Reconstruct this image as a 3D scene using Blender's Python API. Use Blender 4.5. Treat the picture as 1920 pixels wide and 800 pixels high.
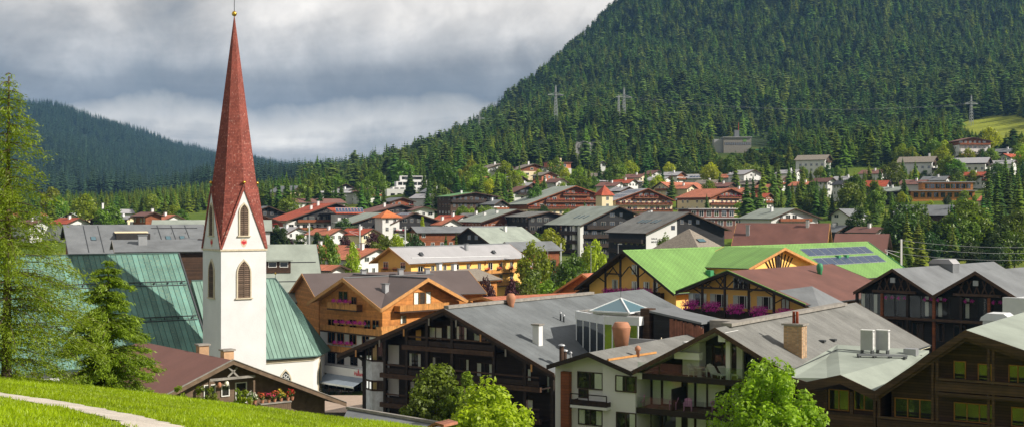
import bpy, math, random
import numpy as np
from mathutils import Vector, Matrix, noise as mnoise
R = math.radians
sc = bpy.context.scene
COL = sc.collection
for o in list(bpy.data.objects): bpy.data.objects.remove(o)
# ------------------------------------------------------------------ camera, sky, sun, exposure
F = 2400.0; CZ = 23.0                       # focal length in photo pixels, eye height over the town
cam = bpy.data.cameras.new('camera'); cam.sensor_width = 36; cam.lens = 36 * F / 1920
cam.clip_start = 0.5; cam.clip_end = 30000
camo = bpy.data.objects.new('camera', cam); COL.objects.link(camo)
camo.location = (0, 0, CZ); camo.rotation_euler = (R(90), 0, 0); sc.camera = camo
SUN_AZ, SUN_EL = 109.0, 34.0                # clockwise from the view direction, elevation
sdir = Vector((math.sin(R(SUN_AZ)) * math.cos(R(SUN_EL)), math.cos(R(SUN_AZ)) * math.cos(R(SUN_EL)), math.sin(R(SUN_EL))))
sl = bpy.data.lights.new('sun', 'SUN'); sl.energy = 4.5; sl.angle = R(0.6); sl.color = (1.0, 0.925, 0.81)
so = bpy.data.objects.new('sun', sl); COL.objects.link(so); so.rotation_euler = sdir.to_track_quat('Z', 'Y').to_euler()
so.location = (60, -60, 90)
wd = bpy.data.worlds.new('World'); sc.world = wd; wd.use_nodes = True
nt = wd.node_tree; nt.nodes.clear()
def N(t, typ, **kw):
    n = t.nodes.new(typ)
    for k, v in kw.items(): setattr(n, k, v)
    return n
def mth(t, op, a, b=None, c=None):
    n = N(t, 'ShaderNodeMath', operation=op)
    for i, x in enumerate((a, b, c)):
        if x is None: continue
        if isinstance(x, (int, float)): n.inputs[i].default_value = x
        else: t.links.new(x, n.inputs[i])
    return n.outputs[0]
def ramp(t, fac, pts, interp='LINEAR'):
    n = N(t, 'ShaderNodeValToRGB'); cr = n.color_ramp; cr.interpolation = interp
    while len(cr.elements) < len(pts): cr.elements.new(0.5)
    for e, (p, c) in zip(cr.elements, pts):
        e.position = p; e.color = (c[0], c[1], c[2], 1) if not isinstance(c, (int, float)) else (c, c, c, 1)
    t.links.new(fac, n.inputs[0]); return n.outputs[0]
def mixc(t, fac, a, b, blend='MIX'):
    n = N(t, 'ShaderNodeMix', data_type='RGBA', blend_type=blend)
    for i, x in ((0, fac), (6, a), (7, b)):
        if isinstance(x, (int, float)): n.inputs[i].default_value = x
        elif isinstance(x, tuple): n.inputs[i].default_value = (x[0], x[1], x[2], 1)
        else: t.links.new(x, n.inputs[i])
    return n.outputs[2]
def noise_tex(t, vec, scale, detail=4, rough=0.55, dist=0.0):
    n = N(t, 'ShaderNodeTexNoise'); n.inputs['Scale'].default_value = scale; n.inputs['Detail'].default_value = detail
    n.inputs['Roughness'].default_value = rough; n.inputs['Distortion'].default_value = dist
    if vec is not None: t.links.new(vec, n.inputs['Vector'])
    return n.outputs['Fac']
sky = N(nt, 'ShaderNodeTexSky', sky_type='NISHITA', sun_disc=False)
sky.sun_elevation = R(SUN_EL); sky.sun_rotation = R(SUN_AZ)
skyb = mixc(nt, 1.0, sky.outputs[0], (0.10, 0.10, 0.10), 'MULTIPLY')
tc = N(nt, 'ShaderNodeTexCoord'); sx = N(nt, 'ShaderNodeSeparateXYZ'); nt.links.new(tc.outputs['Generated'], sx.inputs[0])
zz = mth(nt, 'MAXIMUM', sx.outputs[2], 0.0)
den = mth(nt, 'ADD', zz, 0.06)
cx = N(nt, 'ShaderNodeCombineXYZ')
nt.links.new(mth(nt, 'DIVIDE', sx.outputs[0], den), cx.inputs[0]); nt.links.new(mth(nt, 'DIVIDE', sx.outputs[1], den), cx.inputs[1])
cx.inputs[2].default_value = 3.7
n1 = noise_tex(nt, cx.outputs[0], 0.32, 6, 0.56, 0.4)       # cloud deck seen in perspective
n2 = noise_tex(nt, tc.outputs['Generated'], 9.0, 6, 0.55, 0.3)   # puffs
warp = mth(nt, 'ADD', mth(nt, 'MULTIPLY', mth(nt, 'SUBTRACT', n2, 0.5), 0.085), mth(nt, 'MULTIPLY', mth(nt, 'SUBTRACT', n1, 0.5), 0.05))
el = mth(nt, 'ADD', zz, warp)
deck = ramp(nt, el, [(0.0, (.26, .30, .36)), (.030, (.30, .335, .38)), (.045, (.44, .46, .49)), (.064, (.70, .71, .71)), (.076, (.42, .44, .46)), (.086, (.18, .205, .245)),
                     (.106, (.20, .225, .262)), (.135, (.34, .36, .39)), (.165, (.50, .51, .525)), (.30, (.40, .415, .435)), (1.0, (.36, .38, .41))])
shade = ramp(nt, n1, [(.28, .62), (.5, 1.0), (.70, 1.42)])
shade2 = ramp(nt, n2, [(.3, .74), (.5, 1.0), (.7, 1.30)])
deck = mixc(nt, 1.0, mixc(nt, 1.0, deck, shade, 'MULTIPLY'), shade2, 'MULTIPLY')
n3 = noise_tex(nt, tc.outputs['Generated'], 26.0, 7, .62, .6)
deck = mixc(nt, 1.0, deck, ramp(nt, n3, [(.3, .88), (.5, 1.0), (.7, 1.14)]), 'MULTIPLY')
deck = mixc(nt, 1.0, deck, (1.0, .92, .82), 'MULTIPLY')
cover = ramp(nt, n2, [(.25, .90), (.45, .98)])
fin = mixc(nt, cover, skyb, deck)
bg = N(nt, 'ShaderNodeBackground'); nt.links.new(fin, bg.inputs[0]); bg.inputs[1].default_value = 1.0
wo = N(nt, 'ShaderNodeOutputWorld'); nt.links.new(bg.outputs[0], wo.inputs[0])
vs = sc.view_settings; vs.view_transform = 'Standard'; vs.look = 'None'; vs.exposure = 0.52; vs.gamma = 1.0; vs.use_curve_mapping = False
sc.render.engine = 'CYCLES'
sc.cycles.max_bounces = 6; sc.cycles.diffuse_bounces = 3; sc.cycles.glossy_bounces = 2; sc.cycles.transmission_bounces = 3
sc.cycles.transparent_max_bounces = 8; sc.cycles.volume_bounces = 0
rnd = random.Random(7)
# ------------------------------------------------------------------ helpers
def P(px, py, D): return Vector(((px - 960) / F * D, D, CZ - (py - 400) / F * D))
class MB:
    def __init__(s): s.v = []; s.f = []
    def add(s, vs, fs):
        n = len(s.v); s.v += [tuple(v) for v in vs]; s.f += [tuple(i + n for i in f) for f in fs]; return s
    def box(s, x0, x1, y0, y1, z0, z1):
        if x0 > x1: x0, x1 = x1, x0
        if y0 > y1: y0, y1 = y1, y0
        if z0 > z1: z0, z1 = z1, z0
        return s.add([(x0,y0,z0),(x1,y0,z0),(x1,y1,z0),(x0,y1,z0),(x0,y0,z1),(x1,y0,z1),(x1,y1,z1),(x0,y1,z1)],
              [(3,2,1,0),(4,5,6,7),(0,1,5,4),(1,2,6,5),(2,3,7,6),(3,0,4,7)])
    def prism(s, poly, off):
        off = Vector(off); n = len(poly); a = [Vector(p) for p in poly]; b = [p + off for p in a]
        return s.add(a + b, [tuple(range(n))[::-1], tuple(range(n, 2 * n))] + [(i, (i + 1) % n, n + (i + 1) % n, n + i) for i in range(n)])
    def prism_y(s, poly, y0, y1): return s.prism([(x, y0, z) for x, z in poly], (0, y1 - y0, 0))
    def beam(s, p, q, w, h, up=(0, 0, 1)):
        p = Vector(p); q = Vector(q); d = (q - p).normalized(); up = Vector(up)
        if abs(d.dot(up)) > .98: up = Vector((0, 1, 0))
        sd = d.cross(up).normalized() * (w / 2); u = sd.cross(d).normalized() * (h / 2)
        return s.add([p-sd-u, p+sd-u, p+sd+u, p-sd+u, q-sd-u, q+sd-u, q+sd+u, q-sd+u],
              [(3,2,1,0),(4,5,6,7),(0,1,5,4),(1,2,6,5),(2,3,7,6),(3,0,4,7)])
    def tube(s, p, q, r0, r1=None, n=8):
        r1 = r0 if r1 is None else r1
        p = Vector(p); q = Vector(q); d = (q - p).normalized(); a = d.orthogonal().normalized(); b = d.cross(a)
        ring = [a * math.cos(2*math.pi*i/n) + b * math.sin(2*math.pi*i/n) for i in range(n)]
        return s.add([p + r * r0 for r in ring] + [q + r * r1 for r in ring],
              [tuple(range(n))[::-1], tuple(range(n, 2*n))] + [(i, (i+1) % n, n + (i+1) % n, n + i) for i in range(n)])
    def lathe(s, prof, c=(0, 0, 0), n=12):
        c = Vector(c); vs = []; fs = []
        for r, z in prof:
            for i in range(n): vs.append(c + Vector((r*math.cos(2*math.pi*i/n), r*math.sin(2*math.pi*i/n), z)))
        for k in range(len(prof) - 1):
            for i in range(n): fs.append((k*n+i, k*n+(i+1) % n, (k+1)*n+(i+1) % n, (k+1)*n+i))
        fs.append(tuple(range(n))[::-1]); fs.append(tuple(range((len(prof)-1)*n, len(prof)*n)))
        return s.add(vs, fs)
    def mesh(s, name, mat, smooth=False):
        me = bpy.data.meshes.new(name); me.from_pydata(s.v, [], s.f)
        if mat: me.materials.append(mat)
        if smooth:
            for p in me.polygons: p.use_smooth = True
        me.update(); return me
    def build(s, name, mat, parent=None, smooth=False):
        return link(name, s.mesh(name, mat, smooth), parent)
def link(name, me, parent=None, loc=None, rz=0.0, rot=None, scale=None):
    o = bpy.data.objects.new(name, me); COL.objects.link(o)
    if parent: o.parent = parent
    if loc is not None: o.location = loc
    if rot is not None: o.rotation_euler = rot
    elif rz: o.rotation_euler = (0, 0, rz)
    if scale is not None: o.scale = scale
    return o
def tag(o, label=None, cat=None, group=None, kind=None):
    if label: o['label'] = label
    if cat: o['category'] = cat
    if group: o['group'] = group
    if kind: o['kind'] = kind
    return o
def empty(name, loc, rz=0.0, label=None, cat=None, group=None):
    o = link(name, None, None, loc, rz); o.empty_display_size = 0.5
    return tag(o, label, cat, group)
def copy_tree(o, loc=None, rz=None, scale=None, parent=None, label=None):
    c = o.copy(); COL.objects.link(c); c.parent = parent
    if loc is not None: c.location = loc
    if rz is not None: c.rotation_euler = (0, 0, rz)
    if scale is not None: c.scale = scale
    if label: c['label'] = label
    for ch in list(o.children): copy_tree(ch, parent=c)
    return c
CACHE = {}
def cached(key, fn):
    if key not in CACHE: CACHE[key] = fn()
    return CACHE[key]
# ------------------------------------------------------------------ materials
def MAT(name, col, rough=.75, var=.18, scale=1.2, fine=0.0, bump=0.0, bscale=14.0, plank=None, metal=0.0, spec=.35, streak=None, streak_col=None, rvar=0.0, cross=None):
    """plank=(axis, width, gap, tone variation); streak=(axis to run along, amount)"""
    m = bpy.data.materials.new(name); m.use_nodes = True; t = m.node_tree
    b = t.nodes['Principled BSDF']; b.inputs['Roughness'].default_value = rough; b.inputs['Metallic'].default_value = metal
    b.inputs['Specular IOR Level'].default_value = spec
    tc = N(t, 'ShaderNodeTexCoord'); co = tc.outputs['Object']
    lo = tuple(c * (1 - var) for c in col); hi = tuple(min(1, c * (1 + var)) for c in col)
    f = noise_tex(t, co, scale, 5, .6)
    c = ramp(t, f, [(.3, lo), (.7, hi)])
    h = noise_tex(t, co, bscale, 4, .6)
    if fine:
        c = mixc(t, 1.0, c, ramp(t, noise_tex(t, co, bscale * 1.7, 3, .6), [(.3, 1 - fine), (.7, 1 + fine)]), 'MULTIPLY')
    if rvar:
        oi = N(t, 'ShaderNodeObjectInfo')
        c = mixc(t, 1.0, c, ramp(t, oi.outputs['Random'], [(0, 1 - rvar), (1, 1 + rvar)]), 'MULTIPLY')
    if streak:
        mp = N(t, 'ShaderNodeMapping'); t.links.new(co, mp.inputs[0])
        s3 = [6.0, 6.0, 6.0]; s3[streak[0]] = .25; mp.inputs['Scale'].default_value = s3
        st = noise_tex(t, mp.outputs[0], 1.0, 5, .65)
        c = mixc(t, ramp(t, st, [(.48, 0.0), (.72, streak[1])]), c, streak_col or tuple(x * .55 for x in col))
    if plank:
        ax, w, gap, tv = plank
        sp = N(t, 'ShaderNodeSeparateXYZ'); t.links.new(co, sp.inputs[0])
        q = mth(t, 'DIVIDE', sp.outputs[ax], w); fr = mth(t, 'FRACT', q); fl = mth(t, 'FLOOR', q)
        wn = N(t, 'ShaderNodeTexWhiteNoise', noise_dimensions='1D'); t.links.new(fl, wn.inputs['W'])
        c = mixc(t, 1.0, c, ramp(t, wn.outputs['Value'], [(0, 1 - tv), (1, 1 + tv)]), 'MULTIPLY')
        g = mth(t, 'LESS_THAN', fr, gap)
        c = mixc(t, g, c, mixc(t, 1.0, c, (.35, .35, .35), 'MULTIPLY'))
        if cross:
            g2 = mth(t, 'LESS_THAN', mth(t, 'FRACT', mth(t, 'ADD', mth(t, 'DIVIDE', sp.outputs[cross[0]], cross[1]), mth(t, 'MULTIPLY', mth(t, 'MODULO', fl, 2.0), .5))), cross[2])
            c = mixc(t, g2, c, mixc(t, 1.0, c, (.55, .55, .55), 'MULTIPLY')); g = mth(t, 'MAXIMUM', g, g2)
        h = mth(t, 'SUBTRACT', mth(t, 'MULTIPLY', h, .4), g); bump = max(bump, .35)
    t.links.new(c, b.inputs['Base Color'])
    if bump:
        bn = N(t, 'ShaderNodeBump'); bn.inputs['Strength'].default_value = bump; bn.inputs['Distance'].default_value = .05
        t.links.new(h, bn.inputs['Height']); t.links.new(bn.outputs[0], b.inputs['Normal'])
    return m
def LEAF(name, col, var=.35, hue=.04, trans=.35, scale=.5):
    m = bpy.data.materials.new(name); m.use_nodes = True; t = m.node_tree; t.nodes.clear()
    oi = N(t, 'ShaderNodeObjectInfo'); tc = N(t, 'ShaderNodeTexCoord')
    f = noise_tex(t, tc.outputs['Object'], scale, 3, .6)
    at = N(t, 'ShaderNodeAttribute', attribute_name='tone')
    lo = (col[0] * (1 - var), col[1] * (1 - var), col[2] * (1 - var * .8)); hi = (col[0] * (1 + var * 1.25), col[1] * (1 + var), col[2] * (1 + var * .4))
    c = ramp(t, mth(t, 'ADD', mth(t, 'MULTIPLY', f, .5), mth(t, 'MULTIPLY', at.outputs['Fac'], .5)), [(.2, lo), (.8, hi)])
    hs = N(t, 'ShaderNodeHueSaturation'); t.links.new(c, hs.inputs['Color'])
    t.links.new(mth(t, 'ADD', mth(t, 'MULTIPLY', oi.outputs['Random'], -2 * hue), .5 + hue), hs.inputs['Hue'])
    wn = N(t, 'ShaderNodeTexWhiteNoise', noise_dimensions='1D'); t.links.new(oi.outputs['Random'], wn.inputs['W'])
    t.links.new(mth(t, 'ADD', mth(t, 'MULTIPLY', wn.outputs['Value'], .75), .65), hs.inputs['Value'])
    d = N(t, 'ShaderNodeBsdfDiffuse'); tr = N(t, 'ShaderNodeBsdfTranslucent'); gl = N(t, 'ShaderNodeBsdfGlossy'); gl.inputs['Roughness'].default_value = .5
    t.links.new(hs.outputs[0], d.inputs[0])
    t.links.new(mixc(t, 1.0, hs.outputs[0], (1.25, 1.3, .5), 'MULTIPLY'), tr.inputs[0])
    mx = N(t, 'ShaderNodeMixShader'); mx.inputs[0].default_value = trans
    t.links.new(d.outputs[0], mx.inputs[1]); t.links.new(tr.outputs[0], mx.inputs[2])
    m2 = N(t, 'ShaderNodeMixShader'); m2.inputs[0].default_value = .03; t.links.new(mx.outputs[0], m2.inputs[1]); t.links.new(gl.outputs[0], m2.inputs[2])
    o = N(t, 'ShaderNodeOutputMaterial'); t.links.new(m2.outputs[0], o.inputs[0]); return m
def GLASS(name, tint=(.85, .9, .9), refl=.22, clear=True, base=(.02, .025, .03)):
    m = bpy.data.materials.new(name); m.use_nodes = True; t = m.node_tree; t.nodes.clear()
    g = N(t, 'ShaderNodeBsdfGlossy'); g.inputs['Roughness'].default_value = .03; g.inputs[0].default_value = (.9, .95, 1, 1)
    if clear: a = N(t, 'ShaderNodeBsdfTransparent'); a.inputs[0].default_value = (*tint, 1)
    else: a = N(t, 'ShaderNodeBsdfDiffuse'); a.inputs[0].default_value = (*base, 1)
    fr = N(t, 'ShaderNodeFresnel'); fr.inputs[0].default_value = 1.35
    mx = N(t, 'ShaderNodeMixShader'); t.links.new(mth(t, 'MAXIMUM', fr.outputs[0], refl), mx.inputs[0])
    t.links.new(a.outputs[0], mx.inputs[1]); t.links.new(g.outputs[0], mx.inputs[2])
    o = N(t, 'ShaderNodeOutputMaterial'); t.links.new(mx.outputs[0], o.inputs[0]); return m
m_ = {}
m_['white'] = MAT('white_plaster', (.67, .67, .665), .9, .05, .35, bump=.12, bscale=9, streak=(2, .12), streak_col=(.62, .62, .60))
m_['tower'] = MAT('tower_lime_plaster', (.66, .66, .675), .92, .08, .3, fine=.05, bump=.35, bscale=5, streak=(2, .35), streak_col=(.62, .63, .64))
m_['cream'] = MAT('cream_plaster', (.74, .62, .42), .9, .06, .4, bump=.1, streak=(2, .1))
m_['yellow'] = MAT('yellow_plaster', (.93, .56, .16), .9, .07, .4, bump=.1, streak=(2, .12), streak_col=(.62, .30, .07))
m_['soffit_cream'] = MAT('cream_soffit_boards', (.80, .76, .58), .7, .06, 1.0, plank=(1, .2, .06, .05))
m_['stone'] = MAT('window_stone', (.56, .49, .37), .85, .15, 2.0, bump=.2)
m_['marble'] = MAT('grey_veined_panel', (.62, .65, .68), .55, .28, 1.3, bump=.05)
m_['wood'] = MAT('honey_timber', (.52, .21, .05), .65, .25, 1.5, plank=(2, .22, .10, .18))
m_['woodv'] = MAT('honey_boards', (.54, .25, .07), .65, .22, 1.5, plank=(0, .16, .12, .2))
m_['woodl'] = MAT('light_verge_timber', (.52, .255, .085), .6, .2, 2.0, streak=(1, .3))
m_['redwood'] = MAT('red_brown_timber', (.22, .065, .022), .65, .25, 1.2, plank=(2, .25, .08, .2))
m_['brown'] = MAT('brown_boarding', (.066, .034, .019), .7, .25, 1.4, plank=(2, .20, .14, .28))
m_['dark'] = MAT('dark_stained_timber', (.024, .0145, .010), .6, .35, 1.3, plank=(2, .24, .10, .3))
m_['darkv'] = MAT('dark_boards', (.026, .014, .0095), .6, .35, 1.3, plank=(0, .18, .12, .3))
m_['beam'] = MAT('weathered_dark_beam', (.058, .030, .017), .6, .45, 2.2, fine=.2, bump=.2, streak=(0, .5), streak_col=(.15, .085, .05))
m_['rust'] = MAT('rust_red_boards', (.30, .12, .075), .7, .3, 1.6, plank=(0, .15, .12, .3))
m_['black'] = MAT('black_boarding', (.018, .018, .020), .7, .3, 1.0, plank=(2, .25, .1, .25))
m_['slate_wall'] = MAT('dark_slate_cladding', (.055, .06, .07), .6, .2, 1.0, plank=(2, .4, .06, .15))
m_['greyboard'] = MAT('weathered_grey_board', (.26, .24, .215), .8, .25, 2.0, fine=.15, bump=.2, streak=(0, .4))
m_['greywood'] = MAT('weathered_brown_board', (.14, .095, .062), .8, .3, 2.0, fine=.2, bump=.2, streak=(0, .5))
m_['copper'] = MAT('green_copper_patina', (.098, .215, .185), .6, .28, .35, fine=.12, rvar=.30, streak=(2, .65), streak_col=(.25, .30, .18), spec=.4)
m_['copper2'] = MAT('dull_green_copper', (.155, .265, .215), .6, .16, .4, fine=.10, rvar=.18, streak=(2, .35), streak_col=(.10, .18, .15), spec=.4)
m_['seam'] = MAT('copper_seam', (.07, .13, .12), .6, .2, 2.0)
m_['felt'] = MAT('dark_grey_roof_felt', (.135, .148, .156), .85, .27, .3, fine=.22, bump=.25, bscale=10, streak=(0, .28), streak_col=(.18, .19, .195), plank=(1, 1.05, .02, .05))
m_['felt2'] = MAT('mid_grey_roof_felt', (.185, .185, .175), .9, .26, .32, fine=.24, bump=.25, bscale=10, streak=(0, .45), streak_col=(.10, .095, .085), plank=(1, 1.05, .02, .05))
m_['greygreen'] = MAT('grey_green_roof', (.28, .315, .275), .8, .18, .3, fine=.11, streak=(0, .2), streak_col=(.21, .23, .2))
m_['zinc'] = MAT('pale_zinc_sheet', (.36, .355, .37), .6, .08, .3, fine=.05, streak=(0, .2), spec=.4)
m_['zinc_dark'] = MAT('grey_sheet_roof', (.165, .175, .185), .7, .22, .3, fine=.12, streak=(0, .25))
m_['maroon'] = MAT('maroon_sheet_roof', (.150, .066, .052), .7, .2, .3, fine=.13, streak=(0, .2), streak_col=(.19, .09, .07))
m_['maroonb'] = MAT('rose_brown_roof', (.195, .092, .075), .75, .12, .25, fine=.10, streak=(0, .22), streak_col=(.13, .055, .045))
m_['brownroof'] = MAT('dark_brown_sheet_roof', (.115, .088, .083), .6, .1, .3, fine=.06, streak=(0, .15))
m_['redroof'] = MAT('red_tile_roof', (.43, .085, .04), .75, .2, .8, fine=.2, plank=(0, .35, .12, .15), cross=(1, .4, .12))
m_['salmon'] = MAT('salmon_tile_roof', (.46, .155, .085), .75, .2, .7, fine=.2, plank=(1, .35, .12, .15))
m_['orange'] = MAT('orange_tile_roof', (.58, .17, .055), .75, .18, .8, fine=.2, plank=(1, .35, .12, .15))
m_['green'] = MAT('bright_green_tile_roof', (.175, .335, .085), .6, .16, .22, fine=.10, streak=(0, .35), streak_col=(.13, .25, .075), plank=(1, .55, .10, .08), cross=(0, .48, .10))
m_['greenroof2'] = MAT('green_sheet_roof', (.11, .26, .09), .6, .15, .5, fine=.05)
m_['greentrim'] = MAT('green_painted_trim', (.05, .25, .11), .5, .1, 1.0)
m_['shingle'] = MAT('weathered_shingle', (.23, .20, .165), .9, .3, 3.0, fine=.25, bump=.3, bscale=8)
m_['terracotta'] = MAT('terracotta_pot', (.42, .19, .11), .75, .12, 2.0, bump=.1, streak=(2, .3), streak_col=(.30, .17, .12))
m_['brickcol'] = MAT('tan_chimney_brick', (.45, .29, .17), .85, .15, 2.0, fine=.1, bump=.2, rvar=.25)
m_['mortar'] = MAT('chimney_mortar', (.36, .30, .23), .9, .1, 3.0)
m_['metal'] = MAT('galvanised_metal', (.40, .41, .43), .5, .1, 1.0, metal=.5)
m_['pylon'] = MAT('weathered_pylon_steel', (.24, .26, .26), .7, .1, 1.0)
m_['dmetal'] = MAT('dark_metal', (.06, .065, .07), .5, .2, 1.0, metal=.3)
m_['whitemetal'] = MAT('white_painted_metal', (.72, .74, .76), .4, .06, 1.0, spec=.5, streak=(2, .1))
m_['gold'] = MAT('gilded_ball', (.75, .46, .07), .25, .1, 2.0, metal=.9)
m_['louvre'] = MAT('weathered_louvre_slat', (.115, .078, .055), .85, .3, 3.0, fine=.2, rvar=.3)
m_['winwhite'] = MAT('white_window_frame', (.74, .73, .70), .5, .05, 2.0)
m_['windark'] = MAT('dark_window_frame', (.05, .028, .018), .5, .2, 2.0)
m_['winwood'] = MAT('orange_wood_frame', (.33, .145, .032), .5, .2, 2.0)
m_['glass'] = GLASS('window_glass_dark', clear=False, refl=.20)
m_['gclear'] = GLASS('clear_window_glass', (.97, .98, .96), refl=.055)
m_['gblue'] = GLASS('skylight_glass', clear=False, base=(.05, .13, .16), refl=.25)
m_['rail_glass'] = GLASS('balcony_glass', (.9, .95, .92), .06)
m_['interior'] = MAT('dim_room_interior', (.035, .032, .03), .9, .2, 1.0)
m_['curtain'] = MAT('white_net_curtain', (.90, .92, .88), .9, .04, 2.0)
m_['curtainy'] = MAT('warm_curtain', (.62, .50, .22), .9, .08, 2.0)
m_['solar'] = MAT('solar_cell_panel', (.040, .062, .12), .25, .15, 1.0, spec=.6, plank=(1, .33, .06, .06))
m_['solarframe'] = MAT('solar_panel_frame', (.45, .47, .50), .4, .05, 1.0)
m_['magenta'] = MAT('magenta_petunias', (.66, .035, .42), .6, .35, 9.0)
m_['redfl'] = MAT('red_geraniums', (.62, .022, .025), .6, .35, 9.0)
m_['pinkfl'] = MAT('pink_geraniums', (.68, .06, .14), .6, .35, 9.0)
m_['orangefl'] = MAT('orange_geraniums', (.66, .12, .05), .6, .35, 9.0)
m_['whitefl'] = MAT('white_blossoms', (.75, .75, .62), .6, .2, 9.0)
m_['yellowfl'] = MAT('yellow_blossoms', (.65, .48, .05), .6, .3, 9.0)
m_['pinkchair'] = MAT('pink_plastic', (.60, .27, .50), .45, .05, 1.0)
m_['whiteplastic'] = MAT('white_plastic', (.78, .78, .76), .45, .05, 1.0)
m_['awning'] = MAT('grey_blue_awning', (.25, .30, .36), .8, .08, 1.0)
m_['redp'] = MAT('red_paint', (.60, .03, .045), .6, .1, 2.0)
m_['greenp'] = MAT('dark_green_cloth', (.06, .12, .085), .8, .1, 2.0)
m_['bark'] = MAT('tree_bark', (.085, .06, .042), .9, .35, 5.0, bump=.5, bscale=18)
m_['barkl'] = MAT('pale_bark', (.20, .17, .13), .9, .3, 5.0, bump=.4)
m_['spruce'] = LEAF('spruce_needles', (.053, .112, .019), .5, .03, .2)
m_['spruce2'] = LEAF('light_spruce_needles', (.115, .18, .022), .4, .03, .3)
m_['leaf'] = LEAF('broad_leaves', (.12, .205, .02), .4, .03, .35)
m_['leafy'] = LEAF('yellow_green_leaves', (.27, .34, .016), .4, .02, .45)
m_['leafb'] = LEAF('bright_green_leaves', (.20, .32, .02), .4, .01, .42)
m_['leafd'] = LEAF('dark_green_leaves', (.045, .095, .02), .4, .03, .3)
m_['leafp'] = LEAF('purple_leaves', (.060, .020, .028), .4, .02, .2)
m_['pine'] = LEAF('pine_needles', (.072, .125, .026), .45, .03, .2)
m_['larch'] = LEAF('larch_needles', (.235, .33, .02), .4, .01, .42, 1.2)
m_['fir'] = LEAF('fir_needles', (.17, .28, .018), .5, .01, .3, 1.2)
m_['grassb'] = LEAF('grass_blades', (.31, .44, .008), .5, .01, .5, .22)
m_['farleaf_shade'] = LEAF('cloud_shaded_far_needles', (.030, .064, .030), .35, .02, .10)  # needle colour darkened to paint in the cloud shade on the far mountain
# ------------------------------------------------------------------ terrain
PXC = [-900, 0, 300, 500, 640, 760, 900, 1050, 1200, 1350, 1500, 1700, 1920, 2600]
Y = lambda D, *ys: (D, [CZ + (400 - y) / F * D for y in ys])
ROWS = [(40, [0.] * 14), (105, [0.] * 14), (140, [-6., -6, -6, -6, -3.5, -1.5] + [0.] * 8), (215, [-6., -6, -6, -6, -5, -3] + [0.] * 8), (265, [0.] * 14), (330, [3., 3, 3, 3, 4, 4, 5, 5, 5, 5, 5, 6, 7, 8]), (400, [8., 8, 8, 9, 10, 10, 10, 10, 10, 11, 12, 13, 14, 15]),
 Y(460, 430, 430, 430, 435, 440, 440, 440, 440, 440, 438, 435, 430, 425, 410),
 Y(560, 405, 405, 405, 400, 395, 395, 397, 400, 402, 400, 390, 380, 372, 350),
 Y(650, 400, 400, 400, 390, 380, 362, 350, 350, 360, 362, 352, 338, 318, 290),
 Y(750, 396, 396, 395, 385, 374, 346, 327, 325, 335, 330, 318, 304, 275, 250),
 Y(900, 392, 392, 390, 378, 364, 332, 300, 295, 292, 282, 284, 285, 244, 220),
 Y(1000, 390, 390, 388, 374, 358, 327, 284, 242, 228, 256, 272, 262, 226, 200),
 Y(1150, 388, 388, 387, 370, 354, 326, 277, 242, 236, 244, 250, 236, 200, 180),
 Y(1400, 386, 386, 385, 366, 350, 320, 266, 200, 176, 172, 178, 172, 148, 120),
 Y(1700, 380, 380, 383, 362, 350, 328, 260, 122, 56, 56, 78, 84, 68, 40),
 Y(2000, 368, 368, 378, 358, 340, 332, 300, 128, -22, -60, -36, -36, -50, -70),
 Y(2400, 325, 325, 360, 354, 344, 350, 345, 215, 25, -110, -140, -140, -140, -150),
 Y(3000, 250, 255, 315, 345, 345, 352, 372, 340, 240, 60, -40, -60, -60, -60),
 Y(3500, 195, 205, 280, 324, 344, 348, 380, 390, 350, 250, 150, 100, 90, 80),
 Y(4200, 185, 195, 276, 326, 340, 342, 380, 395, 390, 370, 330, 300, 280, 270),
 Y(6500, 340, 340, 340, 338, 338, 338, 350, 380, 395, 395, 390, 390, 390, 390),
 Y(9000, 395, 395, 395, 395, 395, 395, 395, 395, 395, 395, 395, 395, 395, 395)]
GU = np.concatenate([np.linspace(-1.3, -.56, 20)[:-1], np.linspace(-.56, .56, 190), np.linspace(.56, 1.3, 20)[1:]])
GL = np.linspace(math.log(40), math.log(9000), 250)
_zc = np.array([np.interp(GU, [(p - 960) / F for p in PXC], r[1]) for r in ROWS])
_lr = np.log([r[0] for r in ROWS])
GZ = np.stack([np.interp(GL, _lr, _zc[:, j]) for j in range(len(GU))], 1)
for _ in range(3):
    p = np.pad(GZ, 2, mode='edge'); GZ = (p[2:-2, 2:-2] * 2 + p[1:-3, 2:-2] + p[3:-1, 2:-2] + p[2:-2, 1:-3] + p[2:-2, 3:-1]) / 6
_D = np.exp(GL)
for i in range(len(GL)):
    amp = np.interp(_D[i], [0, 650, 1000, 1600, 3500], [0, 0, 9, 32, 60])
    if amp <= 0: continue
    k = np.interp(_D[i], [0, 1500, 3500], [1 / 190, 1 / 230, 1 / 420])
    for j in range(len(GU)):
        q = Vector((GU[j] * _D[i] * k, _D[i] * k * .8, 3.3))
        GZ[i, j] += amp * float(np.interp(GU[j], [-.24, -.18, -.05, .05], [1, .22, .3, 1])) * (mnoise.noise(q) + .45 * mnoise.noise(q * 2.3))
_du = np.interp
def hill(x, y):
    zp = 21.3 - .125 * max(-70, min(70, x)) - .144 * max(-70, y)
    return zp - .40 * max(0, y - 53) ** 1.06
def tz(x, y):
    D = max(y, 41); u = x / D
    fi = np.interp(math.log(D), GL, np.arange(len(GL))); fj = np.interp(u, GU, np.arange(len(GU)))
    i = min(int(fi), len(GL) - 2); j = min(int(fj), len(GU) - 2); a = fi - i; b = fj - j
    z = (GZ[i, j] * (1 - a) + GZ[i + 1, j] * a) * (1 - b) + (GZ[i, j + 1] * (1 - a) + GZ[i + 1, j + 1] * a) * b
    return max(z, hill(x, y)) if y < 130 else z
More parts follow.
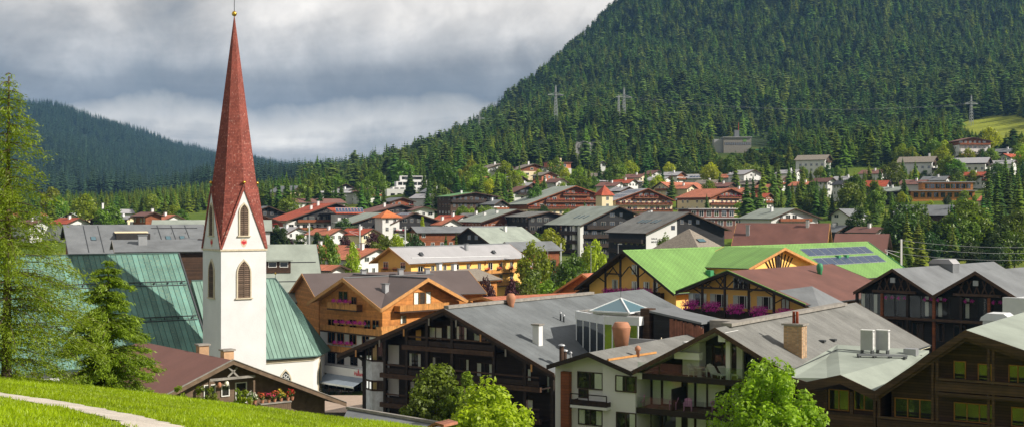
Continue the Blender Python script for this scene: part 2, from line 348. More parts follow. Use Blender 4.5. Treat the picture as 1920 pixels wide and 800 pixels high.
def gmesh(name, V, nx, ny, mat, smooth=True):
    V = np.asarray(V, np.float32); me = bpy.data.meshes.new(name)
    idx = np.arange(nx * ny).reshape(ny, nx)
    q = np.stack([idx[:-1, :-1], idx[:-1, 1:], idx[1:, 1:], idx[1:, :-1]], -1).reshape(-1, 4)
    me.vertices.add(len(V)); me.vertices.foreach_set('co', V.ravel())
    me.loops.add(q.size); me.loops.foreach_set('vertex_index', q.ravel().astype(np.int32))
    me.polygons.add(len(q)); me.polygons.foreach_set('loop_start', np.arange(0, q.size, 4, dtype=np.int32))
    me.polygons.foreach_set('use_smooth', np.full(len(q), smooth)); me.materials.append(mat); me.update(calc_edges=True); return me
def npmesh(name, V, Fc, mat, tone=None):
    """V (n,3), Fc (m,k) with constant k"""
    V = np.asarray(V, np.float32); Fc = np.asarray(Fc, np.int32); k = Fc.shape[1]; me = bpy.data.meshes.new(name)
    me.vertices.add(len(V)); me.vertices.foreach_set('co', V.ravel())
    me.loops.add(Fc.size); me.loops.foreach_set('vertex_index', Fc.ravel())
    me.polygons.add(len(Fc)); me.polygons.foreach_set('loop_start', np.arange(0, Fc.size, k, dtype=np.int32))
    me.materials.append(mat); me.update(calc_edges=True)
    if tone is not None:
        at = me.attributes.new('tone', 'FLOAT', 'POINT'); at.data.foreach_set('value', np.asarray(tone, np.float32))
    return me
def ground_mat():
    m = bpy.data.materials.new('valley_ground'); m.use_nodes = True; t = m.node_tree; b = t.nodes['Principled BSDF']
    tc = N(t, 'ShaderNodeTexCoord'); co = tc.outputs['Object']; sp = N(t, 'ShaderNodeSeparateXYZ'); t.links.new(co, sp.inputs[0])
    grass = ramp(t, noise_tex(t, co, .03, 6, .6), [(.3, (.055, .10, .012)), (.55, (.11, .155, .016)), (.75, (.20, .20, .035))])
    grass = mixc(t, 1.0, grass, ramp(t, noise_tex(t, co, .6, 4, .6), [(.3, .75), (.7, 1.25)]), 'MULTIPLY')
    forest = ramp(t, noise_tex(t, co, .05, 4, .6), [(.3, (.018, .035, .012)), (.7, (.035, .05, .016))])
    paved = ramp(t, noise_tex(t, co, .4, 5, .6), [(.3, (.10, .10, .10)), (.7, (.17, .165, .16))])
    town = mixc(t, ramp(t, noise_tex(t, co, .05, 3, .5), [(.47, 0.0), (.53, 1.0)]), paved, grass)
    d = sp.outputs[1]
    c = mixc(t, ramp(t, mth(t, 'DIVIDE', d, 1000.0), [(.25, 0.0), (.42, 1.0)]), town, grass)
    c = mixc(t, ramp(t, mth(t, 'DIVIDE', mth(t, 'ADD', d, mth(t, 'MULTIPLY', noise_tex(t, co, .012, 3, .5), 200.0)), 1500.0), [(.62, 0.0), (.70, 1.0)]), c, forest)
    t.links.new(c, b.inputs['Base Color']); b.inputs['Roughness'].default_value = .95; b.inputs['Specular IOR Level'].default_value = .1
    return m
UU, LL = np.meshgrid(GU, GL); DD = np.exp(LL)
tag(link('ground', gmesh('ground', np.stack([UU * DD, DD, GZ], -1).reshape(-1, 3), len(GU), len(GL), ground_mat())), 'valley floor rising to the wooded slopes', kind='structure')
hx = np.arange(-150, 151, 2.5); hy = np.arange(-130, 106, 2.5)
HV = []
for y in hy:
    for x in hx:
        HV.append((x, y, max(hill(x, y) + .10 * mnoise.noise(Vector((x * .16, y * .16, 0))), -1.0)))
m_['meadow'] = MAT('meadow_turf', (.26, .37, .008), .95, .45, .25, fine=.45, bump=.5, bscale=5, spec=.1)
tag(link('meadow_hill', gmesh('meadow_hill', HV, len(hx), len(hy), m_['meadow'])), 'green grassy hill sloping down to the town', kind='structure')
def hz(x, y): return max(hill(x, y) + .10 * mnoise.noise(Vector((x * .16, y * .16, 0))), -1.0)
def on_hill(px, py):
    u = (px - 960) / F; s = (py - 400) / F
    D = 6.0
    while D < 90 and CZ - s * D > hz(u * D, D): D += .05
    return u * D, D
# gravel path across the meadow
pp = [on_hill(*q) for q in ((-60, 731), (0, 741), (60, 749), (120, 760), (180, 771), (230, 782), (262, 790), (300, 802), (345, 824))]
pth = []
for i in range(len(pp) - 1):
    for k in range(6):
        a = k / 6; pth.append((pp[i][0] * (1 - a) + pp[i + 1][0] * a, pp[i][1] * (1 - a) + pp[i + 1][1] * a))
pv = []
for i, (x, y) in enumerate(pth):
    j = min(i + 1, len(pth) - 1); i0 = max(i - 1, 0)
    t = Vector((pth[j][0] - pth[i0][0], pth[j][1] - pth[i0][1])).normalized(); n = Vector((-t.y, t.x))
    for k in range(5):
        w = (k / 4 - .5) * (1.7 + .8 * mnoise.noise(Vector((i * .55, (k > 2) * 3., 1))))
        xx, yy = x + n.x * w, y + n.y * w
        pv.append((xx, yy, hz(xx, yy) + .03))
m_['gravel'] = MAT('pale_gravel', (.52, .47, .41), .95, .18, 1.2, fine=.25, bump=.4, bscale=20)
tag(link('gravel_path', gmesh('gravel_path', pv, 5, len(pth), m_['gravel'])), 'pale gravel footpath crossing the grass', kind='structure')
PATH = np.array(pth)
# grass blades
def grass():
    g = np.random.default_rng(3); n = 150000
    D = np.sqrt(g.uniform(19 ** 2, 60 ** 2, n)); u = g.uniform(-.45, -.03, n); x = u * D; y = D
    d2 = np.full(n, 1e9)
    for q in PATH[::3]: d2 = np.minimum(d2, (x - q[0]) ** 2 + (y - q[1]) ** 2)
    k = d2 > .95 ** 2; x, y = x[k], y[k]; n = len(x)
    z = np.array([hz(a, b) for a, b in zip(x, y)]) - .01
    cl = np.array([mnoise.noise(Vector((a * .5, b * .5, 5))) for a, b in zip(x, y)])
    h = g.uniform(.05, .13, n) * (1 + .6 * cl); an = g.uniform(0, 6.28, n); w = g.uniform(.012, .03, n)
    lx, ly = g.normal(0, .05, n), g.normal(0, .05, n)
    V = np.stack([np.stack([x - np.cos(an) * w, y - np.sin(an) * w, z], -1), np.stack([x + np.cos(an) * w, y + np.sin(an) * w, z], -1), np.stack([x + lx, y + ly, z + h], -1)], 1)
    tone = np.repeat(np.clip(.5 + .4 * cl + g.normal(0, .18, n), 0, 1), 3)
    return npmesh('grass', V.reshape(-1, 3), np.arange(3 * n).reshape(-1, 3), m_['grassb'], tone)
tag(link('grass', grass()), 'short bright green grass covering the hill', 'grass', kind='stuff')
# ------------------------------------------------------------------ trees
def spruce_mesh(name, seed, mat, h=18., r=3.2, whorls=20, nb=8, open_=0.0, pine=False):
    g = random.Random(seed); V = []; Fc = []; T = []
    z0 = h * (.30 if pine else .06 + open_ * .2)
    for w in range(whorls):
        f = w / (whorls - 1); z = z0 + (h * .97 - z0) * (f ** .92)
        rr = r * (1 - f) ** .85 * (.82 + .36 * g.random()) + .10
        if pine: rr = r * math.sqrt(max(.04, 1 - (2 * f - .75) ** 2 / 1.7)) * (.7 + .5 * g.random())
        a0 = g.random() * 6.28
        k = max(4, int(nb * (1 - .45 * f)))
        for b in range(k):
            if g.random() < .10 + open_: continue
            an = a0 + b * 6.283 / k + g.uniform(-.3, .3); L = rr * g.uniform(.7, 1.15); droop = L * g.uniform(.22, .5)
            ca, sa = math.cos(an), math.sin(an); wd = L * g.uniform(.26, .40) + .1; tn = g.random()
            def pt(d, s, dz): return (ca * d - sa * s, sa * d + ca * s, z + dz)
            n = len(V)
            V += [pt(0, 0, .25), pt(L * .38, wd, -droop * .28), pt(L * .45, 0, -droop * .10), pt(L * .38, -wd, -droop * .28),
                  pt(L * .78, wd * .75, -droop * .85), pt(L * .82, 0, -droop * .55), pt(L * .78, -wd * .75, -droop * .85), pt(L, 0, -droop * .9),
                  pt(L * .55, 0, -droop * .9 - .35), pt(L * .2, wd * .5, -droop * .5 - .3), pt(L * .2, -wd * .5, -droop * .5 - .3)]
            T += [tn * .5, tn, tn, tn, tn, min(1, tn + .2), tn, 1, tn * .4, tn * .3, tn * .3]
            Fc += [(n, n+1, n+2), (n, n+2, n+3), (n+1, n+4, n+5), (n+1, n+5, n+2), (n+2, n+5, n+6), (n+2, n+6, n+3), (n+4, n+7, n+5), (n+5, n+7, n+6), (n+2, n+8, n+9), (n+2, n+10, n+8)]
    n = len(V); V += [(.10, 0, h * .93), (-.06, .09, h * .93), (-.06, -.09, h * .93), (0, 0, h)]; T += [.5] * 4
    Fc += [(n, n+1, n+3), (n+1, n+2, n+3), (n+2, n, n+3)]
    return npmesh(name, V, Fc, mat, T)
def leaf_cloud(g, centers, per, size, lean=.5):
    """centers (n,4): x,y,z,radius -> leaf quads"""
    c = np.repeat(centers, per, 0); n = len(c)
    d = g.normal(0, 1, (n, 3)); d /= np.linalg.norm(d, axis=1)[:, None]
    p = c[:, :3] + d * (c[:, 3] * g.uniform(.35, 1.0, n) ** .6)[:, None]
    nr = d + g.normal(0, .7, (n, 3)); nr[:, 2] += lean; nr /= np.linalg.norm(nr, axis=1)[:, None]
    a = np.cross(nr, g.normal(0, 1, (n, 3))); a /= np.linalg.norm(a, axis=1)[:, None]; b = np.cross(nr, a)
    s = (size * g.uniform(.6, 1.35, n))[:, None]; fold = nr * s * .25
    V = np.stack([p - a * s, p - b * s * .55 + fold, p + a * s, p + b * s * .55 + fold], 1).reshape(-1, 3)
    T = np.repeat(np.clip(np.repeat(g.uniform(0, 1, len(centers)), per) * .5 + g.uniform(0, .5, n), 0, 1), 4)
    return V, np.arange(4 * n).reshape(-1, 4), T
def broad_mesh(name, seed, mat, h=9., r=3.5, nc=55, per=46, size=.30, z0=.22, shape='round'):
    g = np.random.default_rng(seed); C = []
    while len(C) < nc:
        q = g.uniform(-1, 1, 3); e = np.linalg.norm(q)
        if e > 1 or e < .45: continue
        zf = (q[2] + 1) / 2
        wid = {'round': math.sqrt(max(.02, 1 - (2 * zf - .85) ** 2 / 1.4)), 'tall': .35 + .65 * math.sin(math.pi * min(1, zf * .85 + .12)), 'cone': 1.08 - zf * .95}[shape]
        C.append((q[0] * r * wid, q[1] * r * wid, h * (z0 + (1 - z0) * zf * .93), r * g.uniform(.20, .36)))
    return npmesh(name, *leaf_cloud(g, np.array(C), per, size)[:2], mat, leaf_cloud(np.random.default_rng(seed), np.array(C), per, size)[2])
def limb_trunk(name, seed, mat, h, r0, limbs=7, spread=.3, top=.85, start=.25):
    g = random.Random(seed); b = MB(); pts = [Vector((0, 0, -.4))]; n = 6
    for i in range(1, n + 1): pts.append(Vector((g.uniform(-.03, .03) * h * .3, g.uniform(-.03, .03) * h * .3, h * top * i / n)))
    rr = lambda f: r0 * (1 - f) ** .8 + .015
    for i in range(n): b.tube(pts[i], pts[i + 1], rr(i / n), rr((i + 1) / n), 7)
    for k in range(limbs):
        f = start + (top - start) * (k + .5) / limbs; z = h * f * top; an = k * 2.4 + g.random()
        L = h * spread * (1 - f * .5) * g.uniform(.7, 1.1); p = Vector((0, 0, z)); q = p + Vector((math.cos(an) * L * .6, math.sin(an) * L * .6, L * .45)); e = q + Vector((math.cos(an) * L * .4, math.sin(an) * L * .4, L * .5))
        b.tube(p, q, rr(f) * .5, rr(f) * .3, 5); b.tube(q, e, rr(f) * .3, .012, 5)
    return b.mesh(name, mat, True)
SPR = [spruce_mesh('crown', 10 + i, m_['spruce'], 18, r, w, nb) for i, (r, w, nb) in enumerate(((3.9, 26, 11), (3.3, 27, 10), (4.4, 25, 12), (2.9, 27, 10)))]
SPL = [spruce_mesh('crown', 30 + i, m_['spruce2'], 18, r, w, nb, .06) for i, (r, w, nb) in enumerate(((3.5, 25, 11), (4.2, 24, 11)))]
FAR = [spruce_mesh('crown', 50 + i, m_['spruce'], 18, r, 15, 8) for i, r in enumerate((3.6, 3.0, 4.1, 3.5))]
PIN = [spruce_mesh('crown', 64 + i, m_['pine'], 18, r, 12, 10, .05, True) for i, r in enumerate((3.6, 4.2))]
FAR2 = [spruce_mesh('crown', 60 + i, m_['farleaf_shade'], 18, r, 13, 7) for i, r in enumerate((3.6, 3.1))]
BRD = {k: [broad_mesh('crown', 70 + 3 * j + i, m_[k], 9, 3.5, 60, 44, .30, .18, s) for i, s in enumerate(('round', 'tall'))] for j, k in enumerate(('leaf', 'leafy', 'leafb', 'leafd', 'leafp'))}
CON = [broad_mesh('crown', 95, m_['leafd'], 9, 2.3, 60, 44, .26, .05, 'cone'), broad_mesh('crown', 96, m_['leafy'], 9, 2.0, 60, 44, .26, .05, 'cone')]
TRK_S = MB().tube((0, 0, -1), (0, 0, 16.5), .26, .05, 7).mesh('trunk', m_['bark'], True)
TRK_B = limb_trunk('trunk', 4, m_['bark'], 9, .22, 7, .32)
FOOT = []                                   # house footprints (cx, cy, ax, ay, hx, y0, y1)
def in_house(x, y, mar=1.5):
    for (ox, oy, sa, ca, w0, w1, l0, l1) in FOOT:
        dx, dy = x - ox, y - oy; lx = dx * ca - dy * sa; ly = dx * sa + dy * ca
        if w0 - mar < lx < w1 + mar and l0 - mar < ly < l1 + mar: return True
    return False
TREE_N = 0
def tree(kind, px, top, D, label, group=None, width=None, cat='tree', name=None):
    global TREE_N
    x = (px - 960) / F * D; z = tz(x, D); h = CZ - (top - 400) / F * D - z
    if h < 1.2: h = 1.2
    return tree_at(kind, x, D, z, h, label, group, width, cat, name)
def tree_at(kind, x, y, z, h, label, group=None, width=None, cat='tree', name=None):
    global TREE_N; TREE_N += 1; i = TREE_N
    if kind in ('spruce', 'light'):
        cr = SPR[i % 4] if kind == 'spruce' else SPL[i % 2]; tr = TRK_S; base = 18.; nm = 'spruce_tree'
        w = (h / base) * (1.0 if h > 14 else 1.12)
    elif kind == 'thuja': cr = CON[0]; tr = TRK_B; base = 9.; nm = 'thuja_tree'; w = h / base
    elif kind == 'ycone': cr = CON[1]; tr = TRK_B; base = 9.; nm = 'cypress_tree'; w = h / base
    else:
        cr = BRD[kind][i % 2]; tr = TRK_B; base = 9.; nm = 'broadleaf_tree' if h > 3.5 else 'garden_shrub'; w = h / base
        if h <= 3.5 and cat == 'tree': cat = 'shrub'
    if width: w = width / {'spruce': 7.5, 'light': 7.5}.get(kind, 6.6)
    t = empty(name or nm, (x, y, z - .1), rnd.random() * 6.28, label, cat, group); t.scale = (w, w, h / base)
    link('trunk', tr, t); link('crown', cr, t); return t
# ------------------------------------------------------------------ building kit
HN = []
def near_label(kind, x, y):
    what = {'spruce': 'dark spruce', 'light': 'light green spruce', 'leaf': 'green leafy tree', 'leafy': 'yellow-green leafy tree', 'leafb': 'fresh green leafy tree', 'leafd': 'dark green leafy tree', 'leafp': 'purple-leaved shrub'}[kind]
    n = min(HN, key=lambda q: (q[0] - x) ** 2 + ((q[1] - y) * .7) ** 2)[2]
    return f'{what} growing near the {n}', f'{what}s near the {n}'
class Bld:
    """local x = to the right along the front gable, local y = along the ridge away from the front, z up"""
    def __init__(s, name, label, cat, ox, oy, oz, a, group=None):
        s.a = R(a); s.o = Vector((ox, oy, oz)); s.ca, s.sa = math.cos(s.a), math.sin(s.a)
        s.e = empty(name, (ox, oy, oz), -s.a, label, cat, group)
        if name not in ('small_house', 'village_house'): HN.append((ox + s.sa * 6, oy + s.ca * 6, name.replace('_', ' ')))
    def loc(s, w): d = Vector(w) - s.o; return Vector((d.x * s.ca - d.y * s.sa, d.x * s.sa + d.y * s.ca, d.z))
    def ray(s, px, py, n, c):
        """local point where the pixel's ray meets the local plane n.p = c"""
        p0 = s.loc((0, 0, CZ)); d = s.loc(P(px, py, 100.)) - p0; n = Vector(n)
        return p0 + d * ((c - n.dot(p0)) / n.dot(d))
    def fr(s, px, py, y=0.): q = s.ray(px, py, (0, 1, 0), y); return q.x, q.z
    def sd(s, px, py, x): q = s.ray(px, py, (1, 0, 0), x); return q.y, q.z
    def D_at(s, x, y): return s.o.y - x * s.sa + y * s.ca
    def foot(s, x0, x1, y0, y1): FOOT.append((s.o.x, s.o.y, s.sa, s.ca, x0, x1, y0, y1))
RZ = {'f': 0.0, 'l': -math.pi / 2, 'r': math.pi / 2, 'b': math.pi}
def win_meshes(w, h, n, fm, gm, detail, curt):
    def mk():
        t = .07 if detail else .09; d = .10 if detail else .07; f = MB()
        f.box(-w/2-t, w/2+t, -d, .02, -t, 0).box(-w/2-t, w/2+t, -d, .02, h, h+t).box(-w/2-t, -w/2, -d, .02, 0, h).box(w/2, w/2+t, -d, .02, 0, h)
        for i in range(1, n): x = -w/2 + w * i / n; f.box(x-.04, x+.04, -d+.015, .02, 0, h)
        fme = f.mesh('window', m_[fm])
        pme = MB().box(-w/2, w/2, -.05, -.035, 0, h).mesh('pane', m_[gm])
        ex = []
        if detail:
            ex.append(('interior', MB().box(-w/2, w/2, -.006, .02, 0, h).mesh('interior', m_['interior'])))
            if curt:
                c = MB()
                for sgn, wd in curt_def(curt, w):
                    k = max(3, int(wd / .09)); x0 = sgn
                    for i in range(k):
                        xa = x0 + wd * i / k; xb = x0 + wd * (i + 1) / k; ya = -.012 - .016 * (i % 2); yb = -.012 - .016 * ((i + 1) % 2)
                        c.add([(xa, ya, .02), (xb, yb, .02), (xb, yb, h - .02), (xa, ya, h - .02)], [(0, 1, 2, 3)])
                ex.append(('curtain', c.mesh('curtain', m_['curtainy' if curt.startswith('y') else 'curtain'])))
        return fme, pme, ex
    return cached(('win', w, h, n, fm, gm, detail, curt), mk)
def curt_def(c, w):
    c = c[-1]
    if c == 'a': return [(-w/2, w)]
    if c == 'l': return [(-w/2, w * .32)]
    if c == 'r': return [(w/2 - w * .32, w * .32)]
    return [(-w/2, w * .25), (w/2 - w * .25, w * .25)]
def window(B, face, u, z, w, h, n=2, off=0.0, fm='winwhite', gm=None, detail=False, curt=None, name='window'):
    """u = coordinate along the wall, off = position of the wall plane"""
    w = round(w, 1); h = round(h, 1)
    fme, pme, ex = win_meshes(w, h, n, fm, gm or ('gclear' if detail else 'glass'), detail, curt)
    loc = (u, off, z) if face in 'fb' else (off, u, z)
    o = link(name, fme, B.e, loc, RZ[face]); link('pane', pme, o)
    for nm, me in ex: link(nm, me, o)
    return o
def flower_mesh(mat, L, seed=0, h=.28, n=150):
    def mk():
        g = np.random.default_rng(seed + int(L * 10)); k = max(2, int(L / .35)); C = np.stack([np.linspace(-L/2 + .12, L/2 - .12, k), g.normal(0, .05, k), g.normal(0, .05, k), np.full(k, h)], 1)
        V, Fc, T = leaf_cloud(g, C, max(20, int(n * 1.2 / k)), .075 if h < .5 else .10); return npmesh('flowers', V, Fc, m_[mat])
    return cached(('fl', mat, round(L, 1), seed, h, n), mk)
def flower_leaf_mesh(L, h):
    def mk():
        g = np.random.default_rng(int(L * 10)); k = max(2, int(L / .4)); C = np.stack([np.linspace(-L/2, L/2, k), np.zeros(k), np.full(k, -.12), np.full(k, h * .9)], 1)
        V, Fc, T = leaf_cloud(g, C, 26, .07); return npmesh('foliage', V, Fc, m_['leafd'], T)
    return cached(('fll', round(L, 1), h), mk)
def flower_box(B, x, y, z, L, mat, rz=0.0, h=.28, n=150, box='brown'):
    bx = cached(('fbx', round(L, 1), box), lambda: MB().box(-L/2, L/2, -.12, .12, -.24, 0).mesh('flower_box', m_[box]))
    o = link('flower_box', bx, B.e, (x, y, z), rz)
    f = tag(link('flowers', flower_mesh(mat, L, 0, h, n), o, (0, -.05, .10)), kind='stuff'); link('foliage', flower_leaf_mesh(L, h), o, (0, 0, .02)); return o
def balcony(B, face, u0, u1, z, depth, off=0.0, mat='woodv', h=1.0, floor='brown', flowers=None, step=None, boards=False, gap=0.0):
    """slab + railing in front of a wall plane; flowers=(material, step)"""
    L = u1 - u0
    def mk():
        rl = MB(); 
        if boards:
            n = max(2, int(L / .17))
            for i in range(n): x = -L/2 + L * i / n; rl.box(x + .008, x + L / n - .008, -depth, -depth + .04, .12, h - .05)
        else: rl.box(-L/2, L/2, -depth, -depth + .06, .12 + gap, h - .06)
        rl.box(-L/2 - .03, L/2 + .03, -depth - .03, -depth + .09, h - .05, h + .03)
        for sx in (-1, 1): rl.box(sx * L/2, sx * (L/2 - .05), -depth + .06, 0, .12, h - .06)
        return rl.mesh('railing', m_[mat]), MB().box(-L/2, L/2, -depth, 0, -.12, .10).mesh('balcony', m_[floor])
    rme, fme = cached(('bal', round(L, 2), depth, mat, h, floor, boards, gap), mk)
    um = (u0 + u1) / 2; loc = {'f': (um, off, z), 'b': (um, off, z), 'l': (off, um, z), 'r': (off, um, z)}[face]
    o = link('balcony', fme, B.e, loc, RZ[face]); link('railing', rme, o)
    if flowers:
        fm, st = flowers[0], flowers[1]; fl = flowers[2] if len(flowers) > 2 else 1.2; k = max(1, int(L / st))
        for i in range(k):
            t = -L/2 + L * (i + .5) / k
            p = Matrix.Rotation(RZ[face], 3, 'Z') @ Vector((t, -depth - .16, h)) + Vector(loc)
            flower_box(B, p.x, p.y, p.z, fl, fm, RZ[face], n=90)
    return o
def chimney(B, x, y, z0, z1, w=.7, d=.7, mat='white', cap='zinc_dark'):
    o = MB().box(x-w/2, x+w/2, y-d/2, y+d/2, z0, z1).build('chimney', m_[mat], B.e)
    MB().box(x-w/2-.12, x+w/2+.12, y-d/2-.12, y+d/2+.12, z1 + .003, z1+.14).build('cap', m_[cap], o); return o
def roof(B, H, xl, xr, tl, tr, y0, y1, mat, th=.22, soff='brown', verge='brown', vh=.36, ridge=None, boards=2, gutter=True, bargetop=None):
    """two slopes; H = ridge height; eaves at x=-xl / +xr; front verge at y0"""
    for sg, x, t in ((-1, xl, tl), (1, xr, tr)):
        ex, ez = sg * x, H - t * x
        MB().prism([(0, y0, H), (ex, y0, ez), (ex, y0, ez - th * .55), (0, y0, H - th * .55)], (0, y1 - y0, 0)).build('roof_slope', m_[mat], B.e)
        g = .004
        MB().prism([(0, y0 + .03, H - th * .55 - g), (ex, y0 + .03, ez - th * .55 - g), (ex, y0 + .03, ez - th), (0, y0 + .03, H - th)], (0, y1 - y0 - .06, 0)).build('soffit', m_[soff], B.e)
        if verge:
            for yy in ((y0,) if boards == 1 else (y0, y1)):
                s = -1 if yy == y0 else 1
                v = MB().prism([(0, yy + s * .002, H + .03), (ex, yy + s * .002, ez + .03), (ex, yy + s * .002, ez - vh), (0, yy + s * .002, H - vh)], (0, s * .07, 0)).build('verge_board', m_[verge], B.e)
                if bargetop and s < 0: MB().prism([(0, yy - .14, H + .035), (ex, yy - .14, ez + .035), (ex, yy - .14, ez + .09), (0, yy - .14, H + .09)], (0, .24, 0)).build('verge_flashing', m_[bargetop], v)
        if gutter: MB().tube((ex + sg * .07, y0 + .1, ez - .05), (ex + sg * .07, y1 - .1, ez - .05), .07, None, 6).build('gutter', m_['dmetal'], B.e)
    if ridge: MB().prism([(-.28, y0 + .02, H - tl * .28 + .02), (0, y0 + .02, H + .10), (.28, y0 + .02, H - tr * .28 + .02)], (0, y1 - y0 - .04, 0)).build('ridge_cap', m_[ridge], B.e)
HLOG = []
def house(name, label, ap, ev, D, a, L, roofm, wall, upper=None, split=None, ovf=1.1, ovs=.9, soff='brown', verge='brown', ev2=None, tan2=None, wins=True, fm='winwhite',
          balc=None, rail='brown', flowers=None, chim=(), base=None, wstep=2.6, side=True, solar=None, cat='house', skip=(), ridge=None, wh=1.15, detail=False, hwm=None):
    """gable house from the pixel of its front verge apex and of one eave end; D is the apex depth"""
    A = P(ap[0], ap[1], D); ca, sa = math.cos(R(a)), math.sin(R(a))
    def eave(e):
        ue = (e[0] - 960) / F; s = (ue * D - A.x) / (ca + ue * sa); De = D - s * sa; return s, A.z - (CZ - (e[1] - 400) / F * De)
    if hwm: s, hw, t = -1, hwm[0], tan2
    else: s, drop = eave(ev); hw = abs(s); t = drop / hw
    if ev2: s2, d2 = eave(ev2); hw2 = abs(s2); t2 = d2 / hw2
    elif hwm: hw2, t2 = hwm[1], tan2
    else: hw2, t2 = hw, t
    xl, tl, xr, tr = (hw, t, hw2, t2) if s < 0 else (hw2, t2, hw, t)
    if tan2: tl = tr = t = tan2
    ox, oy = A.x + sa * ovf, A.y + ca * ovf
    mid = (ox + sa * L / 2, oy + ca * L / 2)
    zb = base if base is not None else min(tz(ox, oy), tz(*mid))
    B = Bld(name, label, cat, ox, oy, zb, a); H = A.z - zb
    HLOG.append((label[:50], round(H, 1), round(t, 2), round(xl + xr, 1), round(L, 1)))
    wl, wr = xl - ovs, xr - ovs; th = .22; zl = H - tl * wl - th; zr = H - tr * wr - th
    B.H, B.xl, B.xr, B.tl, B.tr, B.wl, B.wr, B.L, B.zl, B.zr = H, xl, xr, tl, tr, wl, wr, L, zl, zr
    B.foot(-wl, wr, 0, L)
    top = H - th
    zs = None
    if upper:
        zs = H - split if split else min(zl, zr) - .6
        zs = min(zs, min(zl, zr) - .1)
        MB().box(-wl, wr, 0, L, -2, zs).build('wall', m_[wall], B.e)
        MB().prism_y([(-wl - .06, zs + .003), (wr + .06, zs + .003), (wr + .06, zr - tr * .06), (0, top), (-wl - .06, zl - tl * .06)], -.06, L + .06).build('upper_wall', m_[upper], B.e)
    else:
        MB().prism_y([(-wl, -2), (wr, -2), (wr, zr), (0, top), (-wl, zl)], 0, L).build('wall', m_[wall], B.e)
    roof(B, H, xl, xr, tl, tr, -ovf, L + ovf * .6, roofm, th, soff, verge, ridge=ridge)
    off = -.06 if upper else 0
    B.floors = []
    if fm == 'winwhite' and (upper or wall) in ('black', 'brown', 'dark', 'slate_wall'): fm = 'greyboard'
    if wins:
        n = max(1, int((H - .9) / 2.8)); z = H - 3.3 if H > 4.6 else .9
        k = 0
        while z > .5 and k < 6:
            B.floors.append(z)
            x = -wl + .9 + (wl + wr - 1.8) % wstep / 2
            while x < wr - .8:
                lim = (H - tr * x if x > 0 else H + tl * x) - th - wh - .25
                if z < lim and rnd.random() > .12 and (k, 'f') not in skip:
                    oo = off if (zs and z > zs) else 0
                    ww = 1.0 if rnd.random() < .6 else 1.6
                    window(B, 'f', x, z, ww, wh + (.7 if balc and k in balc else 0), 2, oo, fm, detail=False) if not (balc and k in balc) else window(B, 'f', x, z - .75, ww, wh + .8, 2, oo, fm)
                x += wstep
            if side:
                sidef = 'r' if a > 0 else 'l'; so = (wr if a > 0 else -wl); ez = zr if a > 0 else zl
                if z + wh + .2 < ez and (k, 's') not in skip:
                    y = 1.4
                    while y < L - 1:
                        if rnd.random() > .2: window(B, sidef, y, z, 1.0, wh, 2, so + (.06 if a > 0 else -.06) * (1 if zs and z > zs else 0), fm)
                        y += 3.0
            z -= 2.8; k += 1
    if balc:
        for k in balc:
            if k >= len(B.floors): continue
            z = B.floors[k] - .95
            lim = lambda x: (H - tr * x if x > 0 else H + tl * x)
            x0, x1 = -wl + .1, wr - .1
            while lim(x0) < z + 2.2 and x0 < -1: x0 += .4
            while lim(x1) < z + 2.2 and x1 > 1: x1 -= .4
            if x1 - x0 > 1.5: balcony(B, 'f', x0, x1, z, 1.0, off - .002, rail, flowers=flowers)
    for (cxx, cyy, hh) in chim:
        zt = H - (tr * cxx if cxx > 0 else -tl * cxx)
        chimney(B, cxx, cyy, zt - .4, zt + hh, .8, .8)
    if solar: solar_rows(B, *solar)
    return B
def slope_frame(B, side, x, y, lift=.05):
    """point on the roof slope and the tilt of the slope"""
    t = B.tr if side > 0 else B.tl; return (side * x, y, B.H - t * x + lift), math.atan(t) * side
def solar_panel(B, side, x, y, w, l, lift=.07):
    """panel lying on a slope: w down the slope, l along the ridge"""
    p, ang = slope_frame(B, side, x, y, lift)
    def mk():
        f = MB().box(-w/2, w/2, -l/2, l/2, -.03, .02).mesh('solar_panel', m_['solarframe'])
        c = MB().box(-w/2 + .05, w/2 - .05, -l/2 + .05, l/2 - .05, .022, .03).mesh('cells', m_['solar']); return f, c
    f, c = cached(('sol', w, l), mk)
    o = link('solar_panel', f, B.e, p, rot=(0, ang, 0)); link('cells', c, o); return o
def solar_rows(B, side, xs, ys, w, l):
    for x in xs:
        for y in ys: solar_panel(B, side, x, y, w, l)
def skylight(B, side, x, y, w=.8, l=1.2):
    p, ang = slope_frame(B, side, x, y, .05)
    f, g = cached(('skl', w, l), lambda: (MB().box(-l/2, l/2, -w/2, w/2, -.06, .06).mesh('skylight', m_['dmetal']), MB().box(-l/2 + .08, l/2 - .08, -w/2 + .08, w/2 - .08, .062, .075).mesh('pane', m_['gblue'])))
    o = link('skylight', f, B.e, p, rot=(0, ang, 0)); link('pane', g, o)
def text(B, s, loc, size, mat, face='f', parent=None, shear=0.0, bold=0.0):
    cu = bpy.data.curves.new('lettering', 'FONT'); cu.body = s; cu.size = size; cu.extrude = .012; cu.shear = shear; cu.offset = bold; cu.align_x = 'LEFT'
    tmp = bpy.data.objects.new('tmp', cu); COL.objects.link(tmp)
    dg = bpy.context.evaluated_depsgraph_get(); me = bpy.data.meshes.new_from_object(tmp.evaluated_get(dg)); bpy.data.objects.remove(tmp)
    me.name = 'lettering'; me.materials.clear(); me.materials.append(m_[mat])
    return link('lettering', me, parent or B.e, loc, rot=(R(90), 0, RZ[face]))
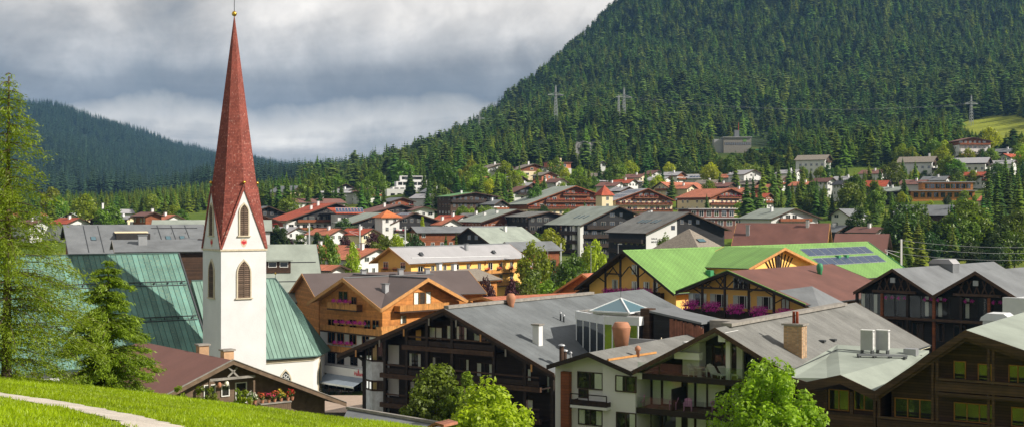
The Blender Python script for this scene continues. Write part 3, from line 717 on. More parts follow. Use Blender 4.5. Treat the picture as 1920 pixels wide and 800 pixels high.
# ------------------------------------------------------------------ church
TA = -35.0
TB = Bld('church_tower', 'white church tower with red shingled spire and gold ball', 'tower', -37.4, 172.4, -6.0, TA)
hw = 3.18; zc = 18.28 + 6; zg = 26.5 + 6; zt = 49.4 + 6
MB().box(-hw, hw, -hw, hw, -1, zc).build('shaft', m_['tower'], TB.e)
cn = MB()
for q in (0, 1): cn.box(-hw - .14, hw + .14, -hw - .14, hw + .14, zc - .20 + q * .13, zc - .07 + q * .13 if q == 0 else zc + .06)
cn.build('cornice', m_['stone'], TB.e)
def spire_mat():
    m = bpy.data.materials.new('red_wooden_shingles'); m.use_nodes = True; t = m.node_tree; b = t.nodes['Principled BSDF']
    tc = N(t, 'ShaderNodeTexCoord'); co = tc.outputs['Object']; sp = N(t, 'ShaderNodeSeparateXYZ'); t.links.new(co, sp.inputs[0])
    row = mth(t, 'DIVIDE', sp.outputs[2], .20); fl = mth(t, 'FLOOR', row); fr = mth(t, 'FRACT', row)
    ang = mth(t, 'ARCTAN2', sp.outputs[1], sp.outputs[0])
    col = mth(t, 'ADD', mth(t, 'MULTIPLY', ang, 20.0), mth(t, 'MULTIPLY', mth(t, 'MODULO', fl, 2.0), .5))
    cm = N(t, 'ShaderNodeCombineXYZ'); t.links.new(fl, cm.inputs[0]); t.links.new(mth(t, 'FLOOR', col), cm.inputs[1])
    wn = N(t, 'ShaderNodeTexWhiteNoise', noise_dimensions='2D'); t.links.new(cm.outputs[0], wn.inputs['Vector'])
    c = ramp(t, wn.outputs['Value'], [(0, (.165, .040, .030)), (.5, (.225, .056, .040)), (.93, (.275, .078, .056)), (1, (.36, .18, .145))])
    c = mixc(t, 1.0, c, ramp(t, noise_tex(t, co, .6, 4, .6), [(.3, .8), (.7, 1.18)]), 'MULTIPLY')
    edge = mth(t, 'LESS_THAN', fr, .14); c = mixc(t, edge, c, mixc(t, 1.0, c, (.5, .5, .5), 'MULTIPLY'))
    t.links.new(c, b.inputs['Base Color']); b.inputs['Roughness'].default_value = .75; b.inputs['Specular IOR Level'].default_value = .25
    bn = N(t, 'ShaderNodeBump'); bn.inputs['Strength'].default_value = .5; bn.inputs['Distance'].default_value = .05
    t.links.new(mth(t, 'SUBTRACT', mth(t, 'MULTIPLY', wn.outputs['Value'], .4), fr), bn.inputs['Height']); t.links.new(bn.outputs[0], b.inputs['Normal'])
    return m
m_['spire'] = spire_mat()
ring = [(3.2 * math.cos(R(45 * i)), 3.2 * math.sin(R(45 * i)), zg) for i in range(8)]      # even = gable apexes
top = [(.07 * math.cos(R(45 * i)), .07 * math.sin(R(45 * i)), zt) for i in range(8)]
cor = [(s * (hw + .06), u * (hw + .06), zc + .03) for s, u in ((1, 1), (-1, 1), (-1, -1), (1, -1))]
sv = ring + top + cor; sf = [(i, (i + 1) % 8, 8 + (i + 1) % 8, 8 + i) for i in range(8)] + [tuple(range(8, 16))]
for k in range(4):
    sf += [(16 + k, 2 * k + 1, 2 * k), (16 + k, (2 * k + 2) % 8, 2 * k + 1)]
spo = MB().add(sv, sf).build('spire', m_['spire'], TB.e)
MB().tube((0, 0, zt - .1), (0, 0, zt + 3.4), .05, .04, 6).build('finial_rod', m_['dmetal'], spo)
MB().lathe([(.03, -.38), (.24, -.28), (.36, 0), (.24, .28), (.03, .38)], (0, 0, zt + .45), 12).build('gold_ball', m_['gold'], spo, True)
MB().box(-.45, .45, -.04, .04, zt + 2.6, zt + 2.7).build('cross_arm', m_['gold'], spo)
def arch(w, h, n=7):
    """pointed arch outline from (-w/2,0) round to (w/2,0)"""
    sp_ = h - w * .95; pts = [(w/2, 0), (w/2, sp_)]
    for i in range(1, n + 1):
        t = i / n; a_ = t * math.acos(.5 * .9)
        r_ = w * 1.0; pts.append((w/2 - r_ + r_ * math.cos(a_ * .95), sp_ + r_ * math.sin(a_ * .95) * 1.06))
    pts[-1] = (0, h); return pts + [(-x, z) for x, z in pts[-2::-1]]
def arch_window(parent, u, z, w, h, face, off, slats=True, frame='stone', name='louvre_window', pane=False):
    rz = RZ[face]; loc = (u, off, z) if face in 'fb' else (off, u, z)
    def mk():
        o_ = arch(w + .36, h + .25); i_ = arch(w, h); n = len(o_); f = MB()
        vs = [(x, -.14, zz - .0) for x, zz in o_] + [(x, -.14, zz) for x, zz in i_] + [(x, .02, zz) for x, zz in o_] + [(x, .02, zz) for x, zz in i_]
        fs = []
        for k in range(n - 1): fs += [(k, k+1, n+k+1, n+k), (2*n+k, 2*n+k+1, k+1, k), (n+k, n+k+1, 3*n+k+1, 3*n+k)]
        f.add(vs, fs); f.box(-w/2 - .35, w/2 + .35, -.24, .02, -.16, 0)
        bk = MB().add([(x, -.01, zz) for x, zz in i_], [tuple(range(n))])
        hts = []
        if slats:
            ns = int(h / .27)
            for k in range(ns):
                zz = h * (k + .5) / ns; ww = w/2
                for (xa, za), (xb, zb) in zip(i_, i_[1:]):
                    if za <= zz <= zb and xa > 0 or (za <= zz <= zb and xb >= 0): ww = xa + (xb - xa) * (zz - za) / max(1e-6, zb - za); break
                if ww > .12: hts.append((zz, round(ww, 2), MB().add([(-ww, -.12, -.10), (ww, -.12, -.10), (ww, -.03, .12), (-ww, -.03, .12), (-ww, -.10, -.12), (ww, -.10, -.12), (ww, -.01, .10), (-ww, -.01, .10)],
                    [(0,1,2,3),(7,6,5,4),(0,4,5,1),(2,6,7,3)]).mesh('slat', m_['louvre'])))
        return f.mesh(name, m_[frame]), bk.mesh('backing', m_['glass' if pane else 'interior']), hts
    fme, bme, hts = cached(('arch', w, h, slats, frame, pane), mk)
    o = link(name, fme, parent, loc, rz); link('pane' if pane else 'backing', bme, o)
    for zz, ww, me in hts: link('slat', me, o, (0, 0, zz))
    if slats: MB().box(-.05, .05, -.13, -.11, 0, h * .96).build('mullion', m_['louvre'], o)
    return o
for fc, sg in (('f', -1), ('l', -1), ('r', 1), ('b', 1)):
    arch_window(TB.e, 0, 11.9 + 6 - .05, 1.75, 4.9, fc, sg * hw)
    # gable
    g = MB().prism([(-hw, 0, 0), (hw, 0, 0), (0, 0, zg - zc - .1)], (0, .25, 0)).build('gable', m_['tower'], TB.e)
    d = -hw + .0
    loc = {'f': (0, -hw - .02, zc + .06), 'l': (-hw - .02, 0, zc + .06), 'r': (hw + .02, 0, zc + .06), 'b': (0, hw + .02, zc + .06)}[fc]
    g.location = loc; g.rotation_euler = (0, 0, RZ[fc])
    v = MB()
    for s in (-1, 1): v.beam((s * (hw + .05), -.06, .0), (0, -.06, zg - zc), .30, .16, (0, 1, 0))
    v.build('verge', m_['spire'], g)
    aw = arch_window(g, 0, 1.75, 1.15, 4.1, 'f', -.002)
    MB().tube((0, -.1, zg - zc - .1), (0, -.1, zg - zc + .5), .05, .04, 6).build('finial', m_['dmetal'], g)
    MB().lathe([(.03, -.22), (.2, -.1), (.23, 0), (.2, .1), (.03, .22)], (0, -.1, zg - zc + .55), 10).build('gold_ball', m_['gold'], g, True)
    # painted shield with a red eagle
    sh = MB().add([(.42, -.012, 1.35), (.45, -.012, .75), (.25, -.012, .35), (0, -.012, .2), (-.25, -.012, .35), (-.45, -.012, .75), (-.42, -.012, 1.35)], [tuple(range(7))]).build('painted_shield', m_['stone'], g)
    ea = MB()
    ea.add([(0, -.02, 1.28), (.09, -.02, 1.18), (.06, -.02, 1.05), (.14, -.02, .75), (0, -.02, .42), (-.14, -.02, .75), (-.06, -.02, 1.05), (-.09, -.02, 1.18)], [tuple(range(8))])
    for s in (-1, 1):
        for k, (a1, r1) in enumerate(((40, .40), (10, .42), (-25, .40), (-60, .36))):
            c_, s_ = math.cos(R(a1)), math.sin(R(a1)); ea.add([(s * .05, -.022, .95), (s * (c_ * r1), -.022, .88 + s_ * r1 + .05), (s * (c_ * r1 + .02), -.022, .88 + s_ * r1 - .06), (s * .05, -.022, .75)], [(0, 1, 2, 3)])
    ea.build('painted_eagle', m_['redp'], g)
# nave and chancel; local x along the ridge (to the right, receding), local y = back
NV = Bld('church_nave', 'church nave under a huge steep green copper roof with seams', 'church', -49.0, 188.0, -6.0, TA)
ZR = 17.2 + 6; ZE = 2.8 + 6; WN = 13.0; XL = -48.0
def sheet(parent, p0, p1, q1, q0, mat, th=.03, seam=True, name='roof_panel'):
    """panel p0,p1 top edge, q0,q1 bottom edge"""
    p0, p1, q0, q1 = map(Vector, (p0, p1, q0, q1)); n = (q0 - p0).cross(q1 - p0)
    if n.length < 1e-6: n = (q0 - p0).cross(p1 - p0)
    n.normalize(); n = n if n.z > 0 else -n
    if (p1 - p0).length < 1e-4: o = MB().prism([p0, q1, q0], n * -th)
    else: o = MB().prism([p0, p1, q1, q0], n * -th)
    o = o.build(name, m_[mat], parent)
    if seam: MB().beam(p0 + n * .03, q0 + n * .03, .035, .06, n).build('seam', m_['seam'], o)
    return o
NB = NV.e
MB().prism([(XL + .6, -WN + 1, -1), (XL + .6, WN - 1, -1), (XL + .6, WN - 1, ZE + .6), (XL + .6, 0, ZR - .6), (XL + .6, -WN + 1, ZE + .6)], (-XL - 1.2, 0, 0)).build('wall', m_['white'], NB)
MB().prism([(XL, 0, ZR), (XL, WN, ZE), (XL, WN, ZE - .25), (XL, 0, ZR - .3)], (-XL, 0, 0)).build('roof_slope', m_['copper'], NB)
MB().prism([(XL, 0, ZR - .06), (XL, -WN, ZE - .06), (XL, -WN, ZE - .3), (XL, 0, ZR - .3)], (-XL, 0, 0)).build('roof_deck', m_['seam'], NB)
brk = [0.0, .295, .62, 1.0]; npan = 62
def npt(x, f, l=.0): return (x, -WN * f, ZR + (ZE - ZR) * f + l)
for k in range(3):
    for i in range(npan):
        x0 = XL * (i + 1) / npan; x1 = XL * i / npan
        sheet(NB, npt(x0, brk[k] + (.004 if k else 0), .012 * (2 - k)), npt(x1 - .01, brk[k] + (.004 if k else 0), .012 * (2 - k)), npt(x1 - .01, brk[k + 1], .012 * (2 - k)), npt(x0, brk[k + 1], .012 * (2 - k)), 'copper')
    if k < 2:
        for df in (-.012, .02):
            z_ = .16 if df < 0 else .10
            MB().beam(npt(XL + .3, brk[k + 1] + df, z_), npt(-.3, brk[k + 1] + df, z_), .09, .12).build('snow_guard', m_['dmetal'], NB)
        for i in range(24): MB().box(-.05, .05, -.25, .05, 0, .25).build('guard_bracket', m_['dmetal'], NB).location = npt(XL * (i + .5) / 24, brk[k + 1], 0)
MB().beam((XL, 0, ZR + .05), (0, 0, ZR + .05), .35, .12).build('ridge_cap', m_['seam'], NB)
MB().beam(npt(.03, 0, .02), npt(.03, 1, .02), .25, .22, (1, 0, 0)).build('verge_trim', m_['dmetal'], NB)
MB().beam((XL, -WN - .08, ZE - .05), (0, -WN - .08, ZE - .05), .16, .14).build('gutter', m_['seam'], NB)
CH = Bld('church_chancel', 'white polygonal church chancel with green copper hipped roof', 'church', -49.0, 188.0, -6.0, TA)
CB = CH.e; cz = 13.1 + 6; ce = 1.86 + 6; ax_ = 15.4
ev_ = [(2.0, -9), (18.2, -9), (23.3, -2.9), (23.3, 2.9), (18.2, 9), (2.0, 9)]
wl_ = [(.3, -8.3), (17.75, -8.3), (22.5, -2.6), (22.5, 2.6), (17.75, 8.3), (.3, 8.3)]
MB().prism([(x, y, -1) for x, y in wl_], (0, 0, ce + .25)).build('wall', m_['white'], CB)
MB().prism([(x * .999 + (.13 if x > 3 else 0), y * 1.02, ce - .75) for x, y in wl_], (0, 0, .35)).build('cornice_moulding', m_['stone'], CB)
def dk(a, b, c): return MB().prism([a, b, c], (0, 0, -.2))
def lerp(a, b, t): return tuple(a[i] + (b[i] - a[i]) * t for i in range(3))
AP = (ax_, 0, cz)
n1_ = 25
for i in range(n1_):          # front slope
    x0 = 2.0 + 16.2 * i / n1_; x1 = 2.0 + 16.2 * (i + 1) / n1_ - .01
    def tp(x):
        if x <= ax_: return (x, 0, cz)
        t = (x - ax_) / (18.2 - ax_); return lerp(AP, (18.2, -9, ce), t)
    sheet(CB, tp(x0), tp(x1), (x1, -9, ce), (x0, -9, ce), 'copper2')
for e0, e1, k in (((18.2, -9, ce), (23.3, -2.9, ce), 13), ((23.3, -2.9, ce), (23.3, 2.9, ce), 9), ((23.3, 2.9, ce), (18.2, 9, ce), 13)):
    for i in range(k):
        a0 = lerp(e0, e1, i / k); a1 = lerp(e0, e1, (i + .985) / k); t0 = lerp(AP, e0, 0); 
        p0 = lerp(AP, a0, .002); p1 = lerp(AP, a1, .012)
        sheet(CB, p0, p1, a1, a0, 'copper2')
MB().prism([(2, 0, cz), (ax_, 0, cz), (18.2, 9, ce), (2, 9, ce)], (0, 0, -.2)).build('roof_slope', m_['copper2'], CB)
MB().add([(2, 0, cz - .1), (ax_, 0, cz - .1), (18.2, -9, ce - .1), (2, -9, ce - .1), (23.3, -2.9, ce - .1), (23.3, 2.9, ce - .1), (18.2, 9, ce - .1)], [(0, 1, 2, 3), (1, 4, 2), (1, 5, 4), (1, 6, 5)]).build('roof_deck', m_['seam'], CB)
gt = MB()
for a_, b_ in zip(ev_[:-1], ev_[1:]): gt.beam((a_[0], a_[1], ce - .06), (b_[0], b_[1], ce - .06), .18, .16)
gt.build('gutter', m_['seam'], CB)
MB().beam((2, 0, cz + .03), AP, .3, .12).build('ridge_cap', m_['seam'], CB)
fo = MB().tube((ax_, 0, cz - .1), (ax_, 0, cz + 1.1), .05, .02, 6).build('finial', m_['dmetal'], CB)
MB().lathe([(.02, -.2), (.18, 0), (.02, .2)], (ax_, 0, cz + .7), 8).build('gold_ball', m_['gold'], fo)
def quatre(parent, w, h):
    q = MB()
    for i in range(5): q.lathe([(.02, 0), (.3, 0), (.3, .05), (.02, .05)], (0, 0, 0), 8)
    return q
w1 = arch_window(CB, 13.2, ce - 5.6, 1.6, 3.6, 'f', -8.3, False, 'stone', 'gothic_window', True)
tr = MB()
tr.box(-.05, .05, -.09, -.05, 0, 2.3)
for i in range(5):
    a0_ = R(90 + 72 * i); cx_, cz_ = .36 * math.cos(a0_), 2.55 + .36 * math.sin(a0_)
    for k in range(8):
        b0, b1 = 2 * math.pi * k / 8, 2 * math.pi * (k + 1) / 8; r_ = .25
        tr.beam((cx_ + r_ * math.cos(b0), -.08, cz_ + r_ * math.sin(b0)), (cx_ + r_ * math.cos(b1), -.08, cz_ + r_ * math.sin(b1)), .07, .06, (0, 1, 0))
tr.build('tracery', m_['white'], w1)
fa = math.atan2(5.7, 4.75)
w2 = arch_window(CB, 0, ce - 5.8, 1.5, 4.6, 'f', 0, False, 'stone', 'gothic_window', True)
w2.location = ((17.75 + 22.5) / 2 + .01, (-8.3 - 2.6) / 2 - .01, ce - 5.8); w2.rotation_euler = (0, 0, fa)
# ------------------------------------------------------------------ house with the flower window below the meadow
FB = house('timber_house', 'brown-roofed timber house with flower pots under its dark gable', (437, 674.5), (649, 754), 105, -38, 17.0, 'maroonb', 'dark', ovf=1.6, ovs=1.2, soff='greywood', verge=None, wins=False, base=0.0, ev2=(324, 734))
e = FB.e
for o in list(e.children):
    if o.name.startswith(('roof_slope', 'soffit', 'gutter', 'wall')): bpy.data.objects.remove(o)
FB.xl = 11.5; FB.wl = 10.0; FB.zl = FB.H - FB.tl * 10 - .22
MB().prism_y([(-10, -2), (FB.wr, -2), (FB.wr, FB.zr), (0, FB.H - .22), (-10, FB.zl)], 0, 17).build('wall', m_['greywood'], e)
roof(FB, FB.H, FB.xl, FB.xr, FB.tl, FB.tr, -1.6, 18.0, 'maroonb', .25, 'greywood', 'greywood', .34, bargetop='greyboard')
FB.foot(-10, FB.wr, 0, 17)
def wpx(B, x0, y0, x1, y1, off=0.0, n=2, fm='winwhite', detail=True, curt=None, name='window', gm=None):
    a_, z1_ = B.fr(x0, y0, off); b_, z0_ = B.fr(x1, y1, off); b2, _ = B.fr(x1, y0, off)
    return window(B, 'f', (a_ + b2) / 2, z0_, abs(b2 - a_), max(.4, z1_ - z0_), n, off, fm, gm, detail, curt, name)
for r_ in ((383, 723, 402, 748, 1), (416, 723, 428, 740, 1), (442, 719, 461, 752, 1)): wpx(FB, *r_[:4], 0.0, r_[4])
x_, z_ = FB.fr(393, 712, -1.2); x2, z2 = FB.fr(478, 704, -1.2)
MB().beam((x_, -1.2, z_), (x2, -1.2, z2), .16, .2).build('tie_beam', m_['greyboard'], e)
for px_ in (393, 476):
    q, zz = FB.fr(px_, 712, -1.2); MB().box(q - .08, q + .08, -1.28, -1.12, zz - 2.6, zz).build('post', m_['greywood'], e)
for k in (-1, 1):
    ca_, cb_ = FB.fr(437 - k * 10, 706, -1.25), FB.fr(437 + k * 8, 688, -1.25); MB().beam((ca_[0], -1.25, ca_[1]), (cb_[0], -1.25, cb_[1]), .1, .14).build('gable_brace', m_['greyboard'], e)
for px_, py_, mt in ((411, 721, 'terracotta'), (425, 718, 'whitefl')):
    q, zz = FB.fr(px_, py_, -1.0); MB().lathe([(.04, -.26), (.17, -.12), (.19, .05), (.1, .24), (.03, .28)], (q, -1.0, zz), 10).build('hanging_lantern', m_[mt], e, True)
xa, za = FB.fr(487, 757, -1.9); xb, _ = FB.fr(545, 757, -1.9)
pl = MB().box(xa, xb, -2.1, -1.5, za - .05, za + .05).build('flower_shelf', m_['greyboard'], e)
nb = 15
for i in range(nb):
    x0 = xa + (xb - xa) * i / nb; MB().box(x0 + .01, x0 + (xb - xa) / nb - .01, -2.0, -1.95, za - 1.5, za - .055).build('board', m_['greywood'], pl)
GRP = 'potted flowers on the shelf of the timber house'
for k, (px_, mt, hh, lb) in enumerate(((470, 'whitefl', .55, 'tall pot of white blossoms on the flower shelf'), (478, 'whitefl', .45, 'white blossom pot beside the window of the timber house'), (492, 'orangefl', .32, 'small pot of orange flowers on the flower shelf'),
      (504, 'pinkfl', .28, 'low pot of pink flowers on the flower shelf'), (515, 'orangefl', .38, 'leafy pot with orange blooms on the flower shelf'), (527, 'yellowfl', .5, 'bushy pot of yellow flowers on the flower shelf'), (540, 'redfl', .42, 'bright red geranium pot at the end of the shelf'), (548, 'redfl', .36, 'red geranium pot hanging past the shelf end'))):
    q, _ = FB.fr(px_, 757, -1.8); w = Matrix.Translation(FB.o) @ Matrix.Rotation(-FB.a, 4, 'Z') @ Vector((q, -1.8, za + .06))
    t = empty('potted_flower', w, 0, lb, 'flower pot'); MB().lathe([(.10, 0), (.16, .26), (.18, .28), (.15, .28)], (0, 0, 0), 10).build('pot', m_['terracotta'], t)
    g_ = np.random.default_rng(k); C = np.array([(g_.normal(0, .12), g_.normal(0, .1), .35 + hh * g_.random(), .2) for _ in range(7)])
    link('leaves', npmesh('leaves', *leaf_cloud(g_, C, 40, .07)[:2], m_['leaf']), t)
    C[:, 2] += .1; link('blossoms', npmesh('blossoms', *leaf_cloud(g_, C, 30, .06)[:2], m_[mt]), t)
chimney(FB, 1.0, 1.6, FB.H - 1.4, FB.H + .45, .9, .7, 'brickcol', 'greyboard')
chimney(FB, 1.0, 6.5, FB.H - 1.4, FB.H + .5, .9, .7, 'brickcol', 'greyboard')
for (xx, yy) in ((3.6, 8.2),):
    q, ang = slope_frame(FB, -1, xx, yy, .0)
    d = MB().box(-.9, 2.2, -1.3, 1.3, -.2, .5).build('flat_dormer', m_['maroonb'], e); d.location = q
    MB().box(-.96, -.9, -1.2, 1.2, .05, .4).build('dormer_face', m_['greywood'], d)
    MB().box(-.2, .8, -.5, .5, .503, .62).build('roof_hatch', m_['zinc_dark'], d)
# ------------------------------------------------------------------ honey timber chalet with cross gables (restaurant below)
KC = 1.13; ZS = lambda z: CZ - (CZ - z) * KC
S = 16.4 * KC; hS = S / 2; WX = Bld('timber_chalet', 'honey-coloured timber chalet with crossed gables over a white restaurant floor', 'chalet', -17.2 * KC - .707 * hS, 168 * KC + .707 * hS, 0, 45)
# local: front gable in plane y=0 (verge), centre at (0, hS); square of side S
e = WX.e; Hc = ZS(14.25); Ec = ZS(10.5)
def q8(*p): return p
ctr = (0, hS, Hc); apx = {'f': (0, 0, Hc), 'r': (hS, hS, Hc), 'b': (0, S, Hc), 'l': (-hS, hS, Hc)}
cors = {'fl': (-hS, 0, Ec), 'fr': (hS, 0, Ec), 'br': (hS, S, Ec), 'bl': (-hS, S, Ec)}
for a_, c_ in (('f', 'fl'), ('f', 'fr'), ('r', 'fr'), ('r', 'br'), ('b', 'br'), ('b', 'bl'), ('l', 'bl'), ('l', 'fl')):
    tri = [apx[a_], ctr, cors[c_]]
    MB().prism(tri, (0, 0, -.14)).build('roof_slope', m_['brownroof'], e)
    MB().prism([(p[0] * .995, hS + (p[1] - hS) * .995, p[2] - .145) for p in tri], (0, 0, -.12)).build('soffit', m_['woodl'], e)
for a_, cs in (('f', ('fl', 'fr')), ('r', ('fr', 'br'))):
    n_ = Vector((0, -1, 0)) if a_ == 'f' else Vector((1, 0, 0))
    for c_ in cs:
        p, q = Vector(apx[a_]), Vector(cors[c_]); dn = Vector((0, 0, -.5))
        MB().prism([p + n_ * .003 + Vector((0, 0, .04)), q + n_ * .003 + Vector((0, 0, .04)), q + n_ * .003 + dn, p + n_ * .003 + dn], n_ * .1).build('verge_board', m_['woodl'], e)
for a_ in 'frbl': MB().beam(Vector(apx[a_]) * 1 + Vector((0, 0, .06)), Vector(ctr) + Vector((0, 0, .06)), .3, .12).build('ridge_cap', m_['zinc_dark'], e)
wi = 1.5; y0 = wi; w_ = hS - wi; zr0 = lambda d: Hc - (Hc - Ec) * d / hS - .28
for nm, m, z0_, z1_ in (('wall', 'white', -6, ZS(7.05)), ('upper_wall', 'wood', ZS(7.05) + .005, None)):
    if z1_: MB().box(-w_, w_, y0, S - wi, z0_, z1_).build(nm, m_[m], e)
    else:
        MB().box(-w_ - .05, w_ + .05, y0 - .05, S - wi + .05, z0_, Ec + .25).build(nm, m_[m], e)
        MB().prism([(-w_ - .05, y0 - .05, Ec + .253), (w_ + .05, y0 - .05, Ec + .253), (0, y0 - .05, zr0(0) - .1)], (0, .3, 0)).build('gable_wall', m_[m], e)
        MB().prism([(w_ + .05, y0 - .05, Ec + .253), (w_ + .05, S - wi + .05, Ec + .253), (w_ + .05, hS, zr0(0) - .1)], (-.3, 0, 0)).build('gable_wall', m_[m], e)
WX.foot(-w_, w_, y0, S - wi)
yo = y0 - .05
for (a_, b_, c_, d_) in ((636, 546, 652, 566), (660, 556, 668, 570)): wpx(WX, a_, b_, c_, d_, yo, 2, 'winwood', curt='s')
for x_ in (622, 639, 662, 689, 705): wpx(WX, x_ - 6, 597 + (x_ - 622) * .03, x_ + 6, 619 + (x_ - 622) * .03, yo, 2, 'winwood', curt='l')
for x_ in (622, 639, 662, 686): wpx(WX, x_ - 6, 622 + (x_ - 622) * .06, x_ + 6, 642 + (x_ - 622) * .06, y0, 2, 'winwood', curt='r')
for x_ in (622, 639, 664, 686): wpx(WX, x_ - 6, 657 + (x_ - 622) * .1, x_ + 6, 680 + (x_ - 622) * .1, y0, 2, 'windark', curt='s')
def bpx(B, xa, ya, xb, dep, off, mat, h=1.0, **k):
    a_, z_ = B.fr(xa, ya, off - dep); b_, _ = B.fr(xb, ya, off - dep); return balcony(B, 'f', a_, b_, z_, dep, off, mat, h, **k)
bpx(WX, 613, 578, 668, 1.2, yo - .002, 'woodv', boards=True)
bpx(WX, 600, 619, 716, 1.2, yo - .002, 'woodv', boards=True)
bpx(WX, 605, 657, 662, 1.2, y0 - .002, 'woodv', boards=True)
for xs, yy in ((((628, 640, 651)), 565), ((632, 645, 657, 669, 678), 604), ((630, 642, 654), 643)):
    for x_ in xs:
        q, zz = WX.fr(x_, yy + (x_ - 630) * .06, yo - 1.35); flower_box(WX, q, yo - 1.36, zz, 1.3, 'magenta', 0, .34, 170, 'woodv')
# right facade
sd = lambda px, py, off: WX.sd(px, py, off)
xo = w_ + .05
def wsd(B, x0, y0_, x1, y1_, off, n=2, fm='winwood', curt=None, detail=True):
    a_, z1_ = B.sd(x0, y0_, off); b_, _ = B.sd(x1, y0_, off); _, z0_ = B.sd(x0, y1_, off)
    return window(B, 'r', (a_ + b_) / 2, z0_, abs(b_ - a_), z1_ - z0_, n, off, fm, None, detail, curt)
wsd(WX, 776, 548, 807, 570, xo, 3, curt='s'); wsd(WX, 751, 591, 761, 606, xo, 1, curt='l')
a_, z_ = sd(750, 585, xo + 1.4); b_, _ = sd(842, 570, xo + 1.4); balcony(WX, 'r', a_, b_, z_, 1.4, xo + .002, 'woodv', boards=True)
a_, z_ = sd(716, 626, xo + 1.2); balcony(WX, 'r', .3, 13.5, z_ + .1, 1.2, xo + .002, 'woodv', boards=True)
# chimneys on the crossed roof
fv = .5; chimney(WX, hS * (1 - fv) + .1, hS * fv - .1, Ec + (Hc - Ec) * fv - .6, Ec + (Hc - Ec) * fv + 1.2, .9, .7, 'metal', 'zinc_dark')
# restaurant front with awning and sign
zpar1 = WX.fr(650, 689, y0 - 2.2)[1]; zpar0 = WX.fr(650, 704, y0 - 2.2)[1]
rb = MB().box(-w_ - .4, w_ + 1.2, y0 - 2.2, y0 - .005, zpar0, zpar1).build('parapet', m_['white'], e)
MB().box(-w_ - .4, w_ + 1.2, y0 - 2.2, y0 - 1.9, zpar1 + .004, zpar1 + .07).build('parapet_cap', m_['zinc_dark'], rb)
a_, z_ = WX.fr(613, 701, y0 - 2.25); b_, _ = WX.fr(686, 713, y0 - 2.25); zaw = zpar0 - .05
aw = MB().prism([(a_, y0 - 2.22, zaw), (b_, y0 - 2.22, zaw), (b_ - .3, y0 - 4.4, zaw - 1.0), (a_ - .3, y0 - 4.4, zaw - 1.0)], (0, 0, .05)).build('awning', m_['awning'], e)
MB().box(a_ - .3, b_ - .3, y0 - 4.43, y0 - 4.4, zaw - 1.22, zaw - .95).build('valance', m_['whitemetal'], aw)
sx_, sz_ = WX.fr(663, 701, y0 - 2.23)
text(WX, 'Valluna', (sx_, y0 - 2.23, sz_ - .1), .85, 'redp', parent=e, shear=.25, bold=.012)
MB().add([(sx_ + .95, y0 - 2.24, sz_ + .42), (sx_ + 1.35, y0 - 2.24, sz_ + .42), (sx_ + 1.15, y0 - 2.24, sz_ + .95)], [(0, 1, 2)]).build('sign_emblem', m_['redp'], e)
for k in range(6):
    x0 = -w_ + .4 + k * 2.1; window(WX, 'f', x0 + .8, zpar0 - 2.6, 1.6, 2.4, 2, y0 - .005, 'windark', None, True, None, 'shop_window')
MB().box(w_ + .1, w_ + .9, y0 - 2.0, y0 - 1.2, -6, zpar0 - .004).build('pillar', m_['white'], e)
# long brown-grey roof behind it
HB = house('hotel_wing', 'hotel wing with brown sheet roof and ridge pipes behind the honey chalet', (566, 512), None, 216, 66, 29, 'brownroof', 'wood', ovf=.8, ovs=.8, soff='woodl', verge='woodl', tan2=.42, wins=False, base=-4., hwm=(8.5, 8.5))
for (yy, xx) in ((9, 3.2), (16, 2.2), (21, 1.8)): chimney(HB, xx, yy, HB.H - 2.2, HB.H + .5, .9, .8, 'metal', 'zinc_dark')
# ------------------------------------------------------------------ big dark timber chalet
DC = house('dark_chalet', 'large dark timber chalet with wide grey felt roof and beam balconies', (832, 578), (632, 665), 127, 35, 37, 'felt', 'dark', ovf=2.2, ovs=1.6, soff='dark', verge=None, wins=False, base=0., ev2=(1040, 700), cat='chalet')
e = DC.e
for sg, x, t in ((-1, DC.xl, DC.tl), (1, DC.xr, DC.tr)):
    for k, (yy, h0, h1, mt) in enumerate(((-2.22, .06, -.30, 'beam'), (-2.12, -.25, -.62, 'dark'))):
        ex, ez = sg * x, DC.H - t * x
        MB().prism([(0, yy - .08, DC.H + h0), (ex, yy - .08, ez + h0), (ex, yy - .08, ez + h1), (0, yy - .08, DC.H + h1)], (0, .08, 0)).build('verge_board', m_[mt], e)
DEP = 2.0     # balcony depth: beams and posts stand in the plane y=-DEP
yb = -DEP
def dz(px, py): return DC.fr(px, py, yb)
posts = [722, 763, 801, 848, 926, 985, 1036]
px_x = [dz(p, 680)[0] for p in posts]
levels = [dz(716, 757)[1], dz(716, 702)[1], dz(760, 650)[1]]
roofz = lambda x: DC.H - (DC.tr * x if x > 0 else -DC.tl * x) - .3
for x in px_x: MB().box(x - .16, x + .16, yb - .12, yb + .2, -1, roofz(x)).build('post', m_['dark'], e)
for k, zl_ in enumerate([levels[0] - 2.9] + levels):
    x0 = px_x[0] - .6 if k < 3 else dz(755, 650)[0]; x1 = DC.wr - .1 if k < 3 else dz(927, 670)[0]
    if k == 0: x0 = px_x[0]
    MB().box(x0, x1, yb - .17, yb + .17, zl_ - .24, zl_ + .24).build('balcony_beam', m_['beam'], e)
    MB().box(x0 + .1, x1 - .1, yb + .175, -.01, zl_ - .05, zl_ + .08).build('balcony_floor', m_['dark'], e)
    xs = [q for q in px_x if x0 - .1 < q < x1] + [x1]
    if xs[0] - x0 > 1: xs = [x0] + xs
    for a_, b_ in zip(xs[:-1], xs[1:]):
        a2, b2 = a_ + .18, b_ - .18
        if b2 - a2 < .6: continue
        r_ = MB().box(a2, b2, yb - .05, yb + .02, zl_ + .30, zl_ + .80).build('railing', m_['darkv'], e)
        MB().box(a2, b2, yb - .08, yb + .06, zl_ + 1.06, zl_ + 1.2).build('hand_rail', m_['beam'], r_)
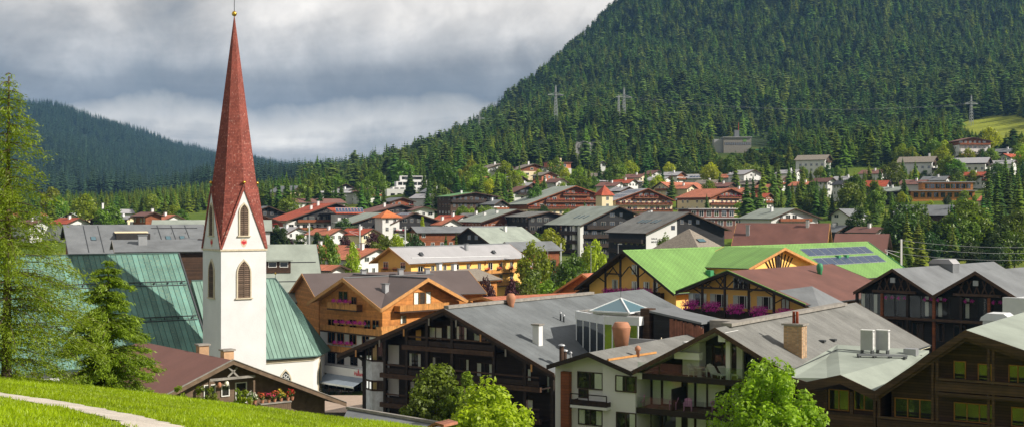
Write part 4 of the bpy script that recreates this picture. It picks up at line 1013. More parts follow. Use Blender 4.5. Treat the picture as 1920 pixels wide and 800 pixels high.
# windows behind the balconies
W = lambda *r_, off=0.0, n=2, fm='windark', curt='s', **k: wpx(DC, *r_, off, n, fm, True, curt, **k)
W(806, 612, 829, 636, curt='a'); W(839, 610, 846, 636, n=1, curt='a'); W(856, 610, 876, 638, curt='s'); W(889, 622, 900, 640, n=1, curt='a'); W(903, 628, 918, 642, curt='r')
W(766, 661, 790, 690, curt='s'); W(812, 668, 826, 690, curt='l'); W(863, 672, 880, 694, curt='r'); W(895, 680, 925, 718, curt='s'); W(982, 690, 996, 728, n=1, curt='a'); W(1026, 700, 1038, 735, n=1, curt='l')
W(770, 715, 792, 742, curt='l'); W(898, 738, 925, 770, curt='s'); W(985, 748, 1000, 790, n=1, curt='a')
lit = MB(); a_, z1_ = DC.fr(780, 612, -.05); b_, z0_ = DC.fr(789, 640, -.05); MB().box(a_, b_, -.08, -.01, z0_, z1_).build('yellow_panel', m_['yellow'], e)
# white corner panels and the faceted bay with veined cladding
a_, z1_ = DC.fr(727, 645, -.04); b_, z0_ = DC.fr(748, 682, -.04); MB().box(a_, b_, -.06, -.005, z0_, z1_).build('white_panel', m_['white'], e)
a_, z1_ = DC.fr(727, 705, -.04); b_, z0_ = DC.fr(748, 742, -.04); MB().box(a_, b_, -.06, -.005, z0_, z1_).build('white_panel', m_['white'], e)
bx0 = DC.fr(690, 690, -.6)[0]; bx1 = DC.fr(716, 690, -1.2)[0]; bm = (bx0 * .45 + bx1 * .55)
def bayseg(z0, z1, mat, nm, grow=0.0):
    g = grow; return MB().prism([(bx0 - g, .5, z0), (bx0 - g, -.9 - g, z0), (bm, -1.5 - g, z0), (bx1 + g, -1.0 - g, z0), (bx1 + g, .5, z0)], (0, 0, z1 - z0)).build(nm, m_[mat], e)
zb = [DC.fr(705, p, -1.2)[1] for p in (765, 732, 712, 677, 650)]
bayseg(-1, zb[1], 'marble', 'bay_panel'); bayseg(zb[2], zb[3], 'marble', 'bay_panel')
for z0, z1 in ((zb[1], zb[2]), (zb[3], zb[4] + .7)):
    bayseg(z0 + .01, z1 - .01, 'interior', 'bay_core', -.12)
    for (xa, ya, xb, yb_) in ((bx0, -.9, bm, -1.5), (bm, -1.5, bx1, -1.0)):
        o = MB()
        o.beam((xa, ya, z0 + .1), (xb, yb_, z0 + .1), .12, .16); o.beam((xa, ya, z1 - .1), (xb, yb_, z1 - .1), .12, .16)
        for t in (0, .5, 1): o.beam((xa + (xb - xa) * t, ya + (yb_ - ya) * t, z0 + .02), (xa + (xb - xa) * t, ya + (yb_ - ya) * t, z1 - .02), .12, .12)
        o = o.build('bay_window', m_['windark'], e)
        dv = Vector((xb - xa, yb_ - ya, 0)); nn = Vector((dv.y, -dv.x, 0)).normalized()
        MB().prism([(xa, ya, z0 + .1), (xb, yb_, z0 + .1), (xb, yb_, z1 - .1), (xa, ya, z1 - .1)], -nn * .02).build('pane', m_['gclear'], o)
        MB().prism([Vector((xa, ya, z0 + .15)) - nn * .07, Vector((xa, ya, z0 + .15)) + dv * .45 - nn * .07, Vector((xa, ya, z1 - .15)) + dv * .45 - nn * .07, Vector((xa, ya, z1 - .15)) - nn * .07], -nn * .01).build('curtain', m_['curtainy'], o)
MB().beam((bx0 - .3, -.3, zb[3] - .4), (-DC.xl + .9, -.3, DC.H - DC.tl * (DC.xl - .9) - .4), .2, .24).build('eave_brace', m_['dark'], e)
for t in range(5):
    x = -DC.xl * (t + .6) / 5.2; MB().box(x - .1, x + .1, -2.1, .2, roofz(x) - .42, roofz(x) - .06).build('purlin_end', m_['dark'], e)
    x = DC.xr * (t + .6) / 5.2; MB().box(x - .1, x + .1, -2.1, .2, roofz(x) - .42, roofz(x) - .06).build('purlin_end', m_['dark'], e)
for t in range(4):
    for sg in (-1, 1):
        x = sg * (DC.xl if sg < 0 else DC.xr) * (t + .55) / 4.4; o = MB().box(x - .09, x + .09, -2.36, -2.31, roofz(x) - .75, roofz(x) - .05).build('hanging_board', m_['woodl' if t % 2 else 'greyboard'], e)
MB().box(-.3, .3, -1.8, 26, DC.H - .02, DC.H + .28).build('ridge_box', m_['greyboard'], e)
def on_slope(B, side, px, py):
    t = B.tr if side > 0 else B.tl; return B.ray(px, py, (side * t, 0, 1), B.H)
p = on_slope(DC, 1, 1008, 644); chimney(DC, p.x, p.y, p.z - .4, p.z + 1.85, .75, .7, 'white', 'greyboard')
for px_, py_, hh, rr, mt in ((1053, 690, 2.1, .22, 'brown'), (1059, 690, 1.6, .2, 'brown'), (1051, 600, .7, .09, 'dmetal'), (1057, 603, .6, .09, 'dmetal'), (1070, 680, .9, .1, 'metal')):
    p = on_slope(DC, 1, px_, py_); o = MB().tube((p.x, p.y, p.z - .3), (p.x, p.y, p.z + hh), rr, None, 10).build('flue_pipe', m_[mt], e)
    MB().lathe([(.02, 0), (rr * 1.6, .02), (rr * 1.3, .12), (.02, .2)], (p.x, p.y, p.z + hh + .06), 10).build('cowl', m_['metal'], o)
p = on_slope(DC, 1, 958, 573); MB().lathe([(.28, -.3), (.34, .2), (.50, .7), (.50, .95), (.36, 1.3), (.2, 1.34)], (p.x, p.y, p.z), 12).build('chimney_pot', m_['terracotta'], e, True)
# ------------------------------------------------------------------ glazed roof pavilion with pyramid skylight
PV = Bld('roof_pavilion', 'white-rimmed glazed pavilion with pyramid skylight standing on the felt roof', 'pavilion', *(P(1152, 640, 126).to_2d()), 0, 35)
e = PV.e; zf = 9.0
zt0, zt1 = PV.ray(1150, 606, (0, 1, 0), 0).z, PV.ray(1150, 590, (0, 1, 0), 0).z
x0 = PV.ray(1082, 600, (0, 1, 0), 3.0).x; x1 = PV.ray(1204, 606, (0, 1, 0), 0).x
pg = [(x0, 2.6), (-.5, -1.2), (x1, -.6), (x1, 8), (x0, 8)]
MB().prism([(x, y, zt0) for x, y in pg], (0, 0, zt1 - zt0)).build('roof_rim', m_['whitemetal'], e)
MB().prism([(x * .93, y * .9 + .4, zt1 + .003) for x, y in pg], (0, 0, .05)).build('roof_deck', m_['greyboard'], e)
MB().prism([(x * .9, y * .9 + .5, zf - 3) for x, y in pg], (0, 0, zt0 - zf + 2.99)).build('core', m_['interior'], e)
for (xa, ya), (xb, yb_) in zip(pg[:3], pg[1:3] + [pg[3]]):
    k = 4
    for i in range(k):
        pa = Vector((xa + (xb - xa) * i / k, ya + (yb_ - ya) * i / k, 0)) * .955; pb = Vector((xa + (xb - xa) * (i + 1) / k, ya + (yb_ - ya) * (i + 1) / k, 0)) * .955
        o = MB().beam(pa + Vector((0, 0, zf - 2)), pa + Vector((0, 0, zt0)), .12, .12).build('post', m_['whitemetal'], e)
        n_ = (pb - pa).cross(Vector((0, 0, 1))).normalized()
        MB().prism([pa + Vector((0, 0, zf - 2)), pb + Vector((0, 0, zf - 2)), pb + Vector((0, 0, zt0)), pa + Vector((0, 0, zt0))], n_ * .02).build('glass_pane', m_['glass'], e)
pc = PV.ray(1164, 575, (0, 1, 0), 1.6); pr = 2.3; zp0 = zt1 + .35; zp1 = PV.ray(1164, 558, (0, 1, 0), 1.6).z
MB().box(pc.x - pr + .3, pc.x + pr - .3, 1.6 - pr + .3, 1.6 + pr - .3, zt1 + .05, zp0).build('skylight_kerb', m_['white'], e)
cs = [(pc.x - pr, 1.6 - pr, zp0), (pc.x + pr, 1.6 - pr, zp0), (pc.x + pr, 1.6 + pr, zp0), (pc.x - pr, 1.6 + pr, zp0)]; ap_ = (pc.x, 1.6, zp1)
sk = MB()
for i in range(4): sk.beam(cs[i], ap_, .14, .12); sk.beam(cs[i], cs[(i + 1) % 4], .16, .14)
sk = sk.build('pyramid_skylight', m_['whitemetal'], e)
for i in range(4): MB().add([Vector(cs[i]), Vector(cs[(i + 1) % 4]), Vector(ap_)], [(0, 1, 2)]).build('pane', m_['gblue'], sk)
MB().tube(ap_, (ap_[0], ap_[1], ap_[2] + 2.0), .025, .015, 5).build('lightning_rod', m_['dmetal'], e)
# roof terrace hut beside it
HT = Bld('terrace_hut', 'dark slatted roof hut with rust red boards and flat grey roof', 'hut', *(P(1232, 628, 124).to_2d()), 0, 35)
e = HT.e
q0 = HT.ray(1205, 640, (0, 1, 0), 0); q1 = HT.ray(1328, 600, (0, 1, 0), 0); zr_ = HT.ray(1206, 584, (0, 1, 0), 0).z; zl_ = HT.ray(1296, 606, (0, 1, 0), 0).z
MB().prism([(q0.x + 1.2, 0, 6), (q0.x + 6.2, 0, 6), (q0.x + 6.2, 0, zl_), (q0.x + 1.2, 0, zr_)], (0, 4, 0)).build('wall', m_['black'], e)
MB().prism([(q0.x + .9, -.3, zr_ + .003), (q0.x + 6.5, -.3, zl_ + .003), (q0.x + 6.5, -.3, zl_ + .2), (q0.x + .9, -.3, zr_ + .2)], (0, 4.6, 0)).build('roof_slab', m_['zinc_dark'], e)
MB().box(q0.x - .1, q0.x + .9, -.3, 1.0, 6, zr_ + .35).build('chimney_block', m_['brown'], e)
for i in range(18):
    xx = q0.x + 3.0 + i * .2; MB().box(xx, xx + .18, -.09, -.02, 7.2, zl_ - .12 - rnd.random() * .25 + (q0.x + 6.2 - xx) * (zr_ - zl_) / 5).build('fence_board', m_['rust'], e)
q = HT.ray(1350, 590, (0, 1, 0), 3); MB().box(q0.x + 6.7, q0.x + 9.6, 1, 3, 6, q.z - .35).build('plant_box', m_['greyboard'], e)
q0b = HT.ray(1180, 666, (0, 1, 0), -3.4); q1b = HT.ray(1290, 640, (0, 1, 0), -3.4)
MB().box(q0b.x, q1b.x + 2, -3.5, -3.3, 7.0, HT.ray(1230, 636, (0, 1, 0), -3.4).z).build('parapet', m_['zinc'], e)
MB().box(q0b.x, q1b.x + 2, -3.3, 0, 7.0, 8.1).build('terrace_deck', m_['greyboard'], e)
for k, (px_, h_) in enumerate(((1222, 1.1), (1213, .8), (1232, .9), (1240, .7), (1204, .6))):
    w = P(px_, 640, 121.5); g_ = np.random.default_rng(k); C = np.array([(g_.normal(0, .25), g_.normal(0, .2), .2 + h_ * g_.random(), .22) for _ in range(9)])
    t = empty('terrace_plant', (w.x, w.y, 8.15), 0, 'yellow-green shrub in the trough along the roof terrace parapet', 'shrub', 'shrubs along the roof terrace parapet')
    MB().tube((0, 0, -.1), (0, 0, .5), .04, .02, 5).build('stem', m_['bark'], t); link('leaves', npmesh('leaves', *leaf_cloud(g_, C, 45, .08)[:2], m_['leafy']), t)
uq = HT.ray(1240, 618, (0, 1, 0), -1.2)
um = empty('folded_parasol', Matrix.Translation(HT.o) @ Matrix.Rotation(-HT.a, 4, 'Z') @ Vector((uq.x, -1.2, 8.1)), 0, 'folded beige parasol standing on the roof terrace', 'parasol')
MB().tube((0, 0, 0), (0, 0, 3.1), .03, .03, 6).build('pole', m_['metal'], um); MB().lathe([(.05, .9), (.20, 1.1), (.24, 1.7), (.14, 2.6), (.03, 3.1)], (0, 0, 0), 9).build('canopy', m_['stone'], um, True)
# big terracotta ventilation pot
w = P(1165, 660, 112)
TP = empty('terracotta_vent', (w.x, w.y, w.z), 0, 'big terracotta ventilation pot with conical hood on the roof', 'vent')
MB().lathe([(.52, -1.5), (.52, .5)], (0, 0, 0), 16).build('base', m_['brown'], TP, True)
MB().lathe([(.58, 0), (.80, 1.55), (.82, 1.6)], (0, 0, .51), 18).build('pot', m_['terracotta'], TP, True)
MB().lathe([(.83, 0), (.83, .07), (.60, .50), (.55, .53)], (0, 0, 2.13), 18).build('hood', m_['terracotta'], TP, True)
# ------------------------------------------------------------------ white house between the two chalets
WH = house('white_house', 'white plastered house with brown windows under a small felt gable', (1103, 660), (1184, 696), 106, 33, 20, 'felt2', 'white', ovf=1.3, ovs=.05, soff='dark', verge='dark', wins=False, base=0.)
e = WH.e
MB().prism([(WH.fr(1136, 700)[0], -.55, -1), (WH.wr, -.55, -1), (WH.wr, -.55, WH.zr - .02), (WH.fr(1136, 700)[0], -.55, WH.H - WH.tr * WH.fr(1136, 700)[0] - .25)], (0, .54, 0)).build('wall_projection', m_['white'], e)
wpx(WH, 1085, 697, 1129, 729, -.002, 2, 'windark', curt='r'); wpx(WH, 1087, 729, 1102, 744, -.002, 1, 'windark', curt=None, name='door')
wpx(WH, 1156, 703, 1192, 734, -.56, 2, 'windark', curt='l'); wpx(WH, 1086, 766, 1129, 797, -.002, 2, 'windark', curt='s'); wpx(WH, 1157, 771, 1192, 803, -.56, 2, 'windark', curt='r')
a_, z_ = WH.fr(1069, 762, -1.3); b_, _ = WH.fr(1137, 762, -1.3)
balcony(WH, 'f', a_, b_, z_ + .1, 1.3, -.003, 'darkv', .55, 'white'); MB().box(a_, b_, -1.32, -1.24, z_ + 1.1, z_ + 1.18).build('hand_rail', m_['dark'], e)
for t in (0, .5, 1): xx = a_ + (b_ - a_) * t; MB().box(xx - .04, xx + .04, -1.31, -1.25, z_ + .6, z_ + 1.1).build('rail_post', m_['dark'], e)
a2, z2 = WH.fr(1060, 700, -.3); MB().box(a2 - .35, a2 + .45, -.5, .3, -1, z2 + .2).build('corner_post', m_['redwood'], e)
p = on_slope(WH, 1, 1196, 668); MB().lathe([(.14, -.3), (.16, .5), (.26, .55), (.26, .8), (.1, .95)], (p.x, p.y, p.z), 10).build('chimney_pot', m_['terracotta'], e, True)
p0 = on_slope(WH, 1, 1140, 676); p1 = on_slope(WH, 1, 1230, 662); MB().beam(p0 + Vector((0, 0, .1)), p1 + Vector((0, 0, .1)), .14, .16).build('copper_ledge', m_['woodl'], e)
# ------------------------------------------------------------------ terrace chalet with glass balconies
TC = house('balcony_chalet', 'chalet with glass-railed balconies, white posts and a broad felt roof', (1341, 614), (1184, 695), 100, 33, 29, 'felt2', 'interior', ovf=3.4, ovs=.9, soff='soffit_cream', verge='beam', wins=False, base=0., cat='chalet')
e = TC.e; yb = -2.6
xL, zT = TC.fr(1195, 699, yb); xR = 4.7; z2_ = TC.fr(1240, 768, yb)[1]; z3_ = z2_ - (zT - z2_)
for z_ in (zT, z2_, z3_):
    MB().box(xL - .2, xR, yb, -.01, z_ - .30, z_).build('balcony_slab', m_['greywood'], e)
    MB().box(xL - .2, xR, yb - .06, yb - .005, z_ - .42, z_ + .05).build('slab_fascia', m_['dark'], e)
for z_ in (zT, z2_):
    n_ = 6
    for i in range(n_):
        xa = xL + (xR - xL) * i / n_; xb = xL + (xR - xL) * (i + 1) / n_
        MB().box(xa + .03, xb - .03, yb + .02, yb + .04, z_ + .06, z_ + .95).build('glass_panel', m_['rail_glass'], e)
# facade rows
def row(y0, y1, items):
    for (xa, xb, fm, cu, n_) in items: wpx(TC, xa, y0 + (xa - 1204) * .055, xb, y1 + (xa - 1204) * .055, -.004, n_, fm, curt=cu)
row(704, 757, ((1204, 1220, 'windark', 'a', 1), (1224, 1240, 'dark', 'a', 1), (1243, 1279, 'windark', 'a', 1), (1290, 1302, 'windark', 'a', 1), (1306, 1325, 'dark', 'a', 1), (1328, 1360, 'windark', 'a', 1), (1372, 1385, 'windark', 'a', 1), (1390, 1412, 'windark', 's', 1)))
row(774, 826, ((1204, 1220, 'windark', 'l', 1), (1243, 1279, 'windark', 'r', 1), (1290, 1302, 'windark', 'a', 1), (1328, 1360, 'windark', 's', 1), (1306, 1325, 'dark', 'a', 1)))
for (xa, xb, ya, yb2) in ((1316, 1336, 646, 684), (1341, 1353, 647, 686), (1356, 1370, 646, 688), (1374, 1392, 648, 690), (1398, 1410, 660, 690)): wpx(TC, xa, ya, xb, yb2, -.004, 1, 'windark', curt=None)
for px_ in (1271, 1353):
    xx, zz = TC.fr(px_, 735, -1.4); MB().box(xx - .05, xx + .05, yb + .1, -.01, z2_ + .003, z2_ + 1.75).build('balcony_divider', m_['black'], e)
for px_, w_2 in ((1366, .35), (1388, .5)):
    xx = TC.fr(px_, 690, yb + .5 if w_2 < .4 else -.9)[0]; yy = yb + .5 if w_2 < .4 else -.9
    MB().box(xx - w_2 / 2, xx + w_2 / 2, yy - .15, yy + .15, zT + .003, TC.H - (TC.tr * xx if xx > 0 else -TC.tl * xx) - .3).build('post', m_['white'], e)
x_, z_ = TC.fr(1281, 676, -1.2); MB().box(x_, TC.fr(1312, 676, -1.2)[0], -1.3, -.02, zT + .003, z_ + 1.55).build('white_wall', m_['white'], e)
x_, z_ = TC.fr(1270, 670, -2.0); MB().box(x_, x_ + 2.2, -2.6, -1.9, z_, z_ + .55).build('white_beam', m_['white'], e)
x_, z_ = TC.fr(1354, 640, -3.0); MB().box(x_ - .3, x_ + .3, -3.1, -.5, z_, z_ + .75).build('ridge_beam', m_['white'], e)
x_, z_ = TC.fr(1188, 710, -3.0); MB().box(x_ - .4, x_ + .6, -2.7, -.5, z_, z_ + .5).build('white_beam', m_['white'], e)
RB = MB()
MB().box(-.45, .45, -1.2, 27, TC.H - .05, TC.H + .22).build('ridge_box', m_['greyboard'], e)
# brick chimney, bricks as pieces
p = on_slope(TC, 1, 1491, 660); cw, cd, chh = 1.5, 1.1, 2.2; z0 = p.z - .5
ck = MB().box(p.x - cw/2, p.x + cw/2, p.y - cd/2, p.y + cd/2, z0 - .4, z0 + chh + .5).build('chimney', m_['mortar'], e)
bh, bl = .125, .28
bme1 = MB().box(-.133, .133, -.012, .03, .006, bh - .008).mesh('brick', m_['brickcol'])
for r_ in range(int((chh + .5) / bh)):
    z_ = z0 + r_ * bh
    for fc in ('f', 'r', 'l'):
        Lw = cw if fc == 'f' else cd; n_ = int(Lw / bl + .01); ofs = .07 if r_ % 2 else -.07
        for i in range(n_):
            t = -Lw/2 + .14 + (Lw - .28) * i / (n_ - 1) + (ofs if 0 < i < n_ - 1 else 0)
            loc = {'f': (p.x + t, p.y - cd/2 - .004, z_), 'r': (p.x + cw/2 + .004, p.y + t, z_), 'l': (p.x - cw/2 - .004, p.y + t, z_)}[fc]
            link('brick', bme1, ck, loc, RZ[fc])
MB().box(p.x - cw/2 - .15, p.x + cw/2 + .15, p.y - cd/2 - .15, p.y + cd/2 + .15, z0 + chh + .503, z0 + chh + .65).build('cap', m_['greyboard'], ck)
for s in (-.12, .16): MB().lathe([(.13, 0), (.11, .9), (.13, .95)], (p.x + s, p.y, z0 + chh + .65), 10).build('flue', m_['redroof'], ck, True)
for px_, py_ in ((1541, 640), (1561, 638)):
    p = on_slope(TC, 1, px_, py_); MB().box(-.2, .3, -.25, .25, -.02, .16).build('roof_vent', m_['dmetal'], e).location = p
# furniture on the balconies
def plastic_chair(name, label, cat, mat, loc, rz, group=None, s=1.0):
    def mk():
        seat = MB().box(-.26, .26, -.25, .22, .36, .40); back = MB()
        for i in range(5): x = -.22 + .11 * i; back.prism([(x - .045, .20, .40), (x + .045, .20, .40), (x * 1.05 + .045, .42, .95 - abs(i - 2) * .04), (x * 1.05 - .045, .42, .95 - abs(i - 2) * .04)], (0, .03, 0))
        arm = MB(); legs = MB()
        return seat.mesh('seat', m_[mat]), back.mesh('backrest', m_[mat]), MB().box(-.04, .04, -.28, .26, .58, .62).mesh('arm', m_[mat]), MB().box(-.03, .03, -.03, .03, 0, .58).mesh('leg', m_[mat])
    a_, b_, c_, d_ = cached(('chair', mat), mk)
    t = empty(name, loc, rz, label, cat, group); t.scale = (s, s, s); link('seat', a_, t); link('backrest', b_, t)
    for sx in (-1, 1):
        link('arm', c_, t, (sx * .30, 0, 0))
        for sy in (-.25, .23): link('leg', d_, t, (sx * .29, sy, 0))
    return t
TW = lambda x, y, z: Matrix.Translation(TC.o) @ Matrix.Rotation(-TC.a, 4, 'Z') @ Vector((x, y, z))
for k, (px_, rz_, lb) in enumerate(((1201, .2, 'pink plastic armchair at the open end of the glass balcony'), (1262, -1.1, 'pink plastic chair turned sideways against the black balcony divider'),
        (1290, .35, 'pink plastic armchair just beyond the black balcony divider'), (1345, 1.3, 'pink plastic chair turned sideways beside the leafy tree crown'))):
    q = TC.fr(px_, 760, -1.7); plastic_chair('balcony_chair', lb, 'chair', 'pinkchair', TW(q[0], -1.75, z2_ + .005), -TC.a + rz_, 'pink chairs on the balcony', 1.05)
q = TC.fr(1300, 690, -1.8); plastic_chair('terrace_chair', 'white chair at the round table facing its table', 'chair', 'whiteplastic', TW(q[0], -1.8, zT + .005), -TC.a + 1.4, 'white chairs on the top terrace', 1.05)
q = TC.fr(1323, 684, -1.4); plastic_chair('terrace_chair', 'white chair behind the round table by the terrace windows', 'chair', 'whiteplastic', TW(q[0], -1.3, zT + .005), -TC.a - .3, 'white chairs on the top terrace', 1.05)
q = TC.fr(1312, 690, -1.8); t = empty('terrace_table', TW(q[0], -1.8, zT + .005), 0, 'small round white table on the top terrace', 'table')
MB().lathe([(.05, .70), (.40, .70), (.40, .73), (.05, .73)], (0, 0, 0), 14).build('table_top', m_['whiteplastic'], t); MB().lathe([(.25, 0), (.04, .04), (.03, .69)], (0, 0, 0), 8).build('pedestal', m_['whiteplastic'], t)
for k, (px_, lb) in enumerate(((1343, 'white sun lounger in front of the terrace post'), (1358, 'white sun lounger right behind the white post'))):
    q = TC.fr(px_, 693, -1.7); t = empty('sun_lounger', TW(q[0], -1.7 + k * .5, zT + .005), -TC.a + 1.0, lb, 'lounger', 'loungers on the top terrace')
    MB().box(-.33, .33, -1.2, .25, .28, .33).build('seat', m_['whiteplastic'], t); MB().prism([(-.33, .25, .30), (.33, .25, .30), (.33, .85, .85), (-.33, .85, .85)], (0, .05, -.03)).build('backrest', m_['whiteplastic'], t)
    for sx in (-.28, .28):
        for sy in (-1.05, .2): MB().box(sx - .03, sx + .03, sy - .03, sy + .03, 0, .28).build('leg', m_['whiteplastic'], t)
# ------------------------------------------------------------------ low grey roof with air-conditioning units, and brown chalet at the right
def PZ(px, py, z): return P(px, py, (CZ - z) * F / (py - 400))
LR = Bld('low_hall', 'low brown hall with wide shallow grey-green roof carrying air conditioners', 'hall', *(P(1576, 703, 92.7).to_2d()), 0, 33)
e = LR.e
dk_ = [LR.loc(PZ(*q)) for q in ((1470, 702, 11.2), (1570, 645, 12.1), (1742, 656, 11.7), (1640, 733, 10.3), (1576, 703, 11.35), (1513, 716, 10.75))]
for ids in ((0, 1, 4, 5), (1, 2, 3, 4)): MB().prism([dk_[i] for i in ids], (0, 0, -.2)).build('roof_sheet', m_['greygreen'], e)
for i, k in ((5, 4), (4, 3), (0, 5)): MB().prism([dk_[i] + Vector((0, -.01, .05)), dk_[k] + Vector((0, -.01, .05)), dk_[k] + Vector((0, -.01, -.6)), dk_[i] + Vector((0, -.01, -.6))], (0, -.1, 0)).build('fascia', m_['brown'], e)
seam_ = [dk_[i] + (dk_[1] - dk_[i]) * .12 + Vector((0, 0, .03)) for i in (0,)] + [dk_[1] + (dk_[4] - dk_[1]) * .18 + Vector((0, 0, .03)), dk_[2] + (dk_[3] - dk_[2]) * .15 + Vector((0, 0, .03))]
for a_, b_ in zip(seam_[:-1], seam_[1:]): MB().beam(a_, b_, .06, .05).build('roof_joint', m_['dmetal'], e)
MB().prism([(dk_[0].x, 1.5, -1), (dk_[3].x, 1.5, -1), (dk_[3].x, 14, -1), (dk_[0].x + 2, 14, -1)], (0, 0, 10.9)).build('wall', m_['brown'], e)
def wlr(xa, ya, xb, yb2): wpx(LR, xa, ya, xb, yb2, 1.495, 2, 'winwood', curt=None)
for (xa, xb) in ((1556, 1591), (1603, 1639)): wlr(xa, 730, xb, 768)
x0 = LR.fr(1530, 772, .6)[0]; x1 = LR.fr(1640, 772, .6)[0]; z_ = LR.fr(1580, 775, .6)[1]; balcony(LR, 'f', x0, x1, z_ - .9, .9, 1.493, 'brown', .95)
for px_ in (1548, 1597, 1641): xx = LR.fr(px_, 750, .7)[0]; MB().box(xx - .12, xx + .12, .6, .85, -1, 10.1).build('post', m_['brown'], e)
nrm_ = (dk_[2] - dk_[1]).cross(dk_[4] - dk_[1]).normalized()
dkr = lambda px_, py_: LR.ray(px_, py_, nrm_, nrm_.dot(dk_[1]))
for k, (px_, lb) in enumerate(((1626, 'grey air-conditioning unit beside the brick-chimney roof slope'), (1655, 'grey air-conditioning unit standing next to the roof vent box'))):
    w = Matrix.Translation(LR.o) @ Matrix.Rotation(-LR.a, 4, 'Z') @ dkr(px_, 662)
    t = empty('air_conditioner', w, -LR.a, lb, 'air conditioner', 'air conditioners on the grey roof')
    MB().box(-.48, .48, -.22, .22, .28, 1.85).build('housing', m_['metal'], t)
    for i in range(13): MB().box(.483, .53, -.2, .2, .38 + i * .105, .44 + i * .105).build('louvre', m_['whiteplastic'], t)
    MB().box(-.50, .53, -.25, .25, 1.853, 1.92).build('lid', m_['whiteplastic'], t)
    for sx in (-.4, .4): MB().box(sx - .05, sx + .05, -.3, .3, -.05, .28).build('foot', m_['dmetal'], t)
p0, p1 = dkr(1608, 669), dkr(1700, 671)
MB().beam(p0 + Vector((0, 0, .2)), p1 + Vector((0, 0, .2)), .35, .16).build('cable_tray', m_['zinc_dark'], e)
for i in range(4): q = p0.lerp(p1, i / 3.2 + .03); MB().box(-.08, .08, -.3, .3, -.05, .14).build('tray_foot', m_['dmetal'], e).location = q
MB().box(-.5, .5, -.4, .4, -.1, .45).build('roof_box', m_['metal'], e).location = dkr(1708, 663)
BC = house('brown_chalet', 'brown boarded chalet with orange window frames and deep grey-green roof', (1810, 618), (1640, 733), 88, 33, 26, 'greygreen', 'brown', ovf=1.7, ovs=.7, soff='brown', verge='brown', wins=False, base=0., tan2=None, ev2=(1920, 656), cat='chalet')
e = BC.e
for o in list(e.children): bpy.data.objects.remove(o)
BC.xr = 12.0; BC.wr = 11.0; BC.wl = BC.xl - .7; BC.zl = BC.H - BC.tl * BC.wl - .22; BC.zr = BC.H - BC.tr * BC.wr - .22
MB().prism_y([(-BC.wl, -2), (BC.wr, -2), (BC.wr, BC.zr), (0, BC.H - .22), (-BC.wl, BC.zl)], 0, 26).build('wall', m_['brown'], e)
roof(BC, BC.H, BC.xl, BC.xr, BC.tl, BC.tr, -1.7, 27, 'greygreen', .26, 'brown', 'brown', .5)
for sg, x, t in ((-1, BC.xl, BC.tl), (1, BC.xr, BC.tr)):
    MB().prism([(0, -1.6, BC.H - .42), (sg * x, -1.6, BC.H - t * x - .42), (sg * x, -1.6, BC.H - t * x - .75), (0, -1.6, BC.H - .75)], (0, .08, 0)).build('inner_verge', m_['brown'], e)
BC.foot(-BC.wl, BC.wr, 0, 26)
ybr = -1.5
for px_ in (1644, 1753, 1858): 
    for dx in (-.16, .16):
        xx = BC.fr(px_, 720, ybr)[0] + dx; MB().box(xx - .09, xx + .09, ybr - .05, ybr + .12, -1, BC.H - (BC.tr * xx if xx > 0 else -BC.tl * xx) - .4).build('post', m_['brown'], e)
for (xa, ya, xb) in ((1752, 737, 1925), (1644, 808, 1925), (1560, 800, 1560)):
    if xa == xb: continue
    x0, z_ = BC.fr(xa, ya, ybr - .1); x1 = BC.wr
    MB().box(x0, x1, ybr - .1, -.02, z_ - .12, z_ + .12).build('balcony_floor', m_['brown'], e)
    MB().box(x0, x1, ybr - .06, ybr + .02, z_ + .2, z_ + .88).build('railing', m_['brown'], e)
    MB().box(x0, x1, ybr - .14, ybr + .08, z_ + .96, z_ + 1.12).build('hand_rail', m_['beam'], e)
x0, z_ = BC.fr(1644, 785, ybr - .1); MB().box(x0, x0 + 3.6, ybr - .1, -.02, z_ - 1.1, z_ - .1).build('railing', m_['brown'], e)
for (xa, ya, xb, yb2, n_) in ((1790, 678, 1810, 713, 1), (1836, 681, 1858, 716, 1), (1893, 684, 1925, 722, 2), (1680, 745, 1748, 785, 3), (1791, 754, 1860, 792, 3), (1898, 762, 1945, 800, 2)):
    wpx(BC, xa, ya, xb, yb2, -.004, n_, 'winwood', curt=None)
# ------------------------------------------------------------------ dark glazed chalet with twin gables
TG = house('twin_gable_chalet', 'dark glazed chalet with two timber gables and grey roof', (1673, 503), (1749, 553), 155, 42, 29, 'zinc_dark', 'black', ovf=1.6, ovs=.4, soff='dark', verge='beam', wins=False, base=0., cat='chalet')
e = TG.e; s2 = 10.2
TH = TG.xr * 1.0
# second gable shares the valley
for sg in (-1, 1):
    ex = s2 + sg * TG.xr; ez = TG.H - TG.tr * TG.xr
    MB().prism([(s2, -1.6, TG.H), (ex, -1.6, ez), (ex, -1.6, ez - .14), (s2, -1.6, TG.H - .14)], (0, 31, 0)).build('roof_slope', m_['zinc_dark'], e)
    MB().prism([(s2, -1.6, TG.H - .15), (ex, -1.6, ez - .15), (ex, -1.6, ez - .25), (s2, -1.6, TG.H - .25)], (0, 31, 0)).build('soffit', m_['dark'], e)
    MB().prism([(s2, -1.602, TG.H + .03), (ex, -1.602, ez + .03), (ex, -1.602, ez - .4), (s2, -1.602, TG.H - .4)], (0, -.07, 0)).build('verge_board', m_['beam'], e)
wv = s2 + TG.wr
MB().prism_y([(TG.wr + .004, -2), (wv, -2), (wv, TG.zr), (s2, TG.H - .3), (TG.wr + .004, TG.zr)], .002, 29).build('wall', m_['black'], e)
TG.foot(-TG.wl, wv, 0, 29)
z0g = TG.fr(1700, 594, -1.2)[1]; z1g = z0g + 2.75
MB().box(-TG.wl - .5, wv + .4, -1.5, -.01, z0g - .3, z0g).build('balcony_floor', m_['beam'], e)
xs = np.linspace(-TG.wl - .2, wv, 13)
